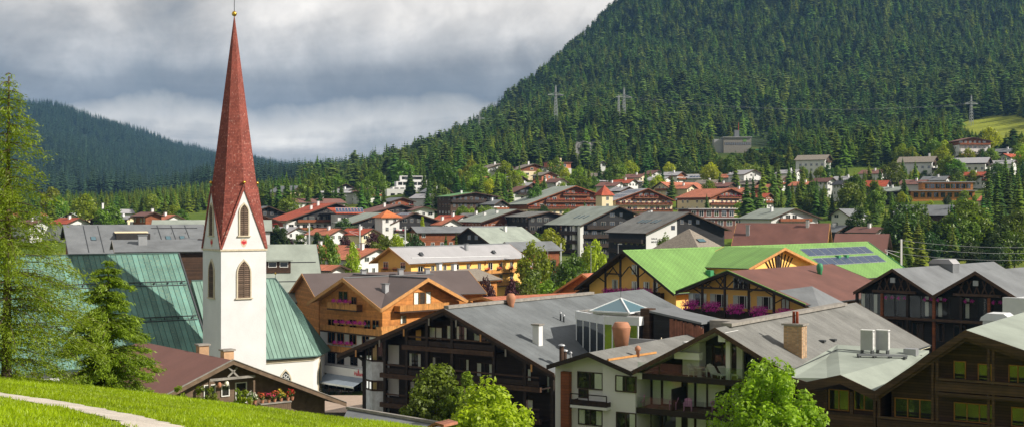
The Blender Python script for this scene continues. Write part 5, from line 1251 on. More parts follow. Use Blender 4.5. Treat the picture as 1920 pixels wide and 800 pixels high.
for i, x in enumerate(xs):
    if i % 2 == 0: MB().box(x - .15, x + .15, -1.2, -.9, -1, z1g).build('post', m_['redwood' if i % 4 else 'dark'], e)
for i in range(12):
    xa, xb = xs[i] + .06, xs[i + 1] - .06
    g = MB().box(xa, xb, -.98, -.95, z0g, z1g - .1).build('glass_panel', m_['gclear'], e)
    MB().box(xa, xb, -.10, -.01, z0g, z1g - .1).build('interior', m_['interior'], e)
    if i in (0, 1, 5, 6, 8): MB().box(xa + .1, xa + .55, -.2, -.17, z0g + .2, z1g - .2).build('curtain', m_['curtain'], e)
    if i in (2, 3, 5, 6, 8, 10): flower_box(TG, (xa + xb) / 2, -.7, z1g - .55, 1.0, 'magenta', 0, .25, 110)
for cx_ in (0, s2):
    zb_ = z1g + .25
    MB().box(cx_ - 2.8, cx_ + 2.8, -1.3, -1.0, zb_ - .15, zb_ + .15).build('tie_beam', m_['beam'], e)
    for k in range(-2, 3):
        for sg in (-1, 1):
            h_ = min(1.5, (TG.H - TG.tr * abs(k * .9 + sg * .35)) - zb_ - .6)
            MB().beam((cx_ + k * .9 - sg * .3, -1.15, zb_ + .15), (cx_ + k * .9 + sg * .25, -1.15, zb_ + .15 + max(.3, h_)), .12, .14, (0, 1, 0)).build('gable_brace', m_['beam'], e)
    MB().box(cx_ - .3, cx_ + .3, -1.55, -1.35, TG.H - 1.7, TG.H - 1.1).build('floodlight', m_['metal'], e)
for i in range(6): window(TG, 'f', -TG.wl + 2 + i * 2.6, z0g - 2.7, 1.3, 2.0, 2, -.005, 'windark', None, False)
MB().box(wv - 1.2, wv + 6, -2.5, 3, 4, z0g + 3.0).build('plant_room', m_['whitemetal'], e)
VB = empty('ridge_vent', P(1770, 505, 166), -R(42), 'blue-grey box vent with pale lid on the twin-gable ridge', 'vent')
MB().box(-1.6, 1.6, -1, 1, -1.4, .8).build('box', m_['zinc_dark'], VB); MB().prism([(-1.7, -1.1, .803), (1.7, -1.1, .803), (1.1, -1.1, 1.4), (-1.1, -1.1, 1.4)], (0, 2.2, 0)).build('lid', m_['zinc'], VB)
VC = empty('roof_ventilator', P(1872, 604, 112), -R(35), 'white domed roof ventilator near the grey-green roof', 'vent')
MB().box(-1.1, 1.1, -.9, .9, -9.5, .2).build('shaft', m_['whitemetal'], VC); MB().prism([(-1.3, -1.1, .203), (1.3, -1.1, .203), (1.2, -1.1, .5), (.7, -1.1, .85), (-.7, -1.1, .85), (-1.2, -1.1, .5)], (0, 2.2, 0)).build('hood', m_['whitemetal'], VC)
# ------------------------------------------------------------------ yellow hotel with green tiled roof
GH = house('yellow_hotel', 'yellow hotel with bright green tiled roof, solar panels and magenta flower boxes', (1167, 469), (1264, 550), 185, 42, 73, 'green', 'yellow', ovf=2.2, ovs=1.2, soff='dark', verge='dark', wins=False, base=0., cat='hotel', ridge='green')
e = GH.e
for (xa, ya, xb, yb2) in ((1186, 496, 1195, 513), (1149, 524, 1158, 541), (1186, 527, 1195, 543), (1208, 528, 1217, 544), (1226, 529, 1233, 545)): wpx(GH, xa, ya, xb, yb2, -.004, 2, 'winwhite', curt='s')
x0, z_ = GH.fr(1135, 553, -1.1); x1, _ = GH.fr(1237, 562, -1.1); balcony(GH, 'f', x0, x1, z_ - .2, 1.1, -.003, 'darkv', 1.0)
for px_ in (1146, 1175, 1209): q, zz = GH.fr(px_, 549, -1.3); flower_box(GH, q, -1.4, zz + .15, 2.4, 'magenta', 0, .6, 420)
for px_ in (1135, 1163, 1196, 1227):
    xx = GH.fr(px_, 530, -1.3)[0]; MB().box(xx - .12, xx + .12, -1.4, -1.15, z_ - 3, GH.H - (GH.tr * xx if xx > 0 else -GH.tl * xx) - .3).build('post', m_['dark'], e)
    for sg in (-1, 1):
        xe_ = xx + sg * 1.5; ze_ = min(GH.fr(px_, 512, -1.3)[1] + 1.0, GH.H - (GH.tr * xe_ if xe_ > 0 else -GH.tl * xe_) - .5); MB().beam((xx, -1.27, min(GH.fr(px_, 512, -1.3)[1] - .6, ze_ - .8)), (xe_, -1.27, ze_), .12, .16, (0, 1, 0)).build('brace', m_['dark'], e)
xx0, zz0 = GH.fr(1135, 512, -1.3); MB().box(xx0, GH.fr(1165, 512, -1.3)[0], -1.36, -1.2, zz0 - .1, zz0 + .1).build('tie_beam', m_['dark'], e)
solar_rows(GH, 1, (2.2, 4.6), tuple(48 + 3.05 * i for i in range(8)), 2.2, 2.9)
for px_, py_ in ((1360, 492), (1330, 516)):
    p = on_slope(GH, 1, px_, py_); MB().box(-.4, .5, -.45, .45, -.1, .8).build('roof_hatch', m_['greentrim'], e).location = p
for px_, py_ in ((1571, 482), (1586, 481)):
    p = on_slope(GH, 1, px_, py_); MB().box(-.3, .4, -.4, .4, -.1, .35).build('roof_vent', m_['greentrim'], e).location = p
MB().prism([(0, GH.L + 1.4, GH.H + .1), (GH.xr, GH.L + 1.4, GH.H - GH.tr * GH.xr + .1), (GH.xr, GH.L + 1.4, GH.H - GH.tr * GH.xr - .6), (0, GH.L + 1.4, GH.H - .6)], (0, .2, 0)).build('green_verge', m_['greentrim'], e)
# low left lean-to roof of the hotel
lx = -GH.xl; lz = GH.H - GH.tl * GH.xl
MB().prism([(lx + 1.2, -1.4, lz + .25), (lx - 3.0, -1.4, lz - 2.2), (lx - 3.0, -1.4, lz - 2.45), (lx + 1.2, -1.4, lz)], (0, 20, 0)).build('lean_to_roof', m_['dark'], e)
MB().box(lx - 1.9, lx + 1.25, .01, 18, -1, lz - 1.6).build('lean_to_wall', m_['yellow'], e)
YW = house('yellow_wing', 'yellow hotel wing with maroon sheet roof and a row of flower balls', (1364, 507), (1267, 546), 165, 40, 27, 'maroon', 'yellow', ovf=1.8, ovs=1.0, soff='dark', verge='dark', wins=False, base=0., ev2=(1511, 571), cat='hotel')
e = YW.e
for xa in (1293, 1333, 1376, 1421): wpx(YW, xa, 549 + (xa - 1293) * .045, xa + 31, 573 + (xa - 1293) * .045, -.004, 3, 'winwhite', curt='s')
wpx(YW, 1376, 520, 1403, 540, -.004, 3, 'winwhite', curt=None); wpx(YW, 1466, 560, 1480, 578, -.004, 2, 'redwood', curt='a')
x0, z_ = YW.fr(1281, 577, -1.2); x1 = YW.wr - .3; balcony(YW, 'f', x0, x1, z_ - 1.0, 1.2, -.003, 'darkv', 1.0)
for px_ in (1296, 1336, 1381, 1425, 1472): q, zz = YW.fr(px_, 572 + (px_ - 1296) * .1, -1.4); flower_box(YW, q, -1.6, zz + .15, 1.7, 'magenta', 0, .75, 520)
for px_ in (1317, 1359, 1404, 1451):
    xx, zz = YW.fr(px_, 545, -1.5); zt_ = YW.H - (YW.tr * xx if xx > 0 else -YW.tl * xx) - .3; MB().box(xx - .13, xx + .13, -1.62, -1.38, zz - 4.5, zt_).build('post', m_['dark'], e)
    for sg in (-1, 1):
        xe_ = xx + sg * 1.3; ze_ = min(zz + 1.4, YW.H - (YW.tr * xe_ if xe_ > 0 else -YW.tl * xe_) - .5); MB().beam((xx, -1.5, min(zz + .2, ze_ - .7)), (xe_, -1.5, ze_), .12, .16, (0, 1, 0)).build('brace', m_['dark'], e)
xa, za = YW.fr(1310, 538, -1.5); xb, zb_ = YW.fr(1455, 550, -1.5); MB().box(xa, xb, -1.6, -1.4, za - .12, za + .12).build('tie_beam', m_['dark'], e)
for k in range(5):
    xx = xa + 2 + k * 1.1; xe_ = xx + (.9 if k % 2 else -.9); MB().beam((xx, -1.5, za + .1), (xe_, -1.5, min(za + 1.7, YW.H - (YW.tr * xe_ if xe_ > 0 else -YW.tl * xe_) - .5)), .1, .14, (0, 1, 0)).build('gable_brace', m_['dark'], e)
for sg, x, t in ((-1, YW.xl, YW.tl), (1, YW.xr, YW.tr)): MB().prism([(0, -1.95, YW.H + .04), (sg * x, -1.95, YW.H - t * x + .04), (sg * x, -1.95, YW.H - t * x + .14), (0, -1.95, YW.H + .14)], (0, .2, 0)).build('green_flashing', m_['green'], e)
p = on_slope(YW, 1, 1537, 513); MB().lathe([(.28, -.3), (.34, .3), (.46, .7), (.44, 1.2), (.26, 1.5)], (p.x, p.y, p.z), 10).build('green_vent', m_['greentrim'], e, True)
# grey hipped lower roof of the wing
p0 = on_slope(YW, 1, 1455, 540); hp = MB()
A_ = [(6.4, -1.7), (12.6, -1.7), (12.6, 9), (6.4, 9)]; zz = YW.H - YW.tr * 6.4 + .05
hp.add([(6.2, -1.2, zz - .2), (12.8, -1.2, zz - 2.5), (12.8, 8, zz - 2.5), (6.2, 8, zz - .2), (9.2, 3.5, zz + .35), (6.2, 6, zz + .2)], [(0, 1, 4), (1, 2, 4), (2, 3, 4), (3, 0, 4)]); hp.build('hipped_roof', m_['zinc_dark'], e)
# cross gable with timber fan
XG = house('timber_gable', 'orange-verged timber gable rising from the green tiled roof', (1472, 464), (1535, 495), 196, -48, 9, 'green', 'yellow', ovf=1.2, ovs=.7, soff='woodl', verge='woodl', wins=False, base=0., cat='gable')
e = XG.e
for k in range(-4, 5):
    MB().beam((k * .35, -.1, XG.H - 4.4), (k * 1.05, -.1, XG.H - .5 - abs(k * 1.05) * XG.tr), .14, .14, (0, 1, 0)).build('gable_brace', m_['dark'], e)
MB().box(-.5, .5, -.12, -.02, XG.H - 3.6, XG.H - 1.2).build('gable_hatch', m_['dark'], e)
# ------------------------------------------------------------------ middle-distance houses
hs = house
Hs = {}
Hs['yel'] = hs('yellow_guesthouse', 'yellow guesthouse with long pale zinc roof and red flower balls', (729, 463), (767, 494), 270, 36, 40, 'zinc', 'yellow', ovf=1.8, ovs=1.0, soff='woodl', verge='woodl', wins=False, ridge='zinc_dark', cat='guesthouse')
B = Hs['yel']; B.tl = B.tr
for k, z in enumerate((B.zr - 2.6, B.zr - 5.5)):
    for i in range(9):
        y = 3 + i * 4.1
        if k == 0 or i > 4: window(B, 'r', y, z, 1.5 if i % 3 == 0 else 1.0, 1.5, 2, B.wr + .002, 'winwhite', None, True, 's')
    balcony(B, 'r', 17, 37, z - 1.0, 1.2, B.wr + .003, 'woodv', .95)
    for i in range(4): flower_box(B, B.wr + 1.4, 20 + i * 4.6, z + .15, 1.3, 'redfl' if i % 2 else 'orangefl', math.pi / 2, .38, 150)
for i in range(7): y = 4 + i * 5.4; MB().beam((B.wr, y, B.zr - 1.6), (B.wr + .9, y, B.zr - .3), .16, .2).build('eave_bracket', m_['wood'], B.e)
for k in range(2):
    for i in (-1, 1): window(B, 'f', i * 2.4, B.H - 4.6 - k * 2.9, 1.2, 1.4, 2, -.003, 'winwhite', None, False)
    balcony(B, 'f', -B.wl + (1.8 if k == 0 else .2), B.wr - (1.8 if k == 0 else .2), B.H - 5.5 - k * 2.9, 1.2, -.003, 'woodv', .95, flowers=('redfl', 2.4))
p = on_slope(B, 1, 874, 468); chimney(B, p.x, p.y, p.z - .5, p.z + 1.3, .7, .7, 'metal')
for px_, py_ in ((789, 478), (925, 474)): p = on_slope(B, 1, px_, py_); MB().prism([(-.6, -.5, 0), (.6, -.5, 0), (0, -.5, .7)], (0, 1, 0)).build('roof_vent', m_['dmetal'], B.e).location = p
p0, p1 = on_slope(B, 1, 772, 484), on_slope(B, 1, 955, 480); MB().beam(p0 + Vector((0, 0, .12)), p1 + Vector((0, 0, .12)), .1, .12).build('snow_rail', m_['whitemetal'], B.e)
hs('beige_roof_house', 'wooden house with beige gravel roof and pale chimneys before the guesthouse', (800, 507), None, 240, 38, 13, 'shingle', 'wood', tan2=.30, hwm=(5.5, 6.5), soff='woodl', verge='woodl', chim=((-.5, 3, 1.3), (.6, 6, 1.2)), fm='winwhite', base=-2.)
hs('salmon_annex', 'low annex with flat salmon-red metal roof beside the dark ridge', (905, 556), None, 200, 52, 22, 'salmon', 'wood', tan2=.14, hwm=(5, 6), soff='woodl', verge='woodl', wins=False, base=0.)
hs('timber_barn', 'honey timber barn gable with salmon roof beside the yellow hotel', (1091, 512), (1036, 548), 215, 40, 12, 'salmon', 'wood', ovf=1.2, ovs=.9, soff='woodl', verge='woodl', wins=False, base=0., cat='barn')
B = hs('grey_green_hall', 'large grey-green roofed building with dormer behind the church tower', (466, 458), None, 232, 74, 10.5, 'greygreen', 'cream', tan2=.78, hwm=(8, 12.5), ovs=.8, wins=False, base=0., soff='brown', verge='dmetal', cat='building')
p = on_slope(B, 1, 520, 500); d = MB().box(-1.5, 1.5, -2.2, 2.2, -1.0, 1.1).build('dormer', m_['brown'], B.e); d.location = p
MB().box(-1.8, 2.2, -2.5, 2.5, 1.103, 1.3).build('dormer_roof', m_['greygreen'], d)
for s in (-1, 1): window(B, 'r', p.y + s * 1.0, p.z + .1, 1.3, .8, 1, p.x + 1.505, 'winwhite')
for f_ in (.33, .66): 
    xx = B.xr * f_; MB().beam((xx, -.6, B.H - B.tr * xx + .1), (xx, B.L, B.H - B.tr * xx + .1), .1, .14).build('snow_guard', m_['dmetal'], B.e)
hs('salmon_house', 'small white house with salmon tile roof and two chimneys', (711, 465), (668, 487), 330, -55, 12, 'salmon', 'white', ovf=.8, ovs=.6, chim=((-1.2, 4, 1.6), (-1.0, 7, 1.2)), verge='brown')
hs('salmon_cottage', 'cottage with salmon roof half hidden behind a pale leafy tree', (652, 459), (628, 476), 345, -58, 13, 'salmon', 'white', ovf=.6, ovs=.6, chim=((-1.2, 8, 1.5),))
hs('salmon_shed', 'low salmon-roofed shed below the pale leafy tree', (640, 496), None, 262, -60, 8, 'salmon', 'white', tan2=.3, hwm=(3.5, 3.5), wins=False)
hs('grey_gable_house', 'house with broad grey-green double roof behind the guesthouse', (878, 426), (858, 444), 350, 40, 21, 'greygreen', 'black', tan2=.55, hwm=(6.2, 10), ovf=1.2, ovs=.8, chim=((2, 12, 1.4),))
hs('grey_annex', 'small grey-roofed brown annex beside the yellow-green maple', (946, 453), None, 318, 50, 14, 'zinc_dark', 'redwood', upper=None, tan2=.5, hwm=(4, 4.5))
hs('red_white_house', 'black and white chalet with red roof and solar strip over its bay', (631, 380), (537, 413.5), 460, -32, 17, 'redroof', 'white', 'black', 6.2, ev2=(687, 401), ovf=1.6, balc=(1, 2), rail='redwood', chim=((-3, 8, 1.6), (-7, 5, 1.4)), cat='chalet')
B = Bld('corner_bay', 'white corner bay with red-brown balconies and solar panel roof', 'bay', *(P(653, 400, 456).to_2d()), tz(P(653, 400, 456).x, 456), -32)
zt_ = CZ - (402 - 400) / F * 456 - B.o.z
MB().box(-4.5, 4.5, -1, 5, -2, zt_).build('wall', m_['white'], B.e)
for k in range(3): balcony(B, 'f', -4.8, 4.8, zt_ - 3.6 - k * 2.9, 1.0, -1.003, 'redwood', 1.0); [window(B, 'f', x, zt_ - 2.4 - k * 2.9, 1.8, 1.4, 2, -1.004) for x in (-2.4, 1.2)]
MB().prism([(-6, -2.6, zt_ + .3), (6, -2.6, zt_ + .3), (6, 5, zt_ + 2.2), (-6, 5, zt_ + 2.2)], (0, 0, .25)).build('roof_slab', m_['redroof'], B.e)
for i in range(9):
    o = MB().prism([(-.52, 0, 0), (.52, 0, 0), (.52, 1.0, 1.5), (-.52, 1.0, 1.5)], (0, .05, -.05)).build('solar_panel', m_['solarframe'], B.e); o.location = (-4.8 + i * 1.2, -1.6, zt_ + .85)
    MB().prism([(-.46, -.012, .06), (.46, -.012, .06), (.46, .95, 1.42), (-.46, .95, 1.42)], (0, -.01, .008)).build('cells', m_['solar'], o)
hs('grey_black_house', 'black timber house with grey slope left of the orange turret', (722, 398), (660, 418), 440, -30, 16, 'greygreen', 'white', 'black', 6.0, balc=(1,), rail='dark', flowers=('pinkfl', 2.0), ovf=1.2)
B = Bld('turret_house', 'white turret house with orange hipped roof', 'house', *(P(733, 410, 428).to_2d()), tz(P(733, 410, 428).x, 428), -30)
zt_ = CZ - (407 - 400) / F * 428 - B.o.z
MB().box(-3.1, 3.1, 0, 6.2, -2, zt_).build('wall', m_['white'], B.e)
for k in range(3): [window(B, 'f', x, zt_ - 1.8 - k * 2.8, 1.0, 1.3, 2, -.003) for x in (-1.4, 1.4)]
zz = zt_ + 2.4; c4 = [(-3.9, -.8, zt_), (3.9, -.8, zt_), (3.9, 7, zt_), (-3.9, 7, zt_)]
for i in range(4): MB().prism([c4[i], c4[(i + 1) % 4], (0, 3.1, zz)], (0, 0, -.2)).build('roof_slope', m_['orange'], B.e)
hs('solar_black_house', 'black timber house with red-brown slope and solar panels on its ridge', (778, 398), (734, 419), 432, -30, 14, 'maroonb', 'white', 'black', 5.5, ev2=(827, 414), balc=(1,), rail='dark', flowers=('pinkfl', 2.2), ovf=1.2, solar=(-1, (1.2,), (1.5, 3.0, 4.5, 6, 7.5, 9), 1.8, 1.3))
hs('maroon_dark_house', 'dark house with maroon roof above the orange turret', (753, 383), (692, 399), 505, -32, 15, 'maroonb', 'white', 'black', 4.5, chim=((-4, 6, 1.6),))
hs('upper_grey_house', 'dark boarded house with grey roof and red balcony flowers uphill', (756, 370), (731, 378), 545, -30, 12, 'zinc_dark', 'white', 'redwood', 4.2, balc=(0,), flowers=('redfl', 2.5))
hs('white_brown_house', 'white house with brown tile roof beside the dark gables', (796, 387), (772, 394), 500, -20, 11, 'maroonb', 'white')
hs('long_brown_house', 'long low brown house with slate-grey roof behind the railway masts', (770, 424), None, 395, 66, 34, 'zinc_dark', 'redwood', tan2=.35, hwm=(5, 5.5), ovs=.8)
hs('dark_gable_house', 'dark two-storey gabled house close to the church spire', (504, 386), (551, 404), 480, -20, 13, 'zinc_dark', 'white', 'black', 6.5, balc=(1,), rail='dark')
hs('red_flower_house', 'brown house with two rows of red balcony flowers by the spire', (490, 402), (536, 418), 430, -18, 12, 'maroonb', 'white', 'redwood', 7, balc=(0, 1), rail='redwood', flowers=('redfl', 1.5))
hs('cream_chalet', 'cream chalet with long grey roof slope near the pine tops', (565, 348), None, 620, -52, 15, 'zinc_dark', 'cream', 'brown', 3.4, balc=(1,), hwm=(7.5, 5), tan2=.45)
hs('small_dark_chalet', 'small dark-roofed white chalet among tall spruces uphill', (649, 344), (627, 355), 640, -10, 11, 'zinc_dark', 'white', 'black', 3.0, balc=(0,))
hs('mauve_roof_house', 'house with mauve roof half hidden behind a round tree', (545, 372), None, 545, 55, 22, 'maroonb', 'white', tan2=.3, hwm=(6, 6))
hs('low_uphill_house', 'low flat-looking grey house between the spruces uphill', (600, 358), None, 615, 75, 14, 'zinc', 'white', tan2=.2, hwm=(4, 4.5))
hs('flower_hotel', 'wood and white hotel with orange flower boxes and carved gable', (970, 392), (902, 416), 430, -24, 20, 'greygreen', 'white', 'redwood', 6.0, ev2=(1035, 407), balc=(1, 2), rail='woodv', flowers=('orangefl', 1.7), ovf=2.0, cat='hotel', chim=((-4, 6, 1.0), (-6, 12, 1.0)))
hs('dark_side_house', 'black boarded house with flat brown roof beside the flower hotel', (1030, 396), None, 418, -28, 15, 'felt2', 'black', tan2=.22, hwm=(8, 7), balc=(1, 2), rail='dark')
hs('green_roof_house', 'dark timber house with green sheet roof and white end pillar', (892, 360), (844, 368), 530, -28, 13, 'greenroof2', 'brown', balc=(0,), rail='dark', ovf=1.5, chim=((-3, 6, 1.2),))
hs('maroon_uphill_house', 'white and black house with maroon roof left of the red hotel', (991, 348), (959, 362), 585, -20, 14, 'maroonb', 'white', 'black', 4.0, balc=(0,), rail='dark')
hs('red_hotel', 'large red-brown timber hotel with grey roof and red geranium balconies', (1080, 348), (988, 383), 540, -26, 18, 'greygreen', 'cream', 'redwood', 10.0, ev2=(1132, 366), balc=(0, 1, 2), rail='redwood', flowers=('redfl', 1.8), ovf=1.8, verge='redwood', cat='hotel', wstep=3.0)
B = Bld('hotel_turret', 'cream turret with pointed red roof beside the red hotel', 'turret', *(P(1139, 372, 528).to_2d()), tz(P(1139, 372, 528).x, 528), -26)
zt_ = CZ + (400 - 366) / F * 528 - B.o.z; MB().box(-2.6, 2.6, 0, 5.2, -2, zt_).build('wall', m_['cream'], B.e)
c4 = [(-3.2, -.6, zt_), (3.2, -.6, zt_), (3.2, 5.8, zt_), (-3.2, 5.8, zt_)]
for i in range(4): MB().prism([c4[i], c4[(i + 1) % 4], (0, 2.6, zt_ + 4.2)], (0, 0, -.15)).build('roof_slope', m_['redroof'], B.e)
for k in range(3): window(B, 'f', 0, zt_ - 2 - k * 2.8, 1.1, 1.3, 2, -.003)
hs('solar_hotel', 'wood and cream hotel whose grey roof carries rows of solar panels', (1215, 353), (1151, 376), 540, -18, 17, 'zinc', 'cream', 'redwood', 4.0, ev2=(1267, 376), balc=(0, 1, 2), rail='redwood', flowers=('redfl', 2.0), ovf=1.6, verge='redwood', cat='hotel', solar=(-1, (2.5, 4.6, 8.2, 10.3), tuple(1 + 1.7 * i for i in range(9)), 1.9, 1.5))
hs('pink_roof_house', 'yellow house with wide pink-red roof above the solar hotel', (1238, 341), None, 620, 52, 24, 'salmon', 'cream', tan2=.5, hwm=(6.5, 8.5), balc=(0,), rail='redwood')
hs('hillside_grey_house', 'white house with grey roof and dark solar patch higher uphill', (1330, 326), None, 705, -52, 13, 'zinc', 'white', balc=(1,), rail='redwood', hwm=(6.5, 6), tan2=.4, solar=(-1, (4.,), (2, 4, 6, 8), 2.4, 1.8))
hs('red_gable_hotel', 'wood hotel with red roof and pink balcony flowers beside dark spruces', (1371, 353), (1331, 370), 540, -34, 20, 'salmon', 'cream', 'redwood', 5, balc=(0, 1, 2), rail='redwood', flowers=('pinkfl', 1.8), ovf=1.4, verge='redwood', cat='hotel')
B = Bld('maroon_flat_house', 'flat-roofed maroon apartment block with rooftop dishes', 'building', *(P(1345, 410, 440).to_2d()), tz(P(1345, 410, 440).x, 440), -18)
zt_ = CZ + (400 - 392) / F * 440 - B.o.z
MB().box(-11, 11, 0, 12, -2, zt_ - 3.2).build('wall', m_['maroon'], B.e); MB().box(-11.6, 11.6, -.8, 12.5, zt_ - 3.197, zt_ - 2.9).build('roof_slab', m_['zinc'], B.e)
MB().box(-9, 8, 3, 12, zt_ - 2.897, zt_).build('upper_wall', m_['maroon'], B.e); MB().box(-10, 9, 2, 12.5, zt_ + .003, zt_ + .3).build('upper_roof', m_['zinc'], B.e)
for i in range(6): window(B, 'f', -9 + i * 3.4, zt_ - 5.6, 2.0, 1.7, 2, -.003); window(B, 'f', -7.5 + i * 2.9, zt_ - 2.4, 1.6, 1.9, 2, 2.997)
HH = hs('haus_chalet', 'black and white chalet with lettering HAUS on its white wall', (1293, 397), (1211, 437), 350, -26, 20, 'felt2', 'black', None, None, ev2=(1372, 431), ovf=1.8, ovs=1.2, fm='winwhite', cat='chalet', rail='dark', skip=((1, 'f'), (2, 'f')))
for o in list(HH.e.children):
    if o.name.startswith('roof_slope'): o.data.materials[0] = m_['shingle'] if False else m_['felt2']
a_, z_ = HH.fr(1218, 442, -.07); b_, _ = HH.fr(1269, 412, -.07); xL_ = -HH.wl
MB().prism_y([(xL_ - .08, -1), (b_, -1), (b_, HH.H + HH.tl * b_ - .4), (xL_ - .08, HH.zl - .1)], -.14, -.062).build('white_gable_panel', m_['white'], HH.e)
window(HH, 'f', HH.fr(1262, 426, -.14)[0], HH.fr(1262, 430, -.14)[1], 1.0, 1.0, 1, -.142, 'windark')
q = HH.fr(1221, 448, -.15); text(HH, 'HAUS', (q[0], -.15, q[1] - .1), .75, 'dmetal', bold=.012); q = HH.fr(1221, 454, -.15); text(HH, 'MINERVA', (q[0], -.15, q[1] - .1), .75, 'dmetal', bold=.012)
for k in range(3): balcony(HH, 'l', .5, 19, HH.zl - 2.9 - k * 2.8, 1.2, -HH.wl - .003, 'dark', 1.0)
for y in (4, 6, 9, 11, 13): skylight(HH, -1, 6.5, y, 1.0, 2.2)
BB = hs('black_apartment_chalet', 'big black apartment chalet with grey roof and tall white pillars', (1162, 386), (1089, 422), 400, -26, 22, 'greygreen', 'black', ovf=2.0, ovs=1.2, ev2=(1201, 402), balc=(1, 2, 3), rail='dark', cat='chalet', wstep=3.2)
for y in (0, 3.5): MB().box(-BB.xl + .3, -BB.xl + 1.5, y - 1, y + .6, -2, BB.zl - .1).build('white_pillar', m_['white'], BB.e)
for k in range(4): balcony(BB, 'l', 1, 20, BB.zl - 3.2 - k * 2.8, 1.2, -BB.wl - .003, 'dark', 1.0); [window(BB, 'l', 3 + i * 3.4, BB.zl - 2.6 - k * 2.8, 1.4, 1.9, 2, -BB.wl - .004, 'windark') for i in range(5)]
for y in (5, 8, 11): skylight(BB, -1, 8.0, y, .9, 2.4)
hs('white_balcony_house', 'white house with grey roof and brown gable balcony', (1492, 390), (1446, 410), 400, -26, 16, 'greygreen', 'white', ovf=1.2, ev2=(1542, 409), balc=(0,), rail='redwood', chim=((-3, 7, 1.5),))
B = hs('maroon_roof_hall', 'hall under a long plain maroon-brown roof behind the green tiles', (1556, 418), None, 300, -72, 20, 'maroon', 'black', tan2=.62, hwm=(11, 9), ovs=.8, soff='woodl', verge='woodl', wins=False, cat='hall')
p = on_slope(B, -1, 1402, 440); chimney(B, p.x, p.y, p.z - .5, p.z + 2.2, .8, .8, 'metal', 'metal'); p = on_slope(B, -1, 1514, 425); chimney(B, p.x, p.y, p.z - .5, p.z + 1.6, .7, .7, 'white')
B = Bld('pyramid_roof_pavilion', 'pavilion with weathered shingle pyramid roof and one skylight', 'pavilion', *(P(1292, 430, 262).to_2d()), 0, 38)
zz = CZ - (428 - 400) / F * 262; ze = zz - 5.2; c4 = [(-7, -7, ze), (7, -7, ze), (7, 7, ze), (-7, 7, ze)]
MB().box(-6, 6, -6, 6, -1, ze + .3).build('wall', m_['brown'], B.e)
for i in range(4): MB().prism([c4[i], c4[(i + 1) % 4], (0, 0, zz)], (0, 0, -.2)).build('roof_slope', m_['shingle'], B.e)
o = MB().box(-.5, .5, -1.4, 1.4, 0, .12).build('skylight', m_['dmetal'], B.e); o.location = (3.4, -1.0, zz - 2.42); o.rotation_euler = (0, math.atan(5.2 / 7), 0); o.rotation_euler = (0, .64, 0)
MB().box(-.4, .4, -1.3, 1.3, .122, .14).build('pane', m_['gblue'], o)
hs('brown_right_chalet', 'brown timber chalet with grey roof standing among dark conifers', (1792, 384), None, 430, -52, 17, 'zinc_dark', 'brown', balc=(1,), rail='woodv', ovf=1.5, cat='chalet', hwm=(8.5, 8.5), tan2=.40)
hs('slate_roof_house', 'white house with dark slate-blue roof hidden in garden trees', (1572, 391), (1592, 405), 470, 40, 15, 'zinc_dark', 'white')
hs('maroon_cottage', 'small white cottage with maroon roof behind the green gable', (1661, 425), (1640, 436), 385, -40, 9, 'maroon', 'white', chim=((-1, 4, 1.3),))
hs('rose_roof_shed', 'shed with plain rose-red roof beside the green verge', (1668, 438), None, 330, -66, 12, 'maroonb', 'white', tan2=.8, hwm=(9, 5), wins=False)
hs('white_uphill_chalet', 'white chalet with beige roof and dark upper boarding uphill', (1757, 293), None, 640, -58, 17, 'shingle', 'white', 'brown', 3.2, balc=(0, 1), rail='dark', chim=((1, 3, 2.0),), hwm=(7, 6.5), tan2=.45)
hs('grey_uphill_chalet', 'pale grey-roofed chalet with dark gable below the red roofs', (1857, 295), None, 620, -58, 16, 'zinc', 'white', 'brown', 3.5, balc=(0,), rail='dark', hwm=(7, 6.5), tan2=.42)
hs('red_row_house', 'white house with long bright red roof behind the grey chalet', (1800, 289), None, 690, 72, 28, 'redroof', 'white', tan2=.4, hwm=(5, 6))
hs('top_chalet', 'brown and white chalet with broad low gable highest on the slope', (1825, 257), (1797, 264), 690, -4, 14, 'maroonb', 'white', 'redwood', 4.2, ev2=(1862, 265), balc=(0,), rail='redwood', cat='chalet')
hs('beige_gable_house', 'white house with beige roof at the forest edge', (1556, 290), None, 690, -60, 16, 'shingle', 'white', 'brown', 3.0, balc=(0,), hwm=(6.5, 6), tan2=.45)
hs('red_slope_house', 'white house with dark red roof slope among the conifers', (1668, 338), None, 565, -56, 9, 'redroof', 'white', ovf=1.0, rail='dark', hwm=(5, 4.5), tan2=.6)
hs('small_mauve_house', 'white house with mauve-grey roof behind a bluish gable', (1562, 333), (1552, 341), 590, -30, 10, 'maroonb', 'white')
hs('blue_gable_house', 'pale blue-grey house with slate roof among dark firs', (1590, 338), (1578, 346), 570, -12, 10, 'slate_wall', 'white')
hs('mid_terrace_house', 'white terrace house with grey roof below the white chalet', (1640, 322), None, 640, 70, 18, 'zinc', 'white', tan2=.2, hwm=(4, 4))
hs('pale_slope_house', 'pale green-grey roofed house beside the curved timber building', (1690, 337), None, 590, 60, 14, 'greygreen', 'black', tan2=.35, hwm=(4.5, 5))
B = Bld('timber_school', 'long two-tier timber building with curved flat roofs and glazing', 'building', *(P(1768, 360, 560).to_2d()), tz(P(1768, 360, 560).x, 560), 6)
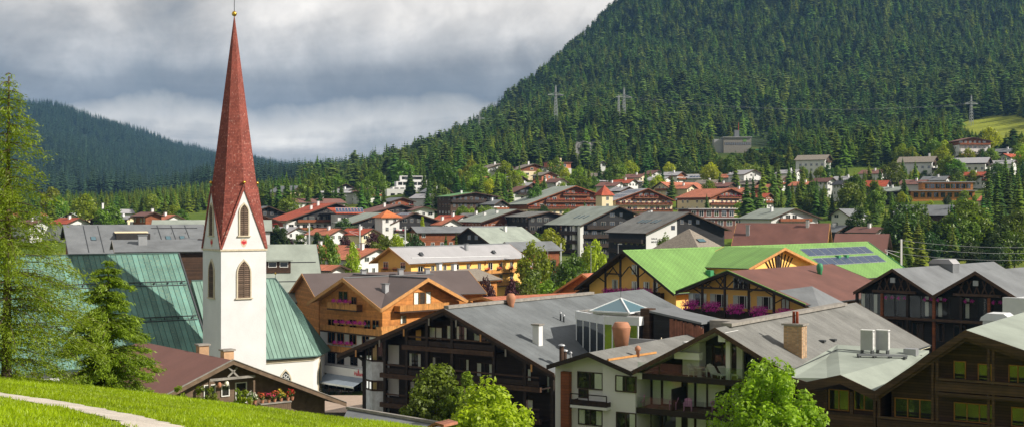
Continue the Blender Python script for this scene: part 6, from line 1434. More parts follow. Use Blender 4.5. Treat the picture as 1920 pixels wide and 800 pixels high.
for k, (x0, x1, z0, z1, y0_) in enumerate(((-13.5, 13.5, -2, 4.2, 0), (-8, 13.5, 4.4, 8.0, 3))):
    MB().box(x0, x1, y0_, y0_ + 9, z0, z1).build('wall', m_['wood'], B.e); MB().box(x0 - .8, x1 + .8, y0_ - 1.2, y0_ + 9.5, z1 + .003, z1 + .35).build('roof_slab', m_['zinc'], B.e)
    for i in range(9):
        xx = x0 + 2 + i * (x1 - x0 - 4) / 8; window(B, 'f', xx, z1 - 2.7, 1.8, 2.0, 2, y0_ - .003, 'winwood')
hs('white_villa', 'white villa with beige roof in the uphill row by the pines', (943, 306), (905, 318), 690, -26, 13, 'shingle', 'white', balc=(0,), rail='white', chim=((-2, 5, 1.5),))
hs('beige_villa', 'beige-roofed villa with red-brown loggia in the uphill row', (1003, 307), (966, 319), 690, -24, 13, 'shingle', 'cream', 'redwood', 4, chim=((-1, 5, 1.8),))
B = Bld('modern_villa', 'flat-roofed white and orange villa with tall chimney uphill', 'house', *(P(1045, 320, 695).to_2d()), tz(P(1045, 320, 695).x, 695), -15)
zt_ = CZ + (400 - 305) / F * 695 - B.o.z; MB().box(-9, 8, 0, 9, -2, zt_ - 3).build('wall', m_['white'], B.e); MB().box(-5, 8, 1, 9, zt_ - 2.997, zt_).build('upper_wall', m_['salmon'], B.e); MB().box(-5.5, 8.6, .2, 9.3, zt_ + .003, zt_ + .3).build('roof_slab', m_['maroonb'], B.e)
for i in range(5): window(B, 'f', -7 + i * 3.2, zt_ - 5.4, 1.8, 1.5, 2, -.003)
for i in range(3): window(B, 'f', -3 + i * 3.6, zt_ - 2.3, 2.2, 1.5, 2, .997)
chimney(B, 3, 4, zt_, zt_ + 2.6, 1, 1, 'cream')
hs('terrace_cottage', 'small house with red-brown storeys below the modern villa', (1032, 322), (1015, 329), 655, -30, 9, 'shingle', 'salmon')
hs('lower_red_cottage', 'cottage with maroon roof left of the light green spruce', (1055, 334), (1042, 342), 610, -30, 9, 'maroonb', 'white')
hs('white_low_house', 'long low white house with dark windows uphill of the red hotel', (1115, 338), None, 660, 72, 24, 'zinc', 'white', tan2=.16, hwm=(5, 5))
hs('brown_low_house', 'dark house with red-brown roof at the left of the white house', (1100, 331), (1086, 338), 680, -20, 10, 'maroonb', 'redwood')
hs('spruce_white_house', 'narrow white house tucked beneath the rock face', (1132, 302), (1125, 308), 790, -20, 9, 'zinc_dark', 'white')
hs('small_white_gable', 'small white gable house at the foot of the pine wood', (1236, 319), (1222, 327), 730, -30, 9, 'maroonb', 'white')
hs('grey_wood_house', 'grey-roofed house glimpsed through the light larches', (1415, 318), (1395, 327), 640, -30, 12, 'zinc', 'white')
hs('hut_in_trees', 'small pink-roofed house between the garden trees', (1452, 345), (1440, 352), 590, -30, 9, 'salmon', 'redwood')
# terraced white apartments
B = Bld('terraced_apartments', 'white terraced apartment block stepping up the slope', 'building', *(P(766, 350, 650).to_2d()), tz(P(766, 350, 650).x, 700), -12)
zt_ = CZ + (400 - 329) / F * 650 - B.o.z
for k in range(4):
    x0 = -9 + k * 2.2; MB().box(x0 - 1, 10, k * 2.5, 14, zt_ - 2.9 * (4 - k) + .01 * k, zt_ - 2.9 * (3 - k)).build('storey', m_['white'], B.e)
    MB().box(x0 - 1.2, 10.2, k * 2.5 - 1.6, k * 2.5 - .01, zt_ - 2.9 * (4 - k) - .1, zt_ - 2.9 * (4 - k) + .9).build('balcony_parapet', m_['white'], B.e)
    for i in range(5): window(B, 'f', x0 + 1 + i * (8 - x0) / 5, zt_ - 2.9 * (4 - k) + .6, 1.9, 1.8, 2, k * 2.5 - .003, 'windark')
MB().box(-11, 10.1, -.01, 14, -2, zt_ - 11.61).build('plinth', m_['white'], B.e)
# cable-car station
B = Bld('lift_station', 'grey and brown lift station with green sign at the forest edge', 'building', *(P(1382, 278, 905).to_2d()), tz(P(1382, 278, 905).x, 905), 2)
zt_ = CZ + (400 - 258) / F * 905 - B.o.z
MB().box(-9.5, 10, 0, 14, -3, zt_).build('wall', m_['greyboard'], B.e); MB().box(-10, 10.6, -.8, 14.5, zt_ + .003, zt_ + .5).build('roof_slab', m_['zinc'], B.e)
for i in range(12): window(B, 'f', -8 + i * 1.55, zt_ - 5.2, 1.2, 1.6, 1, -.003, 'windark')
MB().box(4.2, 6.6, -.1, -.01, zt_ - 3, zt_ - .8).build('green_sign', m_['green'], B.e)
MB().box(-16, -9.52, 2, 12, -3, zt_ - 1.0).build('side_wing', m_['zinc'], B.e); MB().box(-1, 2.2, 5, 9, zt_ + .503, zt_ + 5.5).build('tower_head', m_['zinc_dark'], B.e)
MB().tube((2, 7, zt_ + 5.5), (2, 7, zt_ + 11), .15, .1, 6).build('mast', m_['redp'], B.e)
B2 = empty('valley_shelter', (B.o.x + 14, B.o.y - 6, tz(B.o.x + 14, B.o.y - 6)), 0, 'green-framed glazed shelter beside the lift station', 'shelter')
MB().box(-5, 6, 0, 5, -1, 2.4).build('glazing', m_['glass'], B2); MB().box(-5.6, 6.6, -.5, 5.5, 2.403, 3.0).build('roof', m_['greentrim'], B2)
for s in (-5.2, 6.2): MB().box(s - .3, s + .3, -.3, .3, -1, 2.4).build('post', m_['greentrim'], B2)
# buildings at the left behind the larch
B = hs('grey_modern_house', 'modern house with wide grey sheet roof and roof terrace opening', (118, 421), None, 275, 66, 28, 'zinc_dark', 'redwood', tan2=.45, hwm=(7, 13), ovs=.8, wins=False, base=0., soff='brown', verge='dmetal')
xx = 4.5; MB().box(xx - .6, xx + 3.4, 9, 16, B.H - B.tr * xx - 1.2, B.H - B.tr * xx + .15).build('terrace_opening', m_['interior'], B.e); MB().box(xx + .3, xx + .5, 9.1, 15.9, B.H - B.tr * xx - .5, B.H - B.tr * xx + .16).build('beige_awning', m_['cream'], B.e)
for yy in (3, 6, 18.5, 21.5, 24.5): MB().beam((.6, yy, B.H - B.tr * .6 + .05), (12.6, yy, B.H - B.tr * 12.6 + .05), .12, .08).build('roof_seam', m_['dmetal'], B.e)
for xx_ in (2.0, 8.5): MB().beam((xx_, 17, B.H - B.tr * xx_ + .12), (xx_, 27, B.H - B.tr * xx_ + .12), .12, .14).build('snow_guard', m_['dmetal'], B.e)
for yy in (4.5, 20, 23): skylight(B, 1, 6.5, yy, 1.1, 1.8)
MB().prism([(xx - .9, 9, B.H - B.tr * (xx - .9) + .1), (xx - .9, 16, B.H - B.tr * (xx - .9) + .1), (xx + .7, 16, B.H - B.tr * (xx - .9) - .15), (xx + .7, 9, B.H - B.tr * (xx - .9) - .15)], (0, 0, .08)).build('terrace_awning', m_['cream'], B.e)
for yy in (17.5, 21, 24): MB().box(-.04, .04, -.04, .04, 0, 1).build('roof_joint', m_['dmetal'], B.e).location = (xx, yy, B.H - B.tr * xx - .6)
B = hs('grey_church_house', 'grey-roofed house with metal chimney just behind the copper nave', (210, 449), None, 232, 70, 24, 'zinc_dark', 'brown', tan2=.22, hwm=(8, 9), ovs=.8, wins=False, base=0., soff='greyboard', verge='greyboard')
chimney(B, 3.5, 4, B.H - 2, B.H + .8, 1.5, 1.5, 'metal'); chimney(B, 1.5, 16, B.H - 2, B.H + 1.0, .9, .9, 'metal')
B = hs('long_green_grey_house', 'long building with grey-green roof and a band of white windows', (285, 412), None, 345, 78, 30, 'greygreen', 'white', tan2=.5, hwm=(6, 6), ovs=.6, wins=False, base=2.)
for i in range(11): window(B, 'r', 2 + i * 2.6, B.zr - 1.9, 1.6, 1.3, 2, B.wr + .003)
hs('brick_red_house', 'rust-red house with mauve roof behind the grey sheet roofs', (290, 397), (270, 405), 425, -35, 12, 'maroonb', 'redwood', chim=((1, 4, 1.5),))
hs('brick_annex', 'red boarded annex with white chimney beside the tower', (374, 447), None, 262, -30, 8, 'zinc_dark', 'rust', tan2=.2, hwm=(3.5, 3.5), base=0., wins=False)
hs('black_shop_house', 'black low gable house with pale lettering beyond the grey roofs', (196, 402), (163, 412), 440, -8, 12, 'zinc_dark', 'black', ev2=(232, 411), wins=False)
hs('cream_gable_house', 'small cream gable house left of the black gable', (132, 399), (118, 406), 480, 20, 10, 'greygreen', 'cream')
hs('grey_far_house', 'grey-roofed house by the pines left of the spire', (180, 392), None, 560, 60, 14, 'zinc', 'white', tan2=.35, hwm=(5, 5), chim=((-1, 2, 3),))
hs('village_house', 'small white house seen through the larch branches', (60, 404), None, 500, 45, 12, 'zinc', 'white', tan2=.4, hwm=(5, 5))
hs('village_house', 'low salmon-roofed house seen through the larch branches', (20, 398), None, 560, 40, 14, 'salmon', 'cream', tan2=.4, hwm=(5, 5))
RN = {'zinc': 'pale grey', 'zinc_dark': 'slate grey', 'maroonb': 'rose-brown', 'salmon': 'salmon', 'redroof': 'red', 'shingle': 'beige', 'greygreen': 'grey-green', 'felt2': 'dull grey', 'brownroof': 'dark brown', 'maroon': 'maroon'}
WN_ = {'white': 'white', 'cream': 'cream', 'black': 'black', 'brown': 'brown', 'redwood': 'red-brown'}
def small(px, py, rf, wl, up=None, a=-50, L=11, hw=(5, 5), tgt=7.5, D0=380, D1=770, **k):
    best = min(np.arange(D0, D1, 6.0), key=lambda D: abs(P(px, py, D).z - tz((px - 960) / F * D, D) - tgt) + (8 if in_house((px - 960) / F * D, D, 5) else 0))
    x = (px - 960) / F * best; n = min(HN, key=lambda q: (q[0] - x) ** 2 + ((q[1] - best) * .7) ** 2)[2]
    hb_ = house('small_house', f'small {WN_[up or wl]} house with {RN[rf]} roof close to the {n}', (px, py), None, float(best), a, L, rf, wl, up, 2.8 if up else None, tan2=.42, hwm=hw, ovf=.9, ovs=.7, chim=((-1, 4, 1.2),), balc=(0,) if up else None, rail='redwood', **k)
    hb_.e['group'] = 'small houses scattered over the hillside'
for q in ((1500, 318, 'zinc', 'white'), (1425, 338, 'shingle', 'white', 'brown'), (1165, 341, 'maroonb', 'white'), (1190, 336, 'redroof', 'white'), (1180, 350, 'zinc', 'white', 'brown', -30), (1062, 349, 'maroonb', 'white', 'redwood', -30), (1255, 331, 'zinc', 'white'), (1300, 346, 'salmon', 'cream'), (1348, 337, 'shingle', 'white'), (1375, 342, 'maroonb', 'white', 'brown'),
    (1320, 366, 'zinc_dark', 'brown'), (1405, 352, 'salmon', 'white'), (1445, 362, 'redroof', 'white', 'redwood'), (872, 403, 'redroof', 'white'), (915, 399, 'felt2', 'brown'), (938, 402, 'zinc_dark', 'white', 'brown'), (850, 410, 'salmon', 'white', None, -40), (942, 374, 'zinc_dark', 'white', 'black'), (818, 363, 'zinc', 'white'), (836, 352, 'zinc_dark', 'black'), (882, 334, 'shingle', 'cream', None, 60),
    (915, 331, 'salmon', 'cream'), (1000, 342, 'zinc', 'white', 'brown'), (702, 351, 'maroonb', 'white', 'brown', -40), (662, 353, 'zinc', 'white'), (1150, 402, 'zinc_dark', 'brown', None, -30), (1240, 398, 'maroonb', 'white', 'redwood', -30), (1205, 400, 'felt2', 'brown', None, 40), (1590, 422, 'zinc_dark', 'black', None, -30), (1420, 418, 'zinc', 'redwood', None, 60), (1905, 300, 'zinc', 'white'), (1880, 288, 'redroof', 'white', None, 60),
    (1908, 278, 'zinc_dark', 'white', 'brown'), (1740, 337, 'maroonb', 'white'), (1695, 350, 'greygreen', 'black'), (1900, 366, 'salmon', 'cream'), (1905, 412, 'maroon', 'white'), (1475, 330, 'shingle', 'white', 'brown'), (1530, 340, 'salmon', 'white'), (1610, 330, 'zinc', 'white', 'brown'), (1660, 318, 'maroonb', 'white'), (1720, 310, 'salmon', 'cream'), (1850, 322, 'redroof', 'white', 'redwood'), (1780, 330, 'zinc_dark', 'white'), (640, 428, 'salmon', 'white'), (560, 425, 'zinc', 'white'), (700, 428, 'redroof', 'cream'),
    (980, 330, 'zinc_dark', 'white', 'brown'), (1040, 338, 'redroof', 'white'), (1140, 324, 'shingle', 'white', 'brown'), (1210, 326, 'maroonb', 'cream'), (1280, 322, 'zinc', 'white', 'redwood'), (1385, 326, 'salmon', 'white'), (80, 412, 'maroonb', 'white'), (250, 404, 'zinc', 'cream'), (330, 402, 'salmon', 'white'), (150, 408, 'redroof', 'white')):
    q = list(q) + [None, -50][max(0, len(q) - 4):]; small(q[0], q[1], q[2], q[3], q[4], q[5])
for h_ in HLOG:
    if h_[1] < 4 or h_[1] > 19 or h_[3] > 24 or h_[2] > 1.0 or h_[2] < .1 or h_[3] > 40: print('CHECK', h_)
# ------------------------------------------------------------------ foreground annex, street things
AN = Bld('sheet_roof_annex', 'low annex with long weathered grey sheet roof at the meadow edge', 'annex', *(P(735, 790, 84).to_2d()), 2.0, 33)
e = AN.e
p = [AN.ray(px_, py_, (0, 0, 1), zz) for px_, py_, zz in ((655, 770, 7.0), (742, 779, 6.6), (830, 797, 6.2), (700, 808, 5.9))]
z0 = P(742, 779, 88).z - 2; pts = [AN.loc(P(*q)) for q in ((652, 766, 93), (830, 796, 84), (842, 812, 80), (640, 790, 89))]
MB().prism(pts, (0, 0, -.2)).build('roof_slab', m_['zinc_dark'], e)
MB().beam(pts[0] + Vector((0, 0, .1)), pts[1] + Vector((0, 0, .1)), .3, .18).build('ridge_flashing', m_['greyboard'], e)
cx_ = sum(pts, Vector()) / 4
MB().prism([cx_ + (q - cx_) * .9 + Vector((0, 0, -.21)) for q in pts], (0, 0, -6)).build('wall', m_['rust'], e)
EN = Bld('porch_roof', 'small rust-red timber porch roof beside the bright tree', 'porch', *(P(822, 790, 80).to_2d()), 1.0, 33)
a_ = EN.loc(P(812, 790, 80)); MB().prism([(a_.x - .6, 0, a_.z - .35), (a_.x, 0, a_.z - .05), (a_.x + .7, 0, a_.z - .15), (a_.x + .7, 0, a_.z - .3), (a_.x, 0, a_.z - .2), (a_.x - .6, 0, a_.z - .5)], (0, 1.5, 0)).build('verge', m_['rust'], EN.e)
MB().box(a_.x - .4, a_.x + .5, .2, 1.4, -1, a_.z - .55).build('wall', m_['rust'], EN.e)
# striped parasol on the square
w = P(698, 757, 152); t = empty('striped_parasol', (w.x, w.y, 0), 0, 'red and dark green striped parasol on the paved square', 'parasol')
MB().tube((0, 0, 0), (0, 0, w.z + .3), .05, .05, 6).build('pole', m_['metal'], t)
for k in range(8):
    a0, a1 = R(45 * k), R(45 * k + 45); MB().add([(0, 0, w.z + .4), (2.2 * math.cos(a0), 2.2 * math.sin(a0), w.z - .55), (2.2 * math.cos(a1), 2.2 * math.sin(a1), w.z - .55)], [(0, 1, 2)]).build('canopy_panel', m_['redp' if k % 2 else 'greenp'], t)
# paved square in front of the restaurant
m_['paving'] = MAT('pinkish_paving', (.42, .32, .25), .9, .12, .8, fine=.1)
sq = [P(*q) for q in ((590, 740, 186), (705, 740, 176), (722, 772, 138), (590, 772, 150))]
tag(MB().prism([(q.x, q.y, q.z) for q in sq], (0, 0, -.02)).build('paved_square', m_['paving']), 'pinkish paved square before the restaurant', kind='structure')
# cafe tables and chairs under the awning
for k in range(4):
    w = Matrix.Translation(WX.o) @ Matrix.Rotation(-WX.a, 4, 'Z') @ Vector((-5.0 + k * 2.9, -2.4, zpar0 - 2.6))
    t = empty('cafe_table', w, 0, 'small square cafe table under the grey awning', 'table', 'cafe tables under the awning')
    MB().box(-.4, .4, -.4, .4, .70, .74).build('table_top', m_['brown'], t); MB().tube((0, 0, -.3), (0, 0, .7), .05, .05, 6).build('pedestal', m_['dmetal'], t)
    for s in (-1, 1):
        c = empty('cafe_chair', Vector(w) + Vector((s * .7, s * .2, 0)), s * 1.2, 'dark wicker cafe chair under the grey awning', 'chair', 'cafe chairs under the awning')
        MB().box(-.22, .22, -.22, .22, .42, .47).build('seat', m_['brown'], c); MB().box(-.22, .22, .18, .22, .47, .9).build('backrest', m_['brown'], c)
        for a0 in (-.18, .18):
            for b0 in (-.18, .18): MB().box(a0 - .02, a0 + .02, b0 - .02, b0 + .02, -.3, .42).build('leg', m_['dmetal'], c)
# road with cars behind the guesthouse
m_['asphalt'] = MAT('asphalt', (.085, .085, .088), .9, .12, .5, fine=.15)
rp = []
for i in range(40):
    px_ = 930 + i * 8.0; D_ = 318 - i * .4; x = (px_ - 960) / F * D_
    for k in range(2): y = D_ + k * 7; rp.append((x * y / D_, y, tz(x, y) + .12))
tag(link('road', gmesh('road', rp, 2, 40, m_['asphalt'])), 'asphalt road between guesthouse and black chalets', kind='structure')
def car(px, D, mat, label, rz, van=False):
    x = (px - 960) / F * D; z = tz(x, D) + .13; t = empty('parked_van' if van else 'parked_car', (x, D, z), rz, label, 'van' if van else 'car', 'vehicles on the village road')
    h = 1.95 if van else 1.42; b = MB(); L_ = 2.3
    if van: prof = [(-2.4, .35), (-2.4, 1.0), (-1.9, 1.2), (-1.4, 1.9), (2.3, 1.95), (2.4, .9), (2.4, .35)]
    else: prof = [(-2.1, .32), (-2.15, .7), (-1.2, .88), (-.55, 1.38), (.9, 1.42), (1.7, .95), (2.1, .9), (2.12, .32)]
    b.prism_y(prof, -.85, .85).build('body', m_[mat], t)
    gl = [(-1.75, 1.22), (-1.35, 1.75), (1.9, 1.78), (1.95, 1.2)] if van else [(-1.05, .92), (-.52, 1.3), (.85, 1.34), (1.45, .97)]
    MB().prism_y(gl, -.862, .862).build('side_glass', m_['glass'], t)
    for sx in (-1.3, 1.3):
        for sy in (-.8, .8):
            wv_ = MB().tube((sx, sy - .1, .32), (sx, sy + .1, .32), .32, None, 14).build('wheel', m_['dmetal'], t); MB().tube((sx, sy - .105, .32), (sx, sy + .105, .32), .18, None, 10).build('rim', m_['metal'], wv_)
    for sy in (-.6, .6): MB().box(-2.17 if not van else -2.43, -2.1, sy - .15, sy + .15, .62, .76).build('headlight', m_['whiteplastic'], t)
m_['carblue'] = MAT('dark_blue_car_paint', (.03, .04, .09), .25, .05, 1, spec=.6); m_['carwhite'] = MAT('white_car_paint', (.7, .7, .7), .25, .03, 1, spec=.6); m_['cargrey'] = MAT('silver_car_paint', (.35, .36, .38), .3, .05, 1, metal=.4)
car(962, 322, 'carwhite', 'white van parked beside the yellow guesthouse end', .6, True)
car(1030, 321, 'cargrey', 'silver car parked behind the yellow-green maple', .3); car(1046, 320, 'carblue', 'dark blue car next to the silver one on the road', .4)
car(1098, 318, 'cargrey', 'grey car partly hidden by the feathery birch', .2); car(1122, 316, 'carwhite', 'white car parked under the yellowish tree', .3)
# lamp posts and railway masts
def lamp(px, top, D, label):
    x = (px - 960) / F * D; z = tz(x, D); h = CZ - (top - 400) / F * D - z; t = empty('street_lamp', (x, D, z), 0, label, 'street lamp', 'street lamps along the village road')
    MB().tube((0, 0, -.3), (0, 0, h), .11, .06, 8).build('post', m_['metal'], t); MB().box(-.1, 1.0, -.12, .12, h - .06, h + .1).build('lamp_head', m_['metal'], t)
lamp(1108, 461, 305, 'slim grey street lamp in front of the yellowish tree'); lamp(1159, 457, 312, 'street lamp with short arm beside the black chalet ground floor'); lamp(1027, 467, 300, 'street lamp between the maple and the birch')
def mast(px, top, D, label):
    x = (px - 960) / F * D; z = tz(x, D); h = CZ - (top - 400) / F * D - z; t = empty('railway_mast', (x, D, z), 0, label, 'mast', 'railway catenary masts')
    MB().box(-.16, .16, -.16, .16, -.3, h).build('post', m_['whitemetal'], t); ar = MB(); ar.beam((0, 0, h - 2.6), (-3.2, 0, h - 2.0), .08, .08); ar.beam((0, 0, h - 3.6), (-3.2, 0, h - 2.2), .08, .08); ar.build('cantilever', m_['whitemetal'], t)
    return Vector((x, D, z + h))
ms = [mast(580, 418, 378, 'pale railway mast behind the grey-green roof edge'), mast(675, 420, 384, 'pale railway mast above the salmon house chimneys'), mast(760, 424, 388, 'pale railway mast left of the long brown house'),
      mast(884, 424, 362, 'pale railway mast before the grey double roof'), mast(1052, 455, 340, 'pale railway mast beside the white pillars')]
mp = mast(1690, 448, 250, 'tall pale power pole behind the twin-gable roof')
def cable(name, a, b, sag, r, label, group):
    n = 14; m = MB(); pr = None
    for i in range(n + 1):
        t = i / n; q = a.lerp(b, t); q.z -= sag * 4 * t * (1 - t)
        if pr is not None: m.tube(pr, q, r, None, 4)
        pr = q
    tag(m.build(name, m_['metal']), label, 'cable', group)
for a, b in zip(ms[:-1], ms[1:]): cable('catenary_wire', a - Vector((1, 0, .6)), b - Vector((1, 0, .6)), .5, .025, 'thin contact wire strung between the railway masts', 'wires between the railway masts')
for dz_ in (.2, 1.4, 2.8): cable('overhead_wire', mp - Vector((0, 0, dz_)), P(2000, 458 + dz_ * 9, 255), .8, .03, 'thin overhead wire running from the pale pole past the conifers', 'wires from the power pole')
# pylons on the wooded hill
def pylon(px, top, D, h, label, arms=True):
    x = (px - 960) / F * D; zt_ = CZ - (top - 400) / F * D; z = zt_ - h; t = empty('power_pylon', (x, D, z), .3, label, 'pylon', 'power pylons on the wooded hill')
    b = MB(); w0, w1 = h * .06, .4
    for sx in (-1, 1):
        for sy in (-1, 1): b.beam((sx * w0, sy * w0, -6), (sx * w1, sy * w1, h * .95), .16, .16)
    n = 9
    for k in range(n):
        f0, f1 = k / n, (k + 1) / n; a0 = w0 + (w1 - w0) * f0; a1 = w0 + (w1 - w0) * f1
        for sy in (-1, 1): b.beam((-a0, sy * a0, h * .95 * f0), (a1, sy * a1, h * .95 * f1), .2, .2); b.beam((a0, sy * a0, h * .95 * f0), (-a1, sy * a1, h * .95 * f1), .2, .2)
        for sx in (-1, 1): b.beam((sx * a0, -a0, h * .95 * f0), (sx * a1, a1, h * .95 * f1), .2, .2)
    b.beam((0, 0, h * .9), (0, 0, h), .4, .4); b.build('lattice_tower', m_['pylon'], t)
    if arms:
        c = MB(); c.beam((-h * .28, 0, h * .68), (h * .28, 0, h * .68), .4, .4); c.beam((-h * .28, 0, h * .68), (0, 0, h * .76), .3, .3); c.beam((h * .28, 0, h * .68), (0, 0, h * .76), .3, .3); c.build('cross_arm', m_['pylon'], t)
    return Vector((x, D, z + h * .68))
py = [pylon(1042, 160, 1010, 24, 'lattice pylon with cross arm left of its neighbours on the crest'), pylon(1170, 164, 1005, 24, 'lattice pylon with broad cross arm on the spur top'), pylon(1160, 178, 995, 20, 'slim lattice mast next to the broad-armed pylon', False), pylon(899, 210, 1260, 20, 'small distant pylon on the ridge against the clouds'), pylon(1821, 178, 1060, 23, 'lattice pylon above the bright hillside meadow')]
for a, b in ((py[3], py[0]), (py[0], py[1]), (py[1], py[4])):
    for s in (-6, 6): cable('power_line', a + Vector((s, 0, 0)), b + Vector((s, 0, 0)), 7, .028, 'power line sagging between the hill pylons', 'power lines between the pylons')
# ------------------------------------------------------------------ trees of the village
G1 = 'spruces between the village houses'; L1 = 'dark spruce standing between village houses'; L2 = 'light green spruce standing between village houses'
for px_, tp_, D_ in ((577, 340, 545), (600, 352, 550), (624, 350, 560), (678, 338, 545), (690, 345, 555), (708, 343, 550), (720, 346, 545), (766, 323, 640), (805, 318, 570), (857, 319, 600), (869, 326, 590), (878, 318, 610), (902, 318, 590), (932, 318, 560), (946, 324, 565),
    (1007, 318, 610), (1020, 326, 605), (1400, 328, 480), (1412, 322, 490), (1425, 334, 485), (1325, 361, 480), (1096, 375, 500), (852, 325, 600), (516, 330, 660), (530, 322, 700), (561, 322, 720), (651, 316, 900), (680, 311, 980), (694, 304, 1000), (1870, 322, 400), (1856, 338, 395), (1889, 316, 405), (1843, 352, 390), (1905, 330, 410), (1920, 350, 400),
    (1530, 345, 520), (1545, 352, 515), (1512, 350, 525), (1600, 345, 530), (1612, 352, 520), (1722, 375, 470), (1745, 380, 465), (1680, 372, 480), (1700, 366, 485), (1560, 360, 500), (1640, 372, 480), (855, 432, 335), (836, 436, 335), (1480, 345, 545), (1495, 340, 540), (1465, 350, 540)):
    tree('spruce', px_, tp_, D_, *near_label('spruce', (px_ - 960) / F * D_, D_))
for px_, tp_, D_ in ((815, 326, 575), (890, 312, 600), (957, 330, 570), (1086, 288, 700), (1120, 280, 760), (1148, 287, 740), (1157, 283, 750), (1160, 300, 720), (1379, 293, 620), (1439, 287, 620), (1460, 300, 600), (1450, 310, 580), (1259, 307, 700), (1286, 295, 760), (1430, 305, 560), (1505, 322, 560), (1575, 318, 600), (1620, 318, 600), (1655, 300, 650), (1716, 300, 600), (1880, 380, 380), (1700, 420, 380), (1760, 425, 372), (1545, 310, 640), (1660, 390, 450)):
    tree('light', px_, tp_, D_, *near_label('light', (px_ - 960) / F * D_, D_))
for kd, px_, tp_, D_, w_, lb in (('leafy', 1000, 452, 292, 7.6, 'big yellow-green maple beside the guesthouse'), ('leaf', 1072, 473, 282, 7.0, 'feathery pale green birch right of the yellow-green maple'), ('leafy', 1114, 449, 322, 6.2, 'yellowing round tree in front of the black chalet'), ('leafd', 1036, 484, 296, 4.5, 'dark green bush between maple and birch'),
    ('leaf', 1000, 500, 268, 6.0, 'grey-green willow below the maple'), ('leafb', 1030, 520, 250, 6.5, 'leafy green garden shrub below the birch'), ('leaf', 985, 522, 246, 6.0, 'pale flowering shrub by the salmon annex'), ('leafb', 1060, 522, 246, 5.0, 'fresh green shrub beside the timber barn'), ('leafp', 912, 513, 240, 3.6, 'purple-leaved tree before the yellow guesthouse'), ('leafp', 962, 520, 262, 4.0, 'low purple hedge bush at the guesthouse corner'),
    ('leaf', 615, 436, 318, 5.4, 'pale green tree in front of the salmon cottage'), ('leafy', 662, 452, 322, 4.0, 'yellow-green shrub left of the salmon house'), ('leafd', 650, 406, 436, 7.4, 'dark conical thuja before the red-roofed chalet'), ('leaf', 540, 366, 490, 9.0, 'round green tree above the dark gable house'), ('leaf', 718, 437, 352, 7.0, 'light green shrub tree beside the railway mast'), ('leafy', 742, 437, 356, 6.0, 'yellow-green shrub among the railway masts'),
    ('leafd', 778, 434, 362, 6.0, 'dark shrub left of the long brown house'), ('leafp', 700, 432, 392, 5.0, 'purple shrub under the black timber house'), ('leafp', 648, 440, 380, 5.0, 'purple shrub behind the pale railway mast'), ('leaf', 1004, 346, 545, 7.0, 'pale tree before the maroon uphill house'), ('leafy', 1030, 428, 372, 8.0, 'green tree beneath the black side house'), ('leaf', 1010, 436, 380, 7.0, 'leafy tree at the foot of the flower hotel'),
    ('leafb', 1247, 436, 322, 5.0, 'bush growing against the white lettered wall'), ('leafb', 968, 318, 650, 11.0, 'round green tree below the uphill villas'), ('leaf', 1088, 328, 620, 10.0, 'round green tree left of the low white house'), ('leafb', 1061, 330, 640, 10.0, 'broad tree beneath the modern villa'), ('leafy', 1497, 400, 420, 7.0, 'yellowish bush right of the white balcony house'), ('leafd', 1613, 388, 405, 8.5, 'dark round pine behind the slate roof'), ('leafd', 1790, 312, 600, 10.0, 'dark round tree beside the curved timber building'),
    ('leaf', 1905, 390, 360, 8.0, 'pale willow at the edge of the conifer belt'), ('leafp', 1727, 402, 420, 4.5, 'purple-grey bush at the brown chalet corner')):
    tree(kd, px_, tp_, D_, lb, width=w_)
for px_, tp_, D_ in ((868, 384, 500), (884, 388, 495), (905, 386, 498), (922, 390, 500)): tree('leaf' if px_ % 2 else 'leafb', px_, tp_, D_, 'green garden tree before the green-roofed timber house', 'trees before the green-roofed house')
tree('ycone', 792, 402, 412, 'narrow yellow-green cypress before the solar black house', width=4.5)
tree('thuja', 596, 425, 372, 'small dark columnar tree by the pale railway mast'); tree('thuja', 520, 412, 400, 'dark columnar shrub beneath the spire gable', 'columnar shrubs by the spire'); tree('thuja', 511, 420, 402, 'dark columnar shrub beneath the spire gable', 'columnar shrubs by the spire'); tree('thuja', 530, 418, 398, 'dark columnar shrub beneath the spire gable', 'columnar shrubs by the spire')
ks = ['leaf', 'leafy', 'leafb', 'leafd', 'spruce', 'light', 'spruce']
def zone(n, px0, px1, D0, D1, h0, h1, kinds, label, group):
    k = 0; tr_ = 0
    while k < n and tr_ < n * 14:
        tr_ += 1; D_ = rnd.uniform(D0, D1); x = (rnd.uniform(px0, px1) - 960) / F * D_
        if in_house(x, D_, 2.0): continue
        kd = rnd.choice(kinds); tree_at(kd, x, D_, tz(x, D_), rnd.uniform(h0, h1), *near_label(kd, x, D_)); k += 1
zone(34, 1660, 1930, 330, 395, 9, 17, ['spruce', 'light', 'light', 'leaf', 'leafd'], '* in the dense belt before the right-hand hillside', 'belt')
zone(50, 1430, 1700, 490, 640, 9, 16, ['spruce', 'light', 'light', 'spruce', 'light', 'leaf'], '* on the right-hand garden slope', 'garden slope')
zone(30, 1690, 1930, 580, 720, 9, 16, ['spruce', 'light', 'leaf', 'leafy'], '* around the upper right chalets', 'upper right')
zone(26, 1850, 1935, 380, 520, 16, 24, ['spruce', 'spruce', 'light'], '* in the tall clump beside the brown chalet', 'tall clump')
zone(40, 850, 1130, 585, 690, 7, 13, ['leaf', 'leafy', 'leafb', 'spruce', 'light'], '* around the uphill villas', 'villas')
zone(34, 1140, 1430, 600, 760, 8, 14, ['spruce', 'light', 'leaf', 'leafy'], '* above the pink-roofed house', 'above pink roof')
zone(30, 500, 860, 540, 680, 11, 19, ['spruce', 'light', 'spruce', 'leaf'], '* above the red-roofed chalet', 'above red roof')
zone(26, 860, 1560, 455, 530, 4, 7.5, ['leaf', 'leafy', 'leafb', 'leafd', 'light'], '* in the gardens between the hotels', 'hotel gardens')
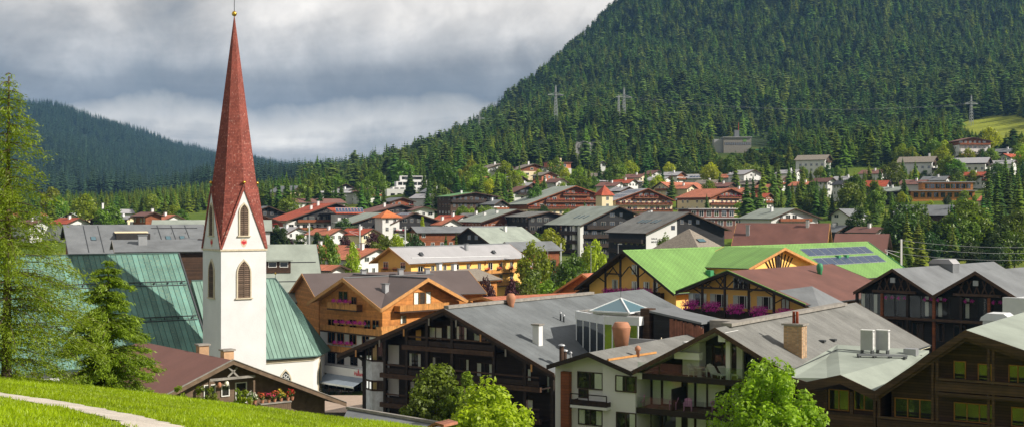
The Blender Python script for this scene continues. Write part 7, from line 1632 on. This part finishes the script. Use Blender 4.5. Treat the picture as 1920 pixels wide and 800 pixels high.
zone(26, 500, 860, 385, 450, 3, 5.5, ['leaf', 'leafy', 'leafb', 'leafp'], '* along the railway gardens', 'railway gardens')
zone(22, 40, 420, 420, 580, 7, 13, ['leaf', 'leafy', 'light', 'spruce'], '* behind the roofs left of the spire', 'left roofs')
zone(16, 1680, 1930, 290, 345, 6, 9, ['leafd', 'leaf', 'light'], '* along the foot of the conifer belt', 'belt foot')
for i, (px_, tp_, D_) in enumerate(((1505, 311, 672), (1520, 314, 668), (1538, 312, 665), (1552, 308, 668), (1570, 310, 670), (1700, 315, 622), (1715, 318, 618), (1735, 319, 615), (1762, 316, 618), (1805, 317, 600), (1825, 319, 596), (1850, 317, 598), (1880, 316, 600), (1800, 275, 672), (1815, 278, 668), (1840, 279, 668), (1860, 277, 670), (1632, 363, 548), (1650, 365, 545), (1672, 360, 548), (1545, 352, 560), (1560, 355, 558), (1585, 352, 552), (1600, 355, 550))):
    kd = ('leaf', 'light', 'leafy', 'leafd')[i % 4]; tree(kd, px_, tp_, D_, *near_label(kd, (px_ - 960) / F * D_, D_))
zone(40, 1480, 1930, 480, 700, 3, 7, ['leaf', 'leafy', 'leafb', 'leafd', 'light'], '', '')
zone(16, 640, 1000, 560, 680, 4, 8, ['leaf', 'leafy', 'leafd', 'light'], '', '')
# ------------------------------------------------------------------ forests (instances of the spruce crowns standing in the village)
def forest(name, label, pts, crowns, seed):
    V = np.array([p[:3] for p in pts], np.float32); me = bpy.data.meshes.new(name); me.vertices.add(len(V)); me.vertices.foreach_set('co', V.ravel())
    for nm, tp, dat in (('sc', 'FLOAT_VECTOR', np.array([p[3] for p in pts], np.float32)), ('rz', 'FLOAT', np.array([p[4] for p in pts], np.float32)), ('vi', 'INT', np.array([p[5] for p in pts], np.int32))):
        at = me.attributes.new(nm, tp, 'POINT'); at.data.foreach_set('vector' if tp == 'FLOAT_VECTOR' else 'value', dat.ravel())
    o = tag(link(name, me), label, 'forest', kind='stuff')
    ng = bpy.data.node_groups.new(name, 'GeometryNodeTree'); ng.interface.new_socket('Geometry', in_out='INPUT', socket_type='NodeSocketGeometry'); ng.interface.new_socket('Geometry', in_out='OUTPUT', socket_type='NodeSocketGeometry')
    gi = ng.nodes.new('NodeGroupInput'); go = ng.nodes.new('NodeGroupOutput'); g2i = ng.nodes.new('GeometryNodeGeometryToInstance')
    for c in reversed(crowns):
        oi = ng.nodes.new('GeometryNodeObjectInfo'); oi.inputs['Object'].default_value = c; oi.transform_space = 'ORIGINAL'; oi.inputs['As Instance'].default_value = False
        ng.links.new(oi.outputs['Geometry'], g2i.inputs[0])
    ip = ng.nodes.new('GeometryNodeInstanceOnPoints'); ng.links.new(gi.outputs[0], ip.inputs['Points']); ng.links.new(g2i.outputs[0], ip.inputs['Instance']); ip.inputs['Pick Instance'].default_value = True
    def attr(nm, ty):
        a = ng.nodes.new('GeometryNodeInputNamedAttribute'); a.data_type = ty; a.inputs['Name'].default_value = nm
        return next(s for s in a.outputs if s.enabled and s.name == 'Attribute')
    ng.links.new(attr('vi', 'INT'), ip.inputs['Instance Index']); ng.links.new(attr('sc', 'FLOAT_VECTOR'), ip.inputs['Scale'])
    cb = ng.nodes.new('ShaderNodeCombineXYZ'); ng.links.new(attr('rz', 'FLOAT'), cb.inputs[2]); ng.links.new(cb.outputs[0], ip.inputs['Rotation'])
    ng.links.new(ip.outputs[0], go.inputs[0]); md = o.modifiers.new('forest', 'NODES'); md.node_group = ng; return o
# crowns used by the woods: four trees really standing at the forest edge
EDGE = []
for i, (px_, D_) in enumerate(((742, 795), (905, 800), (1180, 800), (1600, 760))):
    x = (px_ - 960) / F * D_; t = empty('spruce_tree', (x, D_, tz(x, D_)), i, 'tall spruce at the front edge of the mountain wood', 'tree', 'spruces at the edge of the mountain wood'); link('trunk', TRK_S, t); EDGE.append(link('crown', FAR[i], t))
LIGHT = []
for i, (px_, D_) in enumerate(((1330, 770), (1480, 740))):
    x = (px_ - 960) / F * D_; t = empty('spruce_tree', (x, D_, tz(x, D_)), i, 'light green spruce at the front edge of the mountain wood', 'tree', 'light spruces at the edge of the wood'); link('trunk', TRK_S, t); LIGHT.append(link('crown', SPL[i], t))
PINE = []
for i, (px_, D_) in enumerate(((960, 790), (1240, 790))):
    x = (px_ - 960) / F * D_; t = empty('pine_tree', (x, D_, tz(x, D_)), i, 'round-crowned pine at the front edge of the mountain wood', 'tree', 'pines at the edge of the mountain wood'); link('trunk', TRK_S, t); PINE.append(link('crown', PIN[i], t))
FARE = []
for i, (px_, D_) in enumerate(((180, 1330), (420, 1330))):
    x = (px_ - 960) / F * D_; t = empty('spruce_tree', (x, D_, tz(x, D_)), i, 'spruce toned as if in cloud shade at the foot of the distant mountain', 'tree', 'spruces below the distant mountain'); link('trunk', TRK_S, t); FARE.append(link('crown', FAR2[i], t))
def clear(px, y_img, D):
    """open meadow or rock patches on the hill"""
    for cx, cy, rx, ry in ((1875, 246, 80, 28), (1378, 290, 44, 16), (1335, 266, 28, 12), (1415, 272, 25, 10), (1435, 282, 40, 7), (1440, 14, 12, 24), (1104, 294, 26, 17), (1020, 298, 14, 12), (1040, 205, 10, 14), (1165, 208, 14, 10)):
        if ((px - cx) / rx) ** 2 + ((y_img - cy) / ry) ** 2 < 1: return True
    return False
g = np.random.default_rng(11)
m_['slope_grass'] = MAT('hillside_meadow_grass', (.24, .27, .03), .95, .3, .06, fine=.25, bump=.3, bscale=.6, spec=.1)
def scatter(n, px0, px1, D0, D1, h0, h1, d0fn=None, lightp=.12, np_=6):
    out = []
    D = np.sqrt(g.uniform(D0 ** 2, D1 ** 2, n)); px = g.uniform(px0, px1, n)
    for d, p in zip(D, px):
        if d0fn and d < d0fn(p): continue
        x = (p - 960) / F * d; z = tz(x, d); yi = 400 - (z - CZ) / d * F
        if clear(p, yi, d): continue
        if in_house(x, d, 3): continue
        nz = mnoise.noise(Vector((x * .006, d * .006, 2)))
        gap = mnoise.noise(Vector((x * .021, d * .017, 9)))
        if d > 760 and gap > .30 and g.random() < .85: continue
        h = g.uniform(h0, h1) * (1 + .3 * nz) * (.75 if d < 1100 else 1.0); w = h * g.uniform(.9, 1.45)
        if 1325 < p < 1510 and d < 905: h *= .48
        if 1780 < p and 700 < d < 980: h *= .6
        lp = lightp + .35 * max(0, mnoise.noise(Vector((x * .007, d * .006, 7)))) + (.18 if d < 1000 else 0)
        vi = int(g.integers(4)) if g.random() > lp else 4 + int(g.integers(2))
        if np_ > 6 and vi < 4 and g.random() < .30: vi = 6 + int(g.integers(2))
        out.append((x, d, z - .5, (w / 18, w / 18, h / 18), g.uniform(0, 6.28), vi))
    return out
edge = lambda p: np.interp(p, [500, 640, 760, 900, 1050, 1200, 1350, 1500, 1700, 1920], [760, 790, 760, 745, 800, 770, 760, 720, 720, 730])
tag_f = forest('mountain_forest', 'dense spruce forest covering the steep mountain', scatter(24000, 560, 2050, 720, 2250, 14, 29, edge, .12, 8), EDGE + LIGHT + PINE, 1)
forest('valley_wood', 'band of mixed green trees across the valley floor', scatter(2600, -40, 640, 600, 1250, 11, 19, lambda p: 620, .45), EDGE + LIGHT, 2)
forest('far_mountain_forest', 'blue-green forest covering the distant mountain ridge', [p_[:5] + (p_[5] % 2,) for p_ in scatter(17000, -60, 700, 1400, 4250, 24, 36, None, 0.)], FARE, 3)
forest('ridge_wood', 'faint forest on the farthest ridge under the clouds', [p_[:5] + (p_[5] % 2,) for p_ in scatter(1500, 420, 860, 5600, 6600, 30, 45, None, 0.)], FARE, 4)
for nm, p0_, p1_, d0_, d1_, lb in (('hillside_meadow', 1790, 1990, 800, 1100, 'sunny yellow-green meadow above the top chalet'), ('station_meadow', 1295, 1345, 840, 925, 'bright grass slope left of the lift station'), ('lane_meadow', 1408, 1530, 838, 905, 'bright grass strip right of the lift station')):
    gv = []
    for i in range(24):
        for j in range(24):
            d_ = d0_ + (d1_ - d0_) * i / 23; x = (p0_ + (p1_ - p0_) * j / 23 + 6 * mnoise.noise(Vector((i * .4, j * .4, 2))) - 960) / F * d_; gv.append((x, d_, tz(x, d_) + .5))
    tag(link(nm, gmesh(nm, gv, 24, 24, m_['slope_grass'])), lb, kind='structure')
# grey rock faces at the foot of the mountain
m_['rock'] = MAT('grey_limestone', (.15, .148, .145), .95, .4, .25, fine=.3, bump=.6, bscale=.8)
for k, (px_, py_, D_, w_, h_, lb) in enumerate(((1104, 292, 876, 24, 17, 'grey rock face above the narrow white house'), (1022, 300, 866, 12, 12, 'small grey crag behind the modern villa'), (1018, 205, 1060, 12, 12, 'pale rock outcrop beside the pylon'))):
    x = (px_ - 960) / F * D_; b = MB(); n = 14; rows = []
    for i in range(n):
        for j in range(n):
            u_, v_ = i / (n - 1) - .5, j / (n - 1); dd = mnoise.noise(Vector((u_ * 5, v_ * 5, k * 9.))) * 3
            b.v.append((u_ * w_ * (1.1 - .4 * v_), v_ * 5 + dd, v_ * h_ + mnoise.noise(Vector((u_ * 7, v_ * 7, k + 4.))) * 1.5 - 3))
    b.f = [(i * n + j, (i + 1) * n + j, (i + 1) * n + j + 1, i * n + j + 1) for i in range(n - 1) for j in range(n - 1)]
    o = b.build('rock_face', m_['rock']); o.location = (x, D_, tz(x, D_)); tag(o, lb, 'rock')
# ------------------------------------------------------------------ near trees
def near_conifer(name, label, px, py, D, h, r, seed, mat, whorls, nb, twig, kind, lean=0.0, bare=.1):
    x = (px - 960) / F * D; z = hz(x, D); t = empty(name, (x, D, z - .1), 0, label, 'tree'); g_ = random.Random(seed)
    tr = MB(); n = 10
    for i in range(n): tr.tube((lean * i / n, 0, -.3 + h * i / n), (lean * (i + 1) / n, 0, -.3 + h * (i + 1) / n), .19 * (1 - i / n) + .03, .19 * (1 - (i + 1) / n) + .03, 8)
    tr.build('trunk', m_['bark'], t, True)
    br = MB(); pos = []; nrm = []
    for w in range(whorls):
        f = w / (whorls - 1); z0 = h * (bare + (.985 - bare) * f)
        for b_ in range(max(3, int(nb * (1 - .4 * f)))):
            an = g_.random() * 6.283; prof = {'larch': (1 - f) ** .75 * (.55 + .45 * min(1, f * 4 + .4)), 'fir': (1 - f) ** .62}[kind]
            L = r * prof * g_.uniform(.55, 1.15) + .15; ca, sa = math.cos(an), math.sin(an)
            rise = g_.uniform(.0, .25) if kind == 'larch' else g_.uniform(-.05, .3); p0 = Vector((lean * f, 0, z0)); pr = p0; ns = 5
            for s in range(1, ns + 1):
                q = s / ns; p = p0 + Vector((ca * L * q, sa * L * q, L * (rise * q - (.42 if kind == 'larch' else .30) * q * q)))
                br.tube(pr, p, .030 * (1 - q * .8) + .004, .030 * (1 - (q + .2) * .8) + .004 if q < .8 else .004, 3)
                seg = p - pr; m_n = int(twig * (seg.length) * (.5 + q))
                for k in range(m_n):
                    c = pr.lerp(p, g_.random()); sp_ = (.10 if kind == 'larch' else .07) + .16 * L * .35 * (1.1 - q * .5)
                    dn = abs(g_.gauss(0, .22 if kind == 'larch' else .07))
                    c = c + Vector((g_.gauss(0, sp_), g_.gauss(0, sp_), -dn + g_.gauss(0, .03)))
                    pos.append(c); nrm.append((ca, sa))
                pr = p
    br.build('branches', m_['bark'], t)
    gg = np.random.default_rng(seed); C = np.array(pos); m = len(C); d = np.array(nrm)
    ax = np.stack([d[:, 0], d[:, 1], np.full(m, -.35)], 1) + gg.normal(0, .55, (m, 3)); ax /= np.linalg.norm(ax, axis=1)[:, None]
    sd_ = np.cross(ax, gg.normal(0, 1, (m, 3)) + np.array([0, 0, 1.2])); sd_ /= np.linalg.norm(sd_, axis=1)[:, None]
    ln = gg.uniform(.045, .12, m)[:, None] * (1.0 if kind == 'larch' else 1.15); wd = gg.uniform(.012, .026, m)[:, None]
    V = np.stack([C - ax * ln - sd_ * wd * .3, C + sd_ * wd, C + ax * ln, C - sd_ * wd], 1).reshape(-1, 3)
    tn = np.repeat(np.clip(gg.normal(.5, .25, m), 0, 1), 4)
    link('needles', npmesh('needles', V, np.arange(4 * m).reshape(-1, 4), m_[mat], tn), t); return t
near_conifer('larch_tree', 'tall feathery larch with dark trunk at the meadow edge', 12, 705, 50, 12.2, 3.7, 5, 'larch', 34, 8, 108, 'larch', .1, .07)
near_conifer('fir_tree', 'dense dark green fir with drooping layered boughs on the meadow edge', 203, 728, 54, 5.9, 2.3, 9, 'fir', 19, 10, 260, 'fir', 0, .02)
near_conifer('fir_sapling', 'slim second fir stem growing close beside the dense fir', 188, 726, 55, 4.6, 1.2, 12, 'fir', 16, 6, 150, 'fir', 0, .05)
def near_broad(name, label, px, top, D, r, seed, mat, nc, per, size, shape='round', base=0.0, z0=.15):
    x = (px - 960) / F * D; z = tz(x, D); h = CZ - (top - 400) / F * D - z
    t = empty(name, (x, D, z - .1), 0, label, 'tree'); link('trunk', limb_trunk('trunk', seed, m_['bark'], h, .2, 14, .24, .9, .2), t)
    g_ = np.random.default_rng(seed); C = []
    while len(C) < nc:
        q = g_.uniform(-1, 1, 3); e_ = np.linalg.norm(q)
        if e_ > 1 or e_ < .35: continue
        zf = (q[2] + 1) / 2; wid = {'round': math.sqrt(max(.02, 1 - (2 * zf - .8) ** 2 / 1.5)), 'egg': 1.05 * math.sin(math.pi * (.18 + .76 * (1 - zf) ** .8)) ** .8}[shape]
        lump = .82 + .30 * mnoise.noise(Vector((q[0] * 2, q[1] * 2, q[2] * 2 + seed)))
        C.append((q[0] * r * wid * lump, q[1] * r * wid * lump, h * (z0 + (1 - z0) * zf * .96), r * g_.uniform(.09, .2)))
    V, Fc, T = leaf_cloud(g_, np.array(C), per, size, .7); link('leaves', npmesh('leaves', V, Fc, m_[mat], T), t); return t
near_broad('sycamore_tree', 'mid-green broadleaf tree before the dark chalet balconies', 822, 668, 101, 4.2, 21, 'leaf', 270, 75, .16)
near_broad('hazel_tree', 'green leafy bush tree between the sycamore and the bright maple', 872, 684, 98, 2.8, 23, 'leafb', 140, 75, .15)
near_broad('bright_maple', 'bright yellow-green maple in front of the dark chalet', 914, 706, 84, 4.7, 22, 'leafy', 320, 80, .16)
near_broad('linden_tree', 'bright green egg-shaped linden covering the chalet roof corner', 1449, 662, 82, 4.3, 25, 'leafb', 360, 85, .15, 'egg', 0, .1)
# shrubs and weeds along the crest
for k, (px_, py_) in enumerate(((375, 742), (388, 744), (398, 742), (455, 750), (468, 752), (448, 748), (338, 739), (70, 706), (25, 704))):
    x = (px_ - 960) / F * 53.5; D_ = 53.5; z = hz(x, D_); g_ = np.random.default_rng(k); h_ = .35 + .4 * g_.random()
    t = empty('meadow_weed', (x, D_, z), 0, 'small yellow-green weed clump on the crest of the meadow', 'plant', 'weeds on the meadow crest')
    MB().tube((0, 0, -.1), (0, 0, h_), .015, .008, 4).build('stem', m_['bark'], t)
    C = np.array([(g_.normal(0, .12), g_.normal(0, .12), .1 + h_ * g_.random(), .10) for _ in range(9)]); link('leaves', npmesh('leaves', *leaf_cloud(g_, C, 26, .05)[:2], m_['leafy']), t)
# ------------------------------------------------------------------ air
hb = MB().box(-5200, 5200, -200, 8000, -12, 640).build('haze', None)
tag(hb, 'thin pale blue air over the valley', 'haze', kind='stuff')
hm = bpy.data.materials.new('thin_blue_haze'); hm.use_nodes = True; t = hm.node_tree; t.nodes.clear()
pv = N(t, 'ShaderNodeVolumePrincipled'); pv.inputs['Color'].default_value = (.25, .50, .90, 1); pv.inputs['Density'].default_value = .000066; pv.inputs['Anisotropy'].default_value = 0.0
ho = N(t, 'ShaderNodeOutputMaterial'); t.links.new(pv.outputs[0], ho.inputs['Volume']); hb.data.materials.append(hm)
print('TREES', TREE_N, 'OBJ', len(bpy.data.objects))
